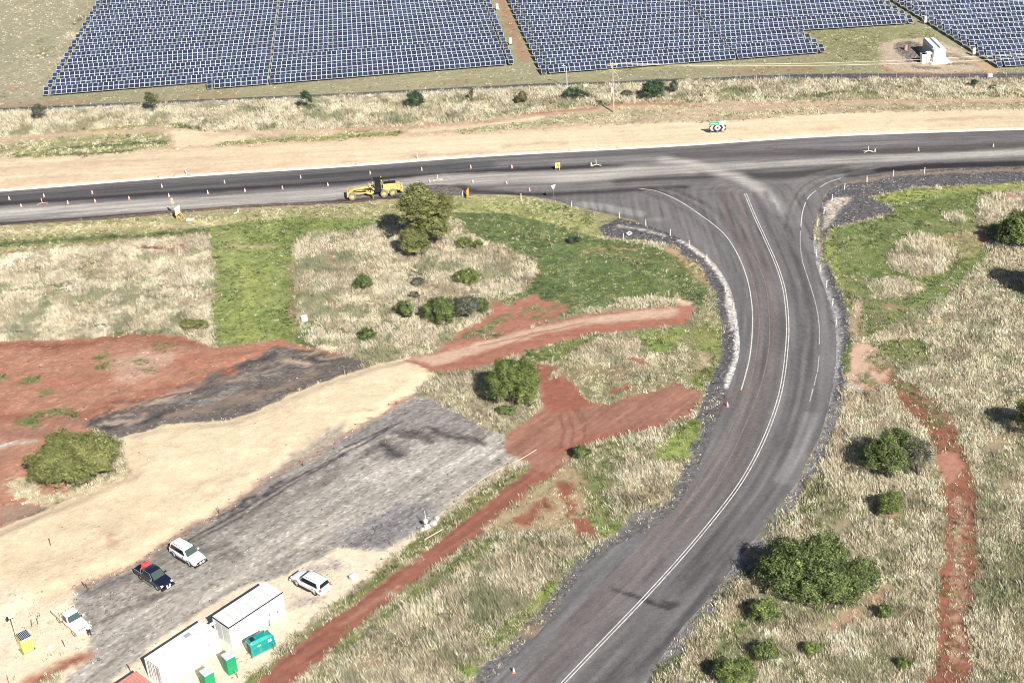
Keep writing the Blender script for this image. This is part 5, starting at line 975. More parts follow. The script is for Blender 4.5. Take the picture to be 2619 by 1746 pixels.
# correct its heading to that of the white container
a1, b1, y1_, _ = frame_from((407, 1708), (553.5, 1610), 2.75)
far_c = Vector(G(348.4, 1715, 2.6)); L = 6.06
dvec = Vector((math.cos(y1_), math.sin(y1_))); nvec = Vector((-math.sin(y1_), math.cos(y1_)))
org = far_c-dvec*L-nvec*2.44; t.location = (org.x, org.y, 0); t.rotation_euler = (0, 0, y1_)

# portable toilets
def toilet(pl, pr, label):
    a, b, yaw, L_ = frame_from(pl, pr, 2.25); w = 1.12
    t = thing('portable_toilet', label, 'portable toilet', (a.x, a.y, 0), yaw, 'portable toilets behind the white container')
    m = MB(); m.box(.02, w-.02, .02, 1.16, .1, 2.12)
    m.build('cabin', GRN, t, .04)
    m = MB(); m.box(0, w, 0, 1.18, 2.1, 2.25, tx=.08, ty=.08); m.build('roof', GREYR, t, .03)
    m = MB(); m.box(0, w, 0, 1.18, 0, .1); m.build('base', GRN, t, .02)
    m = MB(); m.box(.0, .02, .2, .98, .2, 2.0)
    for k in range(4): m.box(-.01, .0, .3, .88, .5+.4*k, .56+.4*k)
    m.build('door', mat('darker_green_door', (.008, .2, .09), .45), t)
    m = MB(); m.cyl((.9, .95, 2.2), (.9, .95, 2.5), .05, n=8); m.build('vent_pipe', WHITE, t)
toilet((578, 1686.5), (604.5, 1672), 'green portable toilet nearer the hut, between container and generator'); toilet((523, 1728), (550.4, 1712), 'green portable toilet cut by the bottom edge of the photo')
# generator
a, b, yaw, L = frame_from((647, 1684.5), (696, 1660), 0)
t = thing('generator', 'teal enclosed generator on skids beside the white hut', 'generator', (a.x, a.y, 0), yaw)
m = MB(); w = 1.25; L = 2.75
m.loft([[(x, 0, .25), (x, w, .25), (x, w, 1.75), (x, w-.22, zt), (x, .22, zt), (x, 0, 1.75)] for x, zt in ((0, 1.9), (.25, 2.05), (L-.7, 2.05), (L-.2, 1.9), (L, 1.6))]); m.build('canopy', TEAL, t, .03)
m = MB()
for k in range(6): m.box(-.015, 0, .18, w-.18, .45+.2*k, .55+.2*k)
m.build('radiator_grille', BLACK, t)
m = MB(); m.box(.25, .75, .3, w-.3, 2.0, 2.07); m.build('air_outlet', BLACK, t)
m = MB(); m.cyl((L-.7, w*.55, 1.9), (L-.7, w*.55, 2.25), .07); m.cyl((L-.7, w*.55, 2.25), (L-.5, w*.55, 2.3), .07); m.build('exhaust', STEEL, t)
m = MB(); m.box(L-.75, L-.35, -.02, 0, 1.2, 1.55); m.build('control_panel', WHITE, t); m = MB(); m.box(.75, 1.15, -.02, 0, 1.25, 1.42); m.build('warning_label', YEL, t)
for x in (.2, 1.25, 2.1):
    m = MB(); m.box(x+.0, x+.7, -.012, 0, .4, 1.1); m.build('side_door', mat('teal_door', (.01, .24, .22), .4), t)
m = MB(); m.box(-.15, L+.15, .1, .25, .0, .14); m.box(-.15, L+.15, w-.25, w-.1, 0, .14); m.box(.1, L-.1, .05, w-.05, .14, .26); m.build('skid', STEEL, t)
# yellow solar box with mast
a, b, yaw, L = frame_from((50, 1638), (79, 1623.7), 2.1); x_, y_ = a
t = thing('solar_light_tower', 'yellow box with a ribbed solar lid and a camera mast', 'solar tower', (x_, y_, 0), yaw)
m = MB(); w = 1.35; L = 1.35
m.loft([[(.12, .1, .12), (L-.12, .1, .12), (L-.12, w-.1, .12), (.12, w-.1, .12)], [(0, 0, 2.0), (L, 0, 2.0), (L, w, 2.0), (0, w, 2.0)]]); m.build('cabinet', YEL, t, .03)
m = MB(); m.box(.03, L-.03, .03, w-.03, 2.0, 2.08); m.build('solar_lid', PM[0], t)
m = MB()
for k in range(8): x = .1+k*(L-.2)/7; m.box(x-.02, x+.02, .05, w-.05, 2.08, 2.11)
m.build('lid_ribs', GREYR, t)
m = MB(); m.box(.2, L-.2, -.02, .045, 1.7, 1.98); m.build('name_plate', WHITE, t); m = MB(); m.box(.42, .85, -.03, -.02, 1.79, 1.87); m.build('plate_marking', DENIM, t)
m = MB(); m.box(-.05, L+.05, .05, w-.05, 0, .12); m.build('base', STEEL, t)
m = MB(); m.cyl((.2, w+.15, 0), (.2, w+.15, 4.3), .1, .07, 10); m.build('mast', CREAM, t)
m = MB(); m.cyl((-.1, w+.15, 4.35), (.5, w+.15, 4.35), .14); m.build('camera_head', WHITE, t); m = MB(); m.box(-.28, -.1, w, w+.3, 4.2, 4.5); m.build('lamp', BLACK, t)

# inverter cabin
a, b, yaw, L = frame_from((2386, 162), (2418, 160), 0)
t = thing('inverter_cabin', 'white inverter cabin with ridged roof standing on a gravel pad', 'inverter cabin', (a.x, a.y, 0), yaw+.02)
w = 7.2; h = 2.7; L = 2.5; sk = Matrix.Rotation(.12, 4, 'Z')
m = MB(); m.box(0, L, 0, w, .25, h); m.build('wall', SHED, t, .02)
m = MB(); m.box(-.05, L+.05, -.05, w+.05, h, h+.1); m.build('roof', GREYR, t)
m = MB(); m.box(.1, .55, .9, w-.2, h+.1, h+.42); m.box(1.5, 2.1, .9, w-.2, h+.1, h+.42); m.build('roof_duct', WHITE, t, .03)
m = MB(); m.box(.2, L-.15, -.03, 0, .45, h-.25); m.build('end_door', GREYR, t)
m = MB(); m.box(-.04, 0, 1.0, w-.3, .5, h-.3); m.build('side_panel', BLUEG, t)
m = MB(); m.box(-.6, 3.6, -.9, 2.0, 0, .22); m.build('slab', CONC, t)
m = MB(); m.box(-1.35, -.3, .05, 1.3, .22, 2.2); m.build('switch_cabinet', WHITE, t, .03); m = MB(); m.box(-2.35, -1.5, .0, 1.2, .0, 2.0); m.box(-2.45, -1.45, -.05, 1.25, 1.5, 2.0); m.build('transformer_cabinet', WHITE, t, .03)
m = MB(); m.box(-.6, -.35, .02, .05, .5, 1.9); m.build('cabinet_vent', BLACK, t)
t = thing('water_drum', 'faded pink drum on the gravel pad left of the inverter cabin', 'drum', (*G(2316, 128), 0)); m = MB(); m.cyl((0, 0, 0), (0, 0, 1.0), .35, n=14); m.build('barrel', mat('pink_drum', (.6, .32, .28), .6), t); m = MB(); m.cyl((0, 0, 1.0), (0, 0, 1.04), .37, n=14); m.build('lid', REDC, t)

# ------------------------------------------------------------------ vehicles
def wheel(parent, x, y, r, w, tyre=RUB, rim=ALLOY, side=1):
    m = MB(); n = 20
    prof = [(r*.62, -w/2), (r*.93, -w/2), (r, -w*.3), (r, w*.3), (r*.93, w/2), (r*.62, w/2)]
    rings = [[(x+rr*math.cos(2*math.pi*i/n), y+yy, r+rr*math.sin(2*math.pi*i/n)) for i in range(n)] for rr, yy in prof]
    m.loft(rings, cap=False); wl = m.build('wheel', tyre, parent, smooth_=True)
    m = MB(); m.cyl((x, y-w*.3, r), (x, y+w*.3, r), r*.62, n=16)
    for k in range(5):
        a = 2*math.pi*k/5; m.cyl((x+math.cos(a)*r*.12, y+side*w*.32, r+math.sin(a)*r*.12), (x+math.cos(a)*r*.56, y+side*w*.36, r+math.sin(a)*r*.56), .035, n=5)
    m.build('rim', rim, wl)
def ring(x, hw, hwt, z0, zs, zt, rr=.12):
    """closed section across the body: sill, shoulder, top"""
    return [(x, -hw*.9, z0), (x, -hw, z0+.18), (x, -hw, zs), (x, -hwt, zt-.02), (x, -hwt*.8, zt), (x, hwt*.8, zt), (x, hwt, zt-.02), (x, hw, zs), (x, hw, z0+.18), (x, hw*.9, z0)]
def place(front_px, rear_px, wb, half, side):
    """contact points of the visible-side wheels; side=+1 when the visible side is the vehicle's left"""
    f_ = Vector(G(*front_px)); r_ = Vector(G(*rear_px)); d = (f_-r_).normalized(); n = Vector((-d.y, d.x))
    c = (f_+r_)/2-n*half*side; return (c.x, c.y, 0), math.atan2(d.y, d.x)
def suv(name, label, loc, rz, paint=WHITE, bullbar=True, spare=False):
    t = thing(name, label, 'car', loc, rz, 'vehicles parked in the yard'); fx = 1.395; hw = .93
    b = MB()
    st = [(-2.28, .80, .70, .50, .85, 1.00), (-2.22, .90, .84, .42, .98, 1.10), (-1.4, .93, .88, .36, 1.0, 1.12), (.2, .93, .88, .36, 1.0, 1.10), (.95, .93, .86, .36, .98, 1.08), (1.3, .93, .84, .38, .95, 1.06), (2.1, .90, .76, .42, .86, .96), (2.36, .82, .66, .48, .78, .86), (2.46, .70, .55, .52, .68, .74)]
    b.loft([ring(*s) for s in st]); b.build('body', paint, t, smooth_=True)
    c = MB()
    cs = [(-2.24, .80, .62, 1.06, 1.12, 1.16), (-2.08, .84, .66, 1.05, 1.2, 1.74), (-1.7, .86, .68, 1.05, 1.2, 1.84), (-.6, .87, .70, 1.05, 1.2, 1.87), (.25, .87, .69, 1.05, 1.2, 1.83), (.42, .86, .67, 1.05, 1.18, 1.76), (1.02, .84, .72, 1.02, 1.06, 1.10)]
    c.loft([[(x, -a, z0), (x, -a, zs), (x, -bb, zt-.05), (x, -bb*.85, zt), (x, bb*.85, zt), (x, bb, zt-.05), (x, a, zs), (x, a, z0)] for x, a, bb, z0, zs, zt in cs]); c.build('roof_cabin', paint, t, smooth_=True)
    g = MB(); g.add([(.50, -.64, 1.70), (.50, .64, 1.70), (1.02, .74, 1.10), (1.02, -.74, 1.10)], [(0, 1, 2, 3)]); 
    for v in range(4): p = g.v[v]; g.v[v] = (p[0]+.03, p[1], p[2]+.035)
    g.build('windscreen', WIND, t)
    for s in (-1, 1):
        g = MB(); g.add([(-1.98, s*.890, 1.2), (.78, s*.890, 1.18), (.36, s*.762, 1.70), (-1.75, s*.755, 1.72)], [(0, 1, 2, 3)]); g.build('side_window', GLASS, t)
        w_ = MB(); w_.box(-1.0, -.94, s*.80-.1, s*.80+.1, 1.15, 1.74, 0, None, 0, 0)
    g = MB(); g.add([(-2.17, -.62, 1.66), (-2.17, .62, 1.66), (-2.285, .74, 1.2), (-2.285, -.74, 1.2)], [(0, 1, 2, 3)]); g.build('rear_window', GLASS, t)
    for s in (-1, 1):
        for x in (-fx, fx): wheel(t, x, s*.80, .39, .25, side=s)
        m = MB(); m.box(-.85, .85, s*.97-.09, s*.97+.09, .36, .42); m.build('side_step', BLACK, t)
        m = MB()
        for x in (-fx, fx):
            pts = [(x+.47*math.cos(a), s*.925, .42+.47*math.sin(a)) for a in [math.pi*k/10 for k in range(11)]]; m.tube(pts, .035, 5)
        m.build('wheel_arch', BLACK, t)
        m = MB(); m.box(2.12, 2.42, s*.68-.14, s*.68+.14, .72, .88, tx=.04, ty=.03); m.build('headlight', LAMP, t)
        m = MB(); m.box(-2.34, -2.24, s*.78-.09, s*.78+.09, .85, 1.15); m.build('tail_light', REDL, t)
        m = MB(); m.box(.72, .9, s*1.03-.12, s*1.03+.12, 1.12, 1.3); m.build('mirror', paint, t, .03)
        m = MB(); m.cyl((-1.6, s*.62, 1.87), (.1, s*.62, 1.87), .025, n=6); m.build('roof_rail', BLACK, t)
    m = MB(); m.box(2.38, 2.5, -.55, .55, .62, .78); m.build('grille', BLACK, t); m = MB(); m.box(2.5, 2.54, -.26, .26, .42, .54); m.build('number_plate', WHITE, t)
    m = MB(); m.box(2.34, 2.6, -.88, .88, .36, .5); m.build('front_bumper', BLACK if bullbar else paint, t, .04); m = MB(); m.box(-2.42, -2.2, -.86, .86, .4, .62); m.build('rear_bumper', paint, t, .04)
    if bullbar:
        m = MB(); m.tube([(2.6, -.85, .5), (2.66, -.55, .95), (2.66, .55, .95), (2.6, .85, .5)], .04, 7); m.tube([(2.62, -.4, .5), (2.66, -.4, .95)], .035, 6); m.tube([(2.62, .4, .5), (2.66, .4, .95)], .035, 6); m.build('bull_bar', BLACK, t)
        for s in (-1, 1): m = MB(); m.cyl((2.66, s*.22, .78), (2.76, s*.22, .78), .12, n=12); m.build('spot_light', LAMP, t)
    m = MB(); m.cyl((.9, -.7, 1.08), (.95, -.7, 1.1), .02); m.tube([(1.0, -.5, 1.12), (1.0, .3, 1.12)], .02, 5); m.build('wiper', BLACK, t)
    if spare: m = MB(); m.tube([(-2.4, -.2, .5), (-2.62, -.2, .5)], .04, 6); m.build('tow_bar', BLACK, t)
    return t
loc, rz = place((487, 1448), (448.6, 1424), 2.79, .8, -1)
s1_ = suv('suv_car', 'white four-wheel-drive wagon with spot lights, facing the lower right', loc, rz)
loc, rz = place((759.4, 1497), (807.6, 1522), 2.79, .8, 1)
suv('suv_car', 'white four-wheel-drive wagon with tow bar, parked right of the white hut', loc, rz, spare=True, bullbar=False)

def ute(label, loc, rz):
    t = thing('ute', label, 'pickup', loc, rz, 'vehicles parked in the yard'); fx = 1.54; P_ = NAVY
    b = MB(); st = [(.75, .90, .86, .40, 1.0, 1.10), (1.2, .91, .84, .40, .98, 1.08), (2.1, .88, .76, .44, .90, .98), (2.42, .80, .64, .5, .80, .88), (2.52, .68, .54, .55, .70, .76)]
    b.loft([ring(-1.05, .90, .86, .38, 1.0, 1.10)]+[ring(*s) for s in st]); b.build('body', P_, t, smooth_=True)
    m = MB(); m.box(-2.65, -1.08, -.9, .9, .45, .62); m.box(-2.65, -1.08, -.9, -.82, .6, 1.1); m.box(-2.65, -1.08, .82, .9, .6, 1.1); m.box(-2.65, -2.57, -.82, .82, .6, 1.1); m.box(-1.16, -1.08, -.82, .82, .6, 1.1); m.build('tray', P_, t, .02)
    m = MB(); m.box(-2.5, -1.2, -.8, .8, .62, .66); m.build('tray_liner', BLACK, t)
    m = MB(); m.box(-2.68, -1.04, -.93, -.85, 1.1, 1.15); m.box(-2.68, -1.04, .85, .93, 1.1, 1.15); m.build('tray_rail', STEEL, t, .015)
    c = MB(); cs = [(-1.05, .84, .70, 1.06, 1.2, 1.62), (-.85, .86, .70, 1.05, 1.2, 1.76), (.0, .86, .70, 1.05, 1.2, 1.79), (.35, .86, .68, 1.05, 1.18, 1.74), (1.1, .84, .72, 1.02, 1.06, 1.10)]
    c.loft([[(x, -a, z0), (x, -a, zs), (x, -bb, zt-.05), (x, -bb*.85, zt), (x, bb*.85, zt), (x, bb, zt-.05), (x, a, zs), (x, a, z0)] for x, a, bb, z0, zs, zt in cs]); c.build('roof_cabin', P_, t, smooth_=True)
    g = MB(); g.add([(.47, -.65, 1.70), (.47, .65, 1.70), (1.12, .74, 1.13), (1.12, -.74, 1.13)], [(0, 1, 2, 3)]); g.build('windscreen', WIND, t)
    for s in (-1, 1):
        g = MB(); g.add([(-.9, s*.89, 1.2), (.85, s*.89, 1.18), (.34, s*.755, 1.66), (-.75, s*.75, 1.68)], [(0, 1, 2, 3)]); g.build('side_window', GLASS, t)
        m = MB(); m.tube([(-.92, s*.87, 1.22), (-.72, s*.74, 1.72), (.3, s*.74, 1.72), (.86, s*.88, 1.2)], .022, 5); m.build('window_trim', STEEL, t)
        for x in (-fx, fx): wheel(t, x, s*.78, .38, .26, side=s, rim=ALLOY if x > 0 else DUSTR)
        m = MB(); m.tube([(-1.25, s*.86, .75), (-1.2, s*.86, 1.7), (-1.15, s*.6, 1.86)], .04, 6); m.build('roll_hoop', STEEL, t)
        m = MB(); m.box(2.14, 2.46, s*.66-.16, s*.66+.16, .76, .92, tx=.04, ty=.03); m.build('headlight', LAMP, t)
        m = MB(); m.cyl((2.62, s*.2, .76), (2.7, s*.2, .76), .12, n=12); m.build('spot_light', LAMP, t)
        m = MB(); m.box(.76, .93, s*1.02-.12, s*1.02+.12, 1.12, 1.3); m.build('mirror', STEEL if s < 0 else BLACK, t, .03)
        m = MB(); m.box(-.95, .95, s*.98-.08, s*.98+.08, .36, .42); m.build('side_step', STEEL, t)
    m = MB(); m.tube([(-1.15, -.6, 1.86), (-1.15, .6, 1.86)], .04, 6); m.build('roll_hoop', STEEL, t)
    m = MB(); m.box(2.4, 2.62, -.86, .86, .38, .56); m.tube([(2.6, -.8, .55), (2.64, -.4, .66), (2.64, .4, .66), (2.6, .8, .55)], .035, 6); m.build('bull_bar', BLACK, t); m = MB(); m.box(2.62, 2.66, -.26, .26, .42, .55); m.build('number_plate', WHITE, t)
    return t
loc, rz = place((404.6, 1509), (361, 1480.3), 3.08, .8, -1)
u1 = ute('dark blue double-cab pickup facing the lower right', loc, rz)
R_ = Matrix.Translation(loc) @ Matrix.Rotation(rz, 4, 'Z')
t = thing('red_tool_box', 'red covered load standing in the tray of the dark pickup', 'tool box', R_ @ Vector((-1.75, .35, .66)), rz+.08)
m = MB(); m.box(-.5, .5, -.55, .55, 0, .85, tx=.08, ty=.06); m.build('cover', REDT, t, .05); m = MB(); m.tube([(-.52, -.3, .1), (-.46, -.3, .87), (.46, -.3, .87), (.52, -.3, .1)], .02, 5); m.tube([(-.52, .3, .1), (-.46, .3, .87), (.46, .3, .87), (.52, .3, .1)], .02, 5); m.build('strap', REDC, t)
def tray_ute(label, loc, rz):
    t = thing('tray_ute', label, 'pickup', loc, rz, 'vehicles parked in the yard'); fx = 1.59
    b = MB(); st = [(-.55, .84, .82, .5, 1.0, 1.14), (.5, .86, .83, .5, 1.0, 1.16), (.75, .86, .82, .5, 1.0, 1.18), (1.9, .84, .78, .55, 1.0, 1.14), (2.2, .80, .74, .6, .96, 1.08), (2.26, .76, .7, .62, .9, 1.0)]
    b.loft([ring(*s) for s in st]); b.build('body', WHITE, t, smooth_=True)
    c = MB(); cs = [(-.55, .82, .70, 1.1, 1.2, 1.9), (-.3, .84, .72, 1.1, 1.2, 1.96), (.3, .84, .72, 1.1, 1.2, 1.95), (.42, .84, .71, 1.1, 1.2, 1.88), (.78, .82, .76, 1.1, 1.16, 1.2)]
    c.loft([[(x, -a, z0), (x, -a, zs), (x, -bb, zt-.05), (x, -bb*.85, zt), (x, bb*.85, zt), (x, bb, zt-.05), (x, a, zs), (x, a, z0)] for x, a, bb, z0, zs, zt in cs]); c.build('roof_cabin', WHITE, t, smooth_=True)
    g = MB(); g.add([(.46, -.66, 1.84), (.46, .66, 1.84), (.80, .74, 1.24), (.80, -.74, 1.24)], [(0, 1, 2, 3)]); g.build('windscreen', WIND, t)
    for s in (-1, 1):
        g = MB(); g.add([(-.4, s*.865, 1.22), (.6, s*.865, 1.22), (.36, s*.765, 1.8), (-.35, s*.765, 1.82)], [(0, 1, 2, 3)]); g.build('side_window', GLASS, t)
        for x in (-fx, fx): wheel(t, x, s*.78, .4, .24, side=s, tyre=DUSTR, rim=CREAM)
        m = MB(); m.box(1.25, 1.95, s*.86-.08, s*.86+.08, .8, .92); m.build('wheel_arch', CREAM, t, .03)
        m = MB(); m.cyl((2.24, s*.62, .92), (2.3, s*.62, .92), .11, n=12); m.build('headlight', LAMP, t)
        m = MB(); m.box(.7, .85, s*1.02-.12, s*1.02+.12, 1.2, 1.45); m.build('mirror', WHITE, t, .03)
        m = MB(); m.cyl((2.62, s*.2, .95), (2.7, s*.2, .95), .11, n=12); m.build('spot_light', LAMP, t)
    m = MB(); m.box(-2.75, -.72, -.98, .98, .86, .96); m.build('tray', CREAM, t, .01)
    m = MB(); m.box(-2.75, -.72, -1.0, -.95, .96, 1.2); m.box(-2.75, -.72, .95, 1.0, .96, 1.2); m.box(-2.79, -2.75, -1.0, 1.0, .96, 1.2); m.build('drop_side', CREAM, t)
    m = MB(); m.tube([(-.72, -.9, .96), (-.66, -.9, 2.05), (-.66, .9, 2.05), (-.72, .9, .96)], .05, 6)
    for y in (-.5, -.1, .3, .6): m.cyl((-.68, y, .96), (-.66, y, 2.05), .025, n=5)
    m.tube([(-.69, -.9, 1.5), (-.69, .9, 1.5)], .03, 5); m.build('headboard', CREAM, t)
    m = MB(); m.box(-1.3, -.9, .0, .8, .96, 1.15); m.box(-1.35, -.85, -.7, -.3, .96, 1.3); m.build('tray_load', BLUEG, t, .02)
    m = MB(); m.box(2.28, 2.5, -.86, .86, .5, .68); m.tube([(2.5, -.7, .6), (2.58, -.5, 1.1), (2.58, .5, 1.1), (2.5, .7, .6)], .045, 7); m.build('bull_bar', WHITE, t); m = MB(); m.box(2.27, 2.3, -.45, .45, .74, .98); m.build('grille', BLACK, t)
    m = MB(); m.box(-2.6, -.6, -.4, .4, .55, .86); m.build('chassis', BLACK, t)
    return t
loc, rz = place((190, 1624.3), (153.6, 1592), 3.18, .8, -1)
tray_ute('white single-cab utility with a cream flat tray near the yellow box', loc, rz)
LUT = Matrix.Translation(loc) @ Matrix.Rotation(rz, 4, 'Z')

# grader
f_ = Vector(G(902, 512)); r_ = Vector(G(995, 502.5)); d = (f_-r_).normalized(); n_ = Vector((-d.y, d.x)); org = r_-n_*1.05
t = thing('road_grader', 'yellow motor grader with black cab working on the highway', 'grader', (org.x, org.y, 0), math.atan2(d.y, d.x))
WB = (f_-r_).length
def gw(x, y, r, s):
    m = MB(); n = 20; w = .42; prof = [(r*.55, -w/2), (r*.94, -w/2), (r, -w*.3), (r, w*.3), (r*.94, w/2), (r*.55, w/2)]
    m.loft([[(x+rr*math.cos(2*math.pi*i/n), y+yy, r+rr*math.sin(2*math.pi*i/n)) for i in range(n)] for rr, yy in prof], cap=False); o = m.build('wheel', DUSTR, t, smooth_=True)
    m = MB(); m.cyl((x, y-w*.35, r), (x, y+w*.35, r), r*.55, n=16); m.build('rim', CATY, o); m = MB(); m.cyl((x, y+s*w*.3, r), (x, y+s*w*.5, r), r*.2, n=10); m.build('hub', CREAM, o)
for s in (-1, 1):
    gw(-.78, s*1.05, .68, s); gw(.78, s*1.05, .68, s); gw(WB, s*1.0, .68, s)
m = MB(); m.box(-1.6, .9, -.5, .5, 1.0, 2.15, tx=.05); m.box(-1.6, 1.0, -.75, .75, 1.0, 1.35); m.build('engine_hood', CATY, t, .05)
m = MB(); m.box(-1.4, .7, -.45, .45, 2.15, 2.3); m.build('hood_top', BLACK, t, .03); m = MB(); m.cyl((-.3, .2, 2.3), (-.3, .2, 2.85), .08); m.build('exhaust', BLACK, t)
m = MB(); m.box(-2.1, -1.6, -.7, .7, .9, 1.9); m.box(-2.5, -2.1, -.9, .9, .7, 1.1); m.box(-2.6, -2.35, -.8, -.5, .5, 1.5); m.box(-2.6, -2.35, .5, .8, .5, 1.5); m.build('rear_ripper', CATY, t, .03)
m = MB(); m.box(1.0, 2.35, -.68, .68, .9, 1.3); m.box(1.05, 2.3, -.55, .55, 1.3, 3.05, tx=.12, ty=.05); m.build('cab', BLACK, t, .03)
m = MB(); m.box(1.1, 2.5, -.72, .72, 3.05, 3.17); m.build('cab_roof', BLACK, t, .03)
for s in (-1, 1):
    m = MB(); m.box(1.2, 2.15, s*.56-.012, s*.56+.012, 1.75, 2.85); m.build('cab_window', GLASS, t)
    m = MB(); m.tube([(1.16, s*.58, 1.3), (1.2, s*.56, 3.05)], .035, 5); m.build('cab_pillar', CATY if s > 0 else STEEL, t)
    m = MB(); m.box(2.5, 2.62, s*.85-.1, s*.85+.1, 2.7, 2.95); m.build('work_light', LAMP, t)
    m = MB(); m.box(1.0, 1.15, s*.85-.1, s*.85+.1, 2.95, 3.15); m.build('beacon', YEL, t)
m = MB(); m.box(2.34, 2.37, -.45, .45, 1.7, 2.9); m.build('cab_window', GLASS, t)
m = MB(); m.prism([(2.2, .9), (2.2, 1.35), (2.9, 1.75), (3.6, 1.9), (WB-.6, 1.8), (WB+.3, 1.45), (WB+.3, 1.1), (WB-.6, 1.5), (3.7, 1.55), (2.9, 1.4)], -.2, .2); m.build('arched_frame', CATY, t, .03)
m = MB(); m.box(WB-.25, WB+.25, -1.0, 1.0, .6, .85); m.box(WB-.2, WB+.6, -.45, .45, .85, 1.5, tx=.1); m.box(WB+.5, WB+.95, -1.1, 1.1, .6, 1.35, tx=.08); m.build('front_axle', CATY, t, .03)
m = MB(); m.prism([(2.6, .75), (WB-.2, .95), (WB-.2, 1.08), (2.6, .95)], -.55, -.4); m.prism([(2.6, .75), (WB-.2, .95), (WB-.2, 1.08), (2.6, .95)], .4, .55); m.cyl((3.2, 0, .62), (3.2, 0, .8), .75, n=20); m.build('circle_drawbar', CATY, t)
m = MB(); m.tube([(3.1, -.45, 1.8), (3.1, -.6, .9)], .07, 7); m.tube([(3.1, .45, 1.8), (3.1, .6, .9)], .07, 7); m.tube([(2.6, .5, 1.7), (4.2, .5, 1.65)], .05, 6); m.build('lift_cylinder', BLACK, t)
m = MB(); m.box(2.95, 3.35, -.4, .4, 1.8, 2.2); m.tube([(3.2, .2, 2.1), (3.25, .3, 2.8)], .04, 5); m.build('saddle', CATY, t, .02)
Tm = Matrix.Translation((3.2, 0, 0)) @ Matrix.Rotation(math.radians(14), 4, 'Z')
m = MB(); pr = [(.02, .08), (-.1, .3), (-.08, .55), (.06, .72), (.09, .7), (-.03, .53), (-.05, .3), (.06, .08)]; m.prism(pr, -1.8, 1.8, 0, Tm); m.build('blade', CATY, t)
m = MB(); m.box(-.05, .1, -1.85, 1.85, .03, .12, 0, Tm); m.build('cutting_edge', RUB, t)
m = MB()
for s in (-1, 1): m.box(-1.2, 1.2, s*.72-.12, s*.72+.12, .5, .95)
m.build('tandem_case', CATY, t, .04)
# windrow of millings behind the grader
pts_ = [(G(980+k*6, 482-abs(k-17)*.25)) for k in range(36)]

# ------------------------------------------------------------------ person bending at the ute
pl = G(229.5, 1624.5)
pt = thing('person', 'person in white shirt and navy trousers bending over at the front of the tray utility', 'person', (pl[0], pl[1], 0), rz+math.pi*.72)
def skin(name, nodes, edges, material, parent, sub=2):
    me = bpy.data.meshes.new(name); me.from_pydata([n[:3] for n in nodes], edges, []); me.materials.append(material)
    o = bpy.data.objects.new(name, me); COL.objects.link(o); o.parent = parent; KIDS.setdefault(parent.name, []).append(o)
    md = o.modifiers.new('Skin', 'SKIN'); md.use_smooth_shade = True
    for i, n in enumerate(nodes): me.skin_vertices[0].data[i].radius = (n[3], n[3] if len(n) < 5 else n[4])
    me.skin_vertices[0].data[0].use_root = True
    s = o.modifiers.new('Subdivision', 'SUBSURF'); s.levels = sub; s.render_levels = sub; return o
N = [(0, 0, .9, .12), (.18, 0, 1.08, .12), (.38, 0, 1.2, .13), (.52, 0, 1.24, .06), (.62, 0, 1.27, .09), (.72, 0, 1.25, .085)]
E = [(0, 1), (1, 2), (2, 3), (3, 4), (4, 5)]
def chain(pts, root):
    last = root
    for p in pts: N.append(p); E.append((last, len(N)-1)); last = len(N)-1
    return last
for s in (-1, 1):
    chain([(-.02, s*.1, .86, .1), (.06, s*.13, .48, .065), (0, s*.14, .1, .045), (.1, s*.15, .04, .04), (.2, s*.16, .03, .03)], 0)
    w_ = chain([(.4, s*.19, 1.17, .06), (.45, s*.25, .92, .045), (.62, s*.22, .78, .032), (.67, s*.21, .74, .036)], 2)
    for k, l in enumerate((.07, .08, .075, .06)):
        y = s*.21+(k-1.5)*.021; chain([(.70, y, .715, .010), (.70+l*.5, y, .69, .009), (.70+l*.7, y, .65, .008)], w_)
    chain([(.66, s*.21-s*.04, .72, .011), (.69, s*.21-s*.06, .69, .009)], w_)
skin('body', N, E, SKIN, pt)
skin('shirt', [(0, 0, .93, .15), (.18, 0, 1.09, .16), (.38, 0, 1.2, .16), (.46, 0, 1.23, .09), (.4, .19, 1.17, .085), (.44, .24, .98, .07), (.4, -.19, 1.17, .085), (.44, -.24, .98, .07)], [(0, 1), (1, 2), (2, 3), (2, 4), (4, 5), (2, 6), (6, 7)], SHIRT, pt)
skin('trousers', [(0, 0, .9, .15), (-.02, .1, .84, .125), (.06, .13, .48, .09), (0, .14, .12, .07), (-.02, -.1, .84, .125), (.06, -.13, .48, .09), (0, -.14, .12, .07)], [(0, 1), (1, 2), (2, 3), (0, 4), (4, 5), (5, 6)], DENIM, pt)
m = MB(); m.cyl((.60, 0, 1.33), (.70, 0, 1.37), .10, .09, 12); m.cyl((.60, 0, 1.325), (.605, 0, 1.33), .16, .16, 14); m.build('hat', SHIRT, pt)
m = MB()
for s in (-1, 1): m.box(-.06, .24, s*.15-.055, s*.15+.055, 0, .09, tx=.02, ty=.01)
m.build('boots', BROWN, pt, .02)

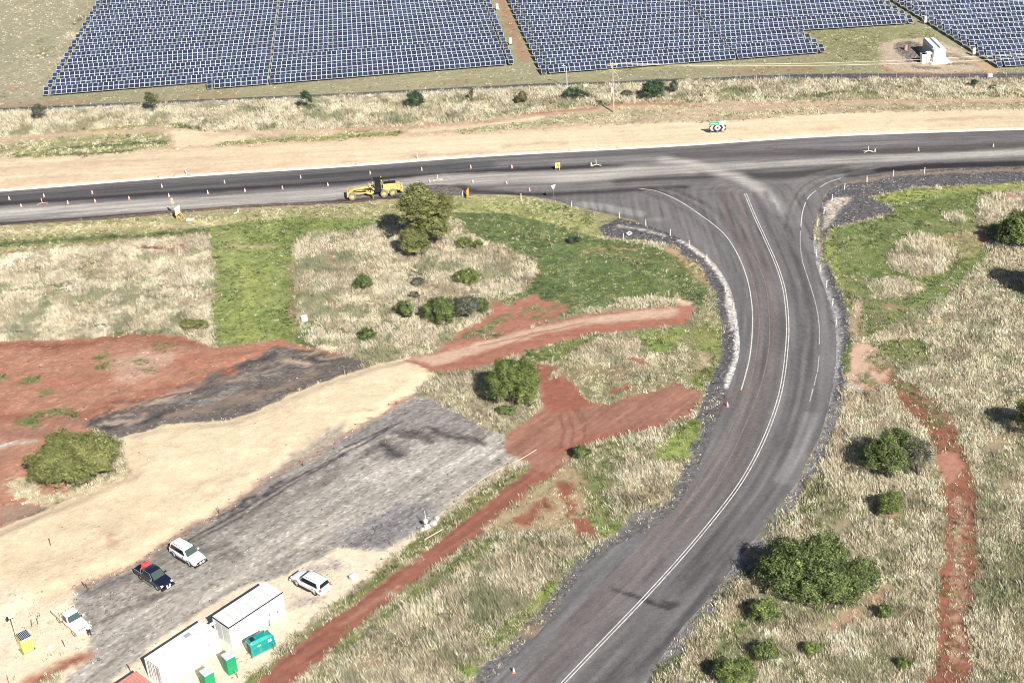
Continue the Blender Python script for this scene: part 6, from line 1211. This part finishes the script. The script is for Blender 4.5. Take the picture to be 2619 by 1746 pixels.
# ------------------------------------------------------------------ cones and posts
def cone_proto():
    t = thing('traffic_cone', 'x', 'traffic cone', (0, 0, -50), 0, 'traffic cones on the highway')
    m = MB(); m.box(-.21, .21, -.21, .21, 0, .05); m.build('base', ORANGE, t, .01)
    m = MB(); m.cyl((0, 0, .05), (0, 0, .85), .17, .045, 14); m.build('body', ORANGE, t, smooth_=True)
    m = MB(); m.cyl((0, 0, .22), (0, 0, .72), .150, .074, 14, cap=False); m.build('reflective_sleeve', PALE, t, smooth_=True)
    return t
CONE = cone_proto(); used_cone = [0]
def cone(px, label, sleeve=True):
    c = CONE if not used_cone[0] else copytree(CONE); used_cone[0] = 1
    c.location = (*G(*px), ROAD_Z); c.rotation_euler = (0, 0, rnd.uniform(0, 1.5)); s = rnd.uniform(.82, .95); c.scale = (s, s, s); c['label'] = label
far_line = [(24.5, 511.6), (113, 504), (236.6, 496), (414.6, 479.7), (574.5, 469), (769, 456.3), (947, 446), (1078.8, 436.4), (1204, 430.7), (1309.4, 430.7)]
near_line = [(55, 530), (174, 522), (244, 518), (331, 511), (432.6, 504), (532, 496.6), (627, 491), (722.7, 484), (839, 476), (1099.5, 467.6), (1209.7, 467.6), (1295.9, 471.4), (1354.5, 489)]
ordn = ['first', 'second', 'third', 'fourth', 'fifth', 'sixth', 'seventh', 'eighth', 'ninth', 'tenth', 'eleventh', 'twelfth', 'thirteenth', 'fourteenth']
for i, p in enumerate(far_line): cone(p, f'{ordn[i]} traffic cone from the left in the far row on the highway')
for i, p in enumerate(near_line): cone(p, f'{ordn[i]} traffic cone from the left in the near row on the highway')
cone((1512, 424.5), 'traffic cone touching the folded sign stand near the junction')
for i, p in enumerate([(2237.5, 389.4), (2348.5, 386.4), (2540.3, 376.2)]): cone(p, ['orange cone beside the folded sign stand, right part of highway', 'orange cone in the middle of the right highway row', 'orange cone nearest the right edge of the photo'][i])
cone((1860.5, 1039.7), 'traffic cone standing where the red dirt meets the curved side road')
cone((1314, 1719), 'traffic cone at the bottom left edge of the side road')
DEL = None
def delin(px, label, w=.13, h=1.15):
    global DEL
    if DEL is None:
        t = thing('guide_post', label, 'guide post', (0, 0, 0), 0, 'white guide posts lining the roads')
        m = MB(); m.box(-w/2, w/2, -.03, .03, -.1, h); m.build('post', WHITE, t, .01)
        m = MB(); m.box(-.04, .04, -.034, -.03, h-.28, h-.13); m.build('reflector', REDL, t); DEL = t; c = t
    else: c = copytree(DEL)
    c.location = (*G(*px), 0); c.rotation_euler = (0, 0, rnd.uniform(-.2, .2)); c['label'] = label
    c.rotation_euler[0] = rnd.uniform(-.05, .05); c.rotation_euler[1] = rnd.uniform(-.06, .06)
for i, p in enumerate([(1332.7, 510), (1461.7, 530), (1585, 559), (1652, 577.5), (1714, 603), (1763.5, 632), (1808, 666.5), (1855.6, 745.5), (1877, 790.7), (1882, 836)]): delin(p, f'{ordn[i]} white guide post down the left side of the curved side road')
for i, p in enumerate([(2364, 444), (2285, 450.7), (2217.5, 465.7), (2159.6, 484.5), (2127.7, 513.5), (2107, 547), (2090.8, 578.6), (2084, 615.7), (2088, 654.5), (2097.5, 694), (2113.4, 735), (2129, 781), (2138.6, 830)]): delin(p, f'{ordn[i]} white guide post, counted from the right, round the right edge of the junction')
delin((1184, 504), 'white guide post beside the orange sign near the grader'); delin((477, 446), 'white guide post on the sand beyond the highway, left half'); delin((1067.5, 406), 'small white guide post on the sand beyond the highway, centre'); delin((1665.7, 766), 'white marker post standing on the green verge above the upper trail'); delin((1255.6, 738), 'white marker post in the middle straw paddock')

# fence along the service track
def fence(pts, label, h=1.3, step=2.6):
    a = [Vector(G(*(q[0]*Kf, q[1]*Kf))) for q in pts]; t = thing('wire_fence', label, 'fence', (a[0].x, a[0].y, 0)); o = a[0]; pos = []
    for p, q in zip(a[:-1], a[1:]):
        n = max(1, int((q-p).length/step))
        for k in range(n): pos.append(p+(q-p)*k/n-o)
    pos.append(a[-1]-o); po = MB()
    keep = pos
    me = MB(); me.box(-.035, .035, -.035, .035, -.1, h); first = None
    for i, p in enumerate(keep[:100]):
        if first is None: first = me.build('post', TIMBER, t); first.location = (p.x, p.y, 0)
        else: c = first.copy(); COL.objects.link(c); c.parent = t; c.location = (p.x, p.y, 0)
    w = MB()
    for z in (.35, .8, 1.2): w.tube([(p.x, p.y, z) for p in keep], .012, 4)
    w.build('wire', STEEL, t)
fence([(1560, 196), (1700, 187), (1850, 184), (2100, 183), (2352, 183), (2420, 183)], 'thin wire fence in the grass below the right part of the service track', step=3.2)
fence([(-20, 262), (200, 254), (500, 243), (790, 230), (1100, 215), (1290, 206)], 'thin wire fence in the grass below the left part of the service track', step=3.6)

# power pole, stay, lines
x, y = G(1569.5, 287); t = thing('power_pole', 'tall timber power pole with cross-arm and climbing cable by the trail', 'power pole', (x, y, 0), math.radians(4))
m = MB(); m.cyl((0, 0, -.3), (-.12, 0, 10.2), .17, .11, 10); m.build('pole', TIMBER, t)
m = MB(); m.box(-1.1, .9, -.06, .06, 9.5, 9.65); m.box(-.9, .6, -.05, .05, 8.6, 8.72); m.build('crossarm', TIMBER, t)
for q in (-1.0, -.5, .3, .8): m = MB(); m.cyl((q, 0, 9.65), (q, 0, 9.9), .06, .04, 8); m.build('insulator', LAMP, t)
m = MB(); m.box(-.45, -.1, -.25, .15, 4.0, 5.2); m.build('meter_box', GREYR, t, .02); m = MB(); m.box(.12, .7, -.2, .2, 4.6, 5.0); m.box(.25, .5, -.1, .1, 5.0, 5.5); m.build('switch_gear', STEEL, t)
m = MB(); m.tube([(.1, -.14, 8.4), (.7, -.1, 7.8), (1.1, 0, 6.8), (1.15, 0, 5.4), (.5, 0, 4.9)], .03, 5); m.tube([(-.1, .14, 0), (-.2, .14, 8.5)], .04, 5); m.build('cable', CABLE, t)
xa = Vector((x, y, 0))
def wire(z0, b_px, z1, sag, label, off):
    b = Vector((*G(*b_px, z1), z1)); a = xa+Vector((off, 0, z0)); m = MB(); pts = []
    for k in range(25): u = k/24; p = a.lerp(b, u); p.z -= sag*4*u*(1-u); pts.append(tuple(p))
    m.tube(pts, .03, 5); o = m.build('power_line', CABLE); tag(o, label, 'power line', 'wires from the power pole')
wire(9.9, (2850, 118), 9.5, 1.4, 'upper wire running right from the power pole over the solar farm', .8); wire(9.9, (2850, 132), 9.3, 1.4, 'lower wire running right from the power pole over the solar farm', -.5)
# street light
x, y = G(1450.5, 226); t = thing('street_light', 'slim white street light beside the service track', 'street light', (x, y, 0), math.pi)
m = MB(); m.cyl((0, 0, 0), (0, 0, 4.6), .08, .05, 8); m.build('pole', WHITE, t); m = MB(); m.tube([(0, 0, 4.6), (.5, 0, 4.85)], .04, 5); m.box(.4, .95, -.12, .12, 4.82, 4.92); m.build('lamp_head', WHITE, t); m = MB(); m.box(-.3, .3, -.3, .3, 0, .3); m.build('footing', CONC, t)
def sbox(name, px, dims, material, label, cat, rz_=0, lid=None):
    x, y = G(*px); t = thing(name, label, cat, (x, y, 0), rz_); m = MB(); m.box(-dims[0]/2, dims[0]/2, -dims[1]/2, dims[1]/2, .06, dims[2]); m.build('case', material, t, .03)
    m = MB(); m.box(-dims[0]/2-.02, dims[0]/2+.02, -dims[1]/2-.02, dims[1]/2+.02, dims[2], dims[2]+.05); m.build('lid', lid or material, t, .01)
    m = MB(); m.box(-dims[0]/2+.05, dims[0]/2-.05, -dims[1]/2+.05, dims[1]/2-.05, 0, .06); m.build('base', BLACK, t)
sbox('cable_pit', (1497, 224), (.8, .6, .5), CONC, 'pale concrete cable pit right of the street light', 'cable pit'); sbox('cable_pit', (2532, 197), (.9, .6, .6), WHITE, 'white pit box in the grass near the right end of the fence', 'cable pit')
sbox('cable_pit', (1489, 245), (.6, .5, .4), CONC, 'small pale pit box in dark weeds left of the power pole', 'cable pit'); sbox('cable_pit', (945, 247), (.8, .5, .35), CONC, 'pale concrete pit on the far verge above the grader', 'cable pit')
sbox('telecom_box', (779, 820), (.9, .7, .75), WHITE, 'white telecom box at the edge of the mown green lane', 'box', .3); sbox('pump_box', (905, 1482), (.8, .6, .6), WHITE, 'white equipment box on the cream ground right of the parked wagon', 'box', .7)
sbox('cable_pit', (25, 681), (.7, .5, .5), GREYR, 'small grey pit in the left straw paddock', 'cable pit', .2)

# signs
x, y = G(1835, 341.5); t = thing('chevron_sign', 'black board with white chevrons under a green direction board', 'road sign', (x, y, 0), math.radians(2))
m = MB()
for q in (-1.25, 0, 1.25): m.cyl((q, .05, -.1), (q, .05, 2.75), .045, n=7)
m.build('post', STEEL, t)
m = MB(); m.box(-1.55, 1.55, -.03, 0, .62, 1.62); m.build('chevron_board', BLACK, t)
m = MB(); zc = 1.12
def poly(pts, y=-.035): m.add([(a, y, b) for a, b in pts], [tuple(range(len(pts)))])
hh = .5
poly([(-.62, zc), (-.22, zc+hh), (.22, zc+hh), (.62, zc), (.22, zc-hh), (-.22, zc-hh)])
for s in (-1, 1):
    poly([(s*1.5, zc), (s*1.1, zc+hh), (s*.72, zc+hh), (s*1.05, zc)]); poly([(s*1.5, zc), (s*1.05, zc), (s*.72, zc-hh), (s*1.1, zc-hh)])
m.build('chevron_marks', WHITE, t)
m = MB(); poly([(-.24, zc), (0, zc+.24), (.24, zc), (0, zc-.24)], -.04); m.build('diamond_mark', BLACK, t)
m = MB(); m.box(-1.65, .3, -.04, 0, 1.72, 2.25); m.build('direction_board', SGREEN, t, label='left half, darker green direction board'); m = MB(); m.box(.34, 1.5, -.04, 0, 1.72, 2.45); m.build('direction_board', mat('pale_green_sign', (.35, .62, .52), .4), t)
m = MB(); m.box(-1.4, .1, -.046, -.042, 1.95, 2.02); m.box(.5, 1.35, -.046, -.042, 2.05, 2.12); m.build('board_lettering', WHITE, t)
x, y = G(1417, 515); t = thing('give_way_sign', 'triangular give-way sign seen from behind at the junction', 'road sign', (x, y, 0), math.radians(35))
m = MB(); m.cyl((0, 0, -.1), (0, 0, 2.9), .035, n=7); m.build('post', STEEL, t)
m = MB(); m.prism([(-.5, 3.05), (.5, 3.05), (0, 2.1)], .04, .06); m.build('sign_plate', WHITE, t)
def stand(px, label, rz_=0, yel=SYEL):
    x, y = G(*px); t = thing('sign_stand', label, 'sign stand', (x, y, ROAD_Z), rz_, 'folded sign stands on the road'); m = MB()
    m.tube([(-.9, -.35, .05), (0, 0, .22), (.9, -.3, .05)], .05, 6); m.tube([(-.9, .35, .05), (0, 0, .24), (.9, .3, .05)], .05, 6); m.build('leg', yel, t)
    m = MB(); m.tube([(0, 0, .2), (-.05, 0, 1.15)], .05, 6); m.build('mast', PALE, t)
stand((109, 522), 'orange sign stand standing empty on the left of the highway', .2, ORANGE); stand((1120, 462), 'cream sign stand standing empty just right of the grader', .1, CREAM); stand((1525, 424), 'cream sign stand next to a cone near the junction', 0, CREAM); stand((2221, 389), 'yellow-cream sign stand in front of an orange cone', 0, CREAM)
# roadworks sign on legs (yellow plate), seen nearly face on
x, y = G(1427, 436); t = thing('roadworks_sign', 'orange and yellow roadworks sign on short legs on the highway', 'road sign', (x, y, ROAD_Z), math.radians(10))
m = MB(); m.box(-.45, .4, -.03, .03, .5, 1.45); m.build('sign_plate', YEL, t); m = MB(); m.box(-.5, .45, 0, .05, .46, 1.5); m.build('plate_frame', ORANGE, t)
m = MB(); m.box(-.05, .1, -.045, -.035, .75, 1.15); m.box(-.2, -.05, -.045, -.035, 1.1, 1.3); m.box(.1, .25, -.045, -.035, .65, .85); m.build('worker_symbol', BLACK, t)
m = MB(); m.tube([(-.35, .1, 0), (-.35, .05, .6)], .04, 6); m.tube([(.3, .1, 0), (.3, .05, .6)], .04, 6); m.tube([(0, .5, 0), (0, .08, 1.0)], .03, 6); m.build('leg', PALE, t)
x, y = G(1197, 507); t = thing('roadworks_sign', 'orange roadworks sign seen edge-on in a yellow frame near the tree', 'road sign', (x, y, 0), math.radians(74))
m = MB(); m.box(-.6, .6, -.03, .03, .55, 1.75); m.build('sign_plate', mat('amber_sign', (.8, .45, .1), .5), t)
m = MB(); m.tube([(-.6, -.6, .05), (-.6, .6, .05)], .05, 6); m.tube([(.6, -.6, .05), (.6, .6, .05)], .05, 6); m.tube([(-.6, 0, .05), (.6, 0, .05)], .05, 6); m.tube([(-.55, 0, .05), (-.55, 0, 1.7)], .04, 6); m.tube([(.55, 0, .05), (.55, 0, 1.7)], .04, 6); m.build('frame', SYEL, t)
x, y = G(458, 561); t = thing('roadworks_sign', 'white-backed sign on a yellow A-frame by the left of the highway', 'road sign', (x, y, 0), math.radians(68))
m = MB(); m.box(-.75, .75, -.03, .03, 1.0, 2.45); m.build('sign_plate', WHITE, t)
m = MB(); m.tube([(-.7, -.1, 0), (-.6, 0, 1.9)], .045, 6); m.tube([(.7, -.1, 0), (.6, 0, 1.9)], .045, 6); m.tube([(-.5, -.9, 0), (-.5, 0, 1.5)], .045, 6); m.tube([(.5, -.9, 0), (.5, 0, 1.5)], .045, 6); m.tube([(-.5, -.9, .1), (.5, -.9, .1)], .04, 6); m.build('frame', SYEL, t)
x, y = G(450, 555); t = thing('flagged_post', 'thin timber post with a pink and yellow paddle beside the A-frame sign', 'marker post', (x, y, 0), 0)
m = MB(); m.cyl((0, 0, 0), (-.15, 0, 2.7), .04, n=6); m.build('post', TIMBER, t); m = MB(); m.cyl((-.15, -.02, 2.8), (-.15, .02, 2.8), .3, n=10); m.build('paddle', SYEL, t); m = MB(); m.box(-.35, .0, -.02, .02, 3.05, 3.6); m.build('flag', mat('pink_flag', (.75, .5, .45), .7), t)
x, y = G(486, 563); t = thing('sign_board', 'blank white board lying flat on the grass by the highway', 'board', (x, y, .1), .1); m = MB(); m.box(-.65, .65, -.5, .5, 0, .03); m.build('board', WHITE, t); m = MB(); m.box(-.6, .6, -.06, .06, -.05, 0); m.build('batten', TIMBER, t)
x, y = G(604, 546); t = thing('sign_board', 'small bent white sign lying on the verge left of the grader', 'board', (x, y, .15), .9); m = MB(); m.box(-.5, .5, -.15, .15, 0, .04); m.box(.44, .5, -.15, .15, .04, .5); m.build('board', WHITE, t)
x, y = G(1610, 600); t = thing('fallen_sign', 'white arrow board lying tilted on the dark rocks inside the curve', 'board', (x, y, .25), .95); t.rotation_euler = (.5, .1, .95)
m = MB(); m.box(-.65, .5, -.3, .3, 0, .04); m.build('board', WHITE, t); m = MB(); m.prism([(-.6, -.1), (.2, -.1), (.45, .1), (-.3, .1)], -.02, 0, 0, Matrix.Translation((0, 0, .05)) @ Matrix.Rotation(math.pi/2, 4, 'X')); m.build('arrow_mark', BLACK, t)
x, y = G(1595, 608); t = thing('marker_post', 'short white post stump beside the fallen arrow board', 'marker post', (x, y, 0)); m = MB(); m.cyl((0, 0, 0), (-.05, 0, .8), .07, n=8); m.build('post', WHITE, t)
x, y = G(1011, 507); t = thing('marker_post', 'short black post between the grader wheels and the tall tree', 'marker post', (x, y, 0)); m = MB(); m.cyl((0, 0, 0), (.03, 0, 1.0), .09, n=8); m.build('post', BLACK, t)
# rubble and post by the yard edge
x, y = G(1092, 1350); t = thing('instrument_post', 'white box on a thin post amid rubble at the yard edge', 'survey post', (x, y, 0), .5)
m = MB(); m.cyl((0, 0, 0), (-.1, 0, 2.6), .035, n=6); m.build('post', WHITE, t); m = MB(); m.box(-.3, .1, -.15, .15, .9, 1.3); m.build('box', WHITE, t, .02); m = MB(); m.box(-.4, .4, -.3, .3, 0, .45, tx=.1, ty=.1); m.build('footing', CONC, t, .05)
for i, (px, s, l) in enumerate([((1108, 1340), .5, 'largest pale boulder beside the white instrument post'), ((1118, 1327), .35, 'pale boulder furthest up beside the white instrument post'), ((1080, 1355), .3, 'small pale boulder below the white instrument post')]):
    x, y = G(*px); bm = bmesh.new(); bmesh.ops.create_icosphere(bm, subdivisions=2, radius=s)
    for v in bm.verts: v.co *= 1+rnd.uniform(-.18, .18); v.co.z = v.co.z*.7+s*.35
    me = bpy.data.meshes.new('boulder'); bm.to_mesh(me); bm.free(); me.materials.append(mat('pale_stone', (.5, .48, .44), .9, noise=.15)); o = bpy.data.objects.new('boulder', me); COL.objects.link(o); o.location = (x, y, 0); tag(o, l, 'boulder', 'pale boulders at the yard edge')
x, y = G(1108, 1373); t = thing('pipe', 'cream pipe lying in the grass above the red track', 'pipe', (x, y, .35), math.radians(40)); m = MB(); m.cyl((-1.3, 0, 0), (1.3, 0, 0), .06, n=8); m.build('barrel', CREAM, t); m = MB(); m.cyl((1.25, 0, 0), (1.4, 0, 0), .08, n=8); m.build('collar', CREAM, t)
a = Vector(G(532, 1722)); b = Vector(G(462, 1756)); t = thing('pipe', 'white pipe leading from the toilets behind the container', 'pipe', (a.x, a.y, .12)); m = MB(); m.cyl((0, 0, 0), (b.x-a.x, b.y-a.y, 0), .07, n=8); m.build('barrel', WHITE, t)
def hose(pts, label):
    P = [G(*p) for p in pts]; o0 = P[0]; m = MB(); m.tube([(p[0]-o0[0], p[1]-o0[1], .05) for p in smooth(P, 5)], .04, 5); o = m.build('hose', CREAM); o.location = (o0[0], o0[1], 0); tag(o, label, 'hose')
hose([(1372, 1150), (1330, 1175), (1250, 1215), (1180, 1265)], 'pale hose along the lower edge of the yard')
# timber stakes
ST_ = None
stk = [((561, 1313), 'pair'), ((218, 1503), ''), ((225, 1510), ''), ((81, 1602), ''), ((97, 1596), ''), ((166, 1653), ''), ((131, 1400), ''), ((22, 1745), ''), ((334, 1716), ''), ((609, 1733), ''), ((622, 1633), ''), ((690, 1600), ''), ((700, 1660), ''), ((1000, 1395), ''), ((775, 1192), ''), ((960, 1360), '')]
desc = ['at the sand edge right above the white wagon', 'left one behind the tray utility', 'right one behind the tray utility', 'left one above the yellow box', 'right one above the yellow box', 'between tray utility and yellow box', 'on the sand left of the dark pickup', 'at the bottom left corner', 'at the far corner of the red container', 'right of the nearer toilet at the bottom', 'in front of the white hut left of the generator', 'in front of the white hut behind the generator', 'at the right end of the generator', 'on the lower yard edge below the rubble', 'on the sand edge halfway up the yard', 'on the lower yard edge left of the rubble']
for i, (p, _) in enumerate(stk):
    if ST_ is None:
        ST_ = thing('timber_stake', 'x', 'stake', group='survey stakes round the yard'); m = MB(); m.box(-.03, .03, -.03, .03, -.1, 1.0); m.build('stake', BROWN, ST_); m = MB(); m.box(-.035, .035, -.035, .035, .9, 1.03); m.build('painted_tip', REDC, ST_); c = ST_
    else: c = copytree(ST_)
    c.location = (*G(*p), max(0, ground_z(*G(*p)))); c.rotation_euler = (rnd.uniform(-.12, .12), rnd.uniform(-.12, .12), rnd.uniform(0, 3)); c['label'] = 'thin brown survey stake '+desc[i]
# pile of millings behind the grader
def mound(name, pts, w, h, material, label, cat, seed=3):
    P = smooth([G(*p) for p in pts], 8); R = random.Random(seed); V = []; Fc = []; k = 9; o0 = P[0]
    for i, p in enumerate(P):
        t_ = Vector(P[min(i+1, len(P)-1)])-Vector(P[max(i-1, 0)]); t_.normalize(); n2 = Vector((-t_.y, t_.x)); f = math.sin(math.pi*min(1, (i+.3)/len(P)))**.5
        for j in range(k):
            q = -1+2*j/(k-1); hh_ = h*f*max(0, 1-abs(q)**1.6)*R.uniform(.6, 1.25)-(0.06 if j in (0, k-1) else 0)
            V.append((p[0]-o0[0]+n2.x*q*w*f+R.uniform(-.1, .1), p[1]-o0[1]+n2.y*q*w*f+R.uniform(-.1, .1), hh_))
    for i in range(len(P)-1):
        for j in range(k-1): Fc.append((i*k+j, i*k+j+1, (i+1)*k+j+1, (i+1)*k+j))
    me = bpy.data.meshes.new(name); me.from_pydata(V, [], Fc); me.materials.append(material)
    bm = bmesh.new(); bm.from_mesh(me); bmesh.ops.recalc_face_normals(bm, faces=bm.faces)
    if sum(f.normal.z for f in bm.faces) < 0: bmesh.ops.reverse_faces(bm, faces=bm.faces)
    bm.to_mesh(me); bm.free()
    o = bpy.data.objects.new(name, me); COL.objects.link(o); o.location = (o0[0], o0[1], ROAD_Z); tag(o, label, cat); return o
mound('spoil_heap', [(1060, 484), (1100, 484), (1140, 484), (1185, 490)], 1.9, .45, mat('millings', (.11, .095, .085), .95, noise=.5, nscale=3), 'low heap of dark road millings right of the grader', 'spoil heap')
mound('spoil_ridge', [(985, 507), (920, 516), (800, 521), (640, 528), (480, 540), (300, 556), (120, 568), (-60, 580)], .55, .22, mat('brown_spoil', (.1, .075, .06), .95, noise=.5, nscale=3), 'thin ridge of brown spoil along the near highway edge', 'spoil heap', 5)
mound('debris_line', [(0, 851), (30, 849), (66, 849)], .3, .25, mat('dark_teal_debris', (.04, .08, .09), .8), 'dark teal strip of debris at the left paddock edge', 'debris', 6)
mound('debris_line', [(228, 838), (250, 833), (270, 831)], .3, .25, mat('dark_teal_debris_b', (.04, .07, .06), .8), 'short dark strip of debris above the red soil', 'debris', 7)
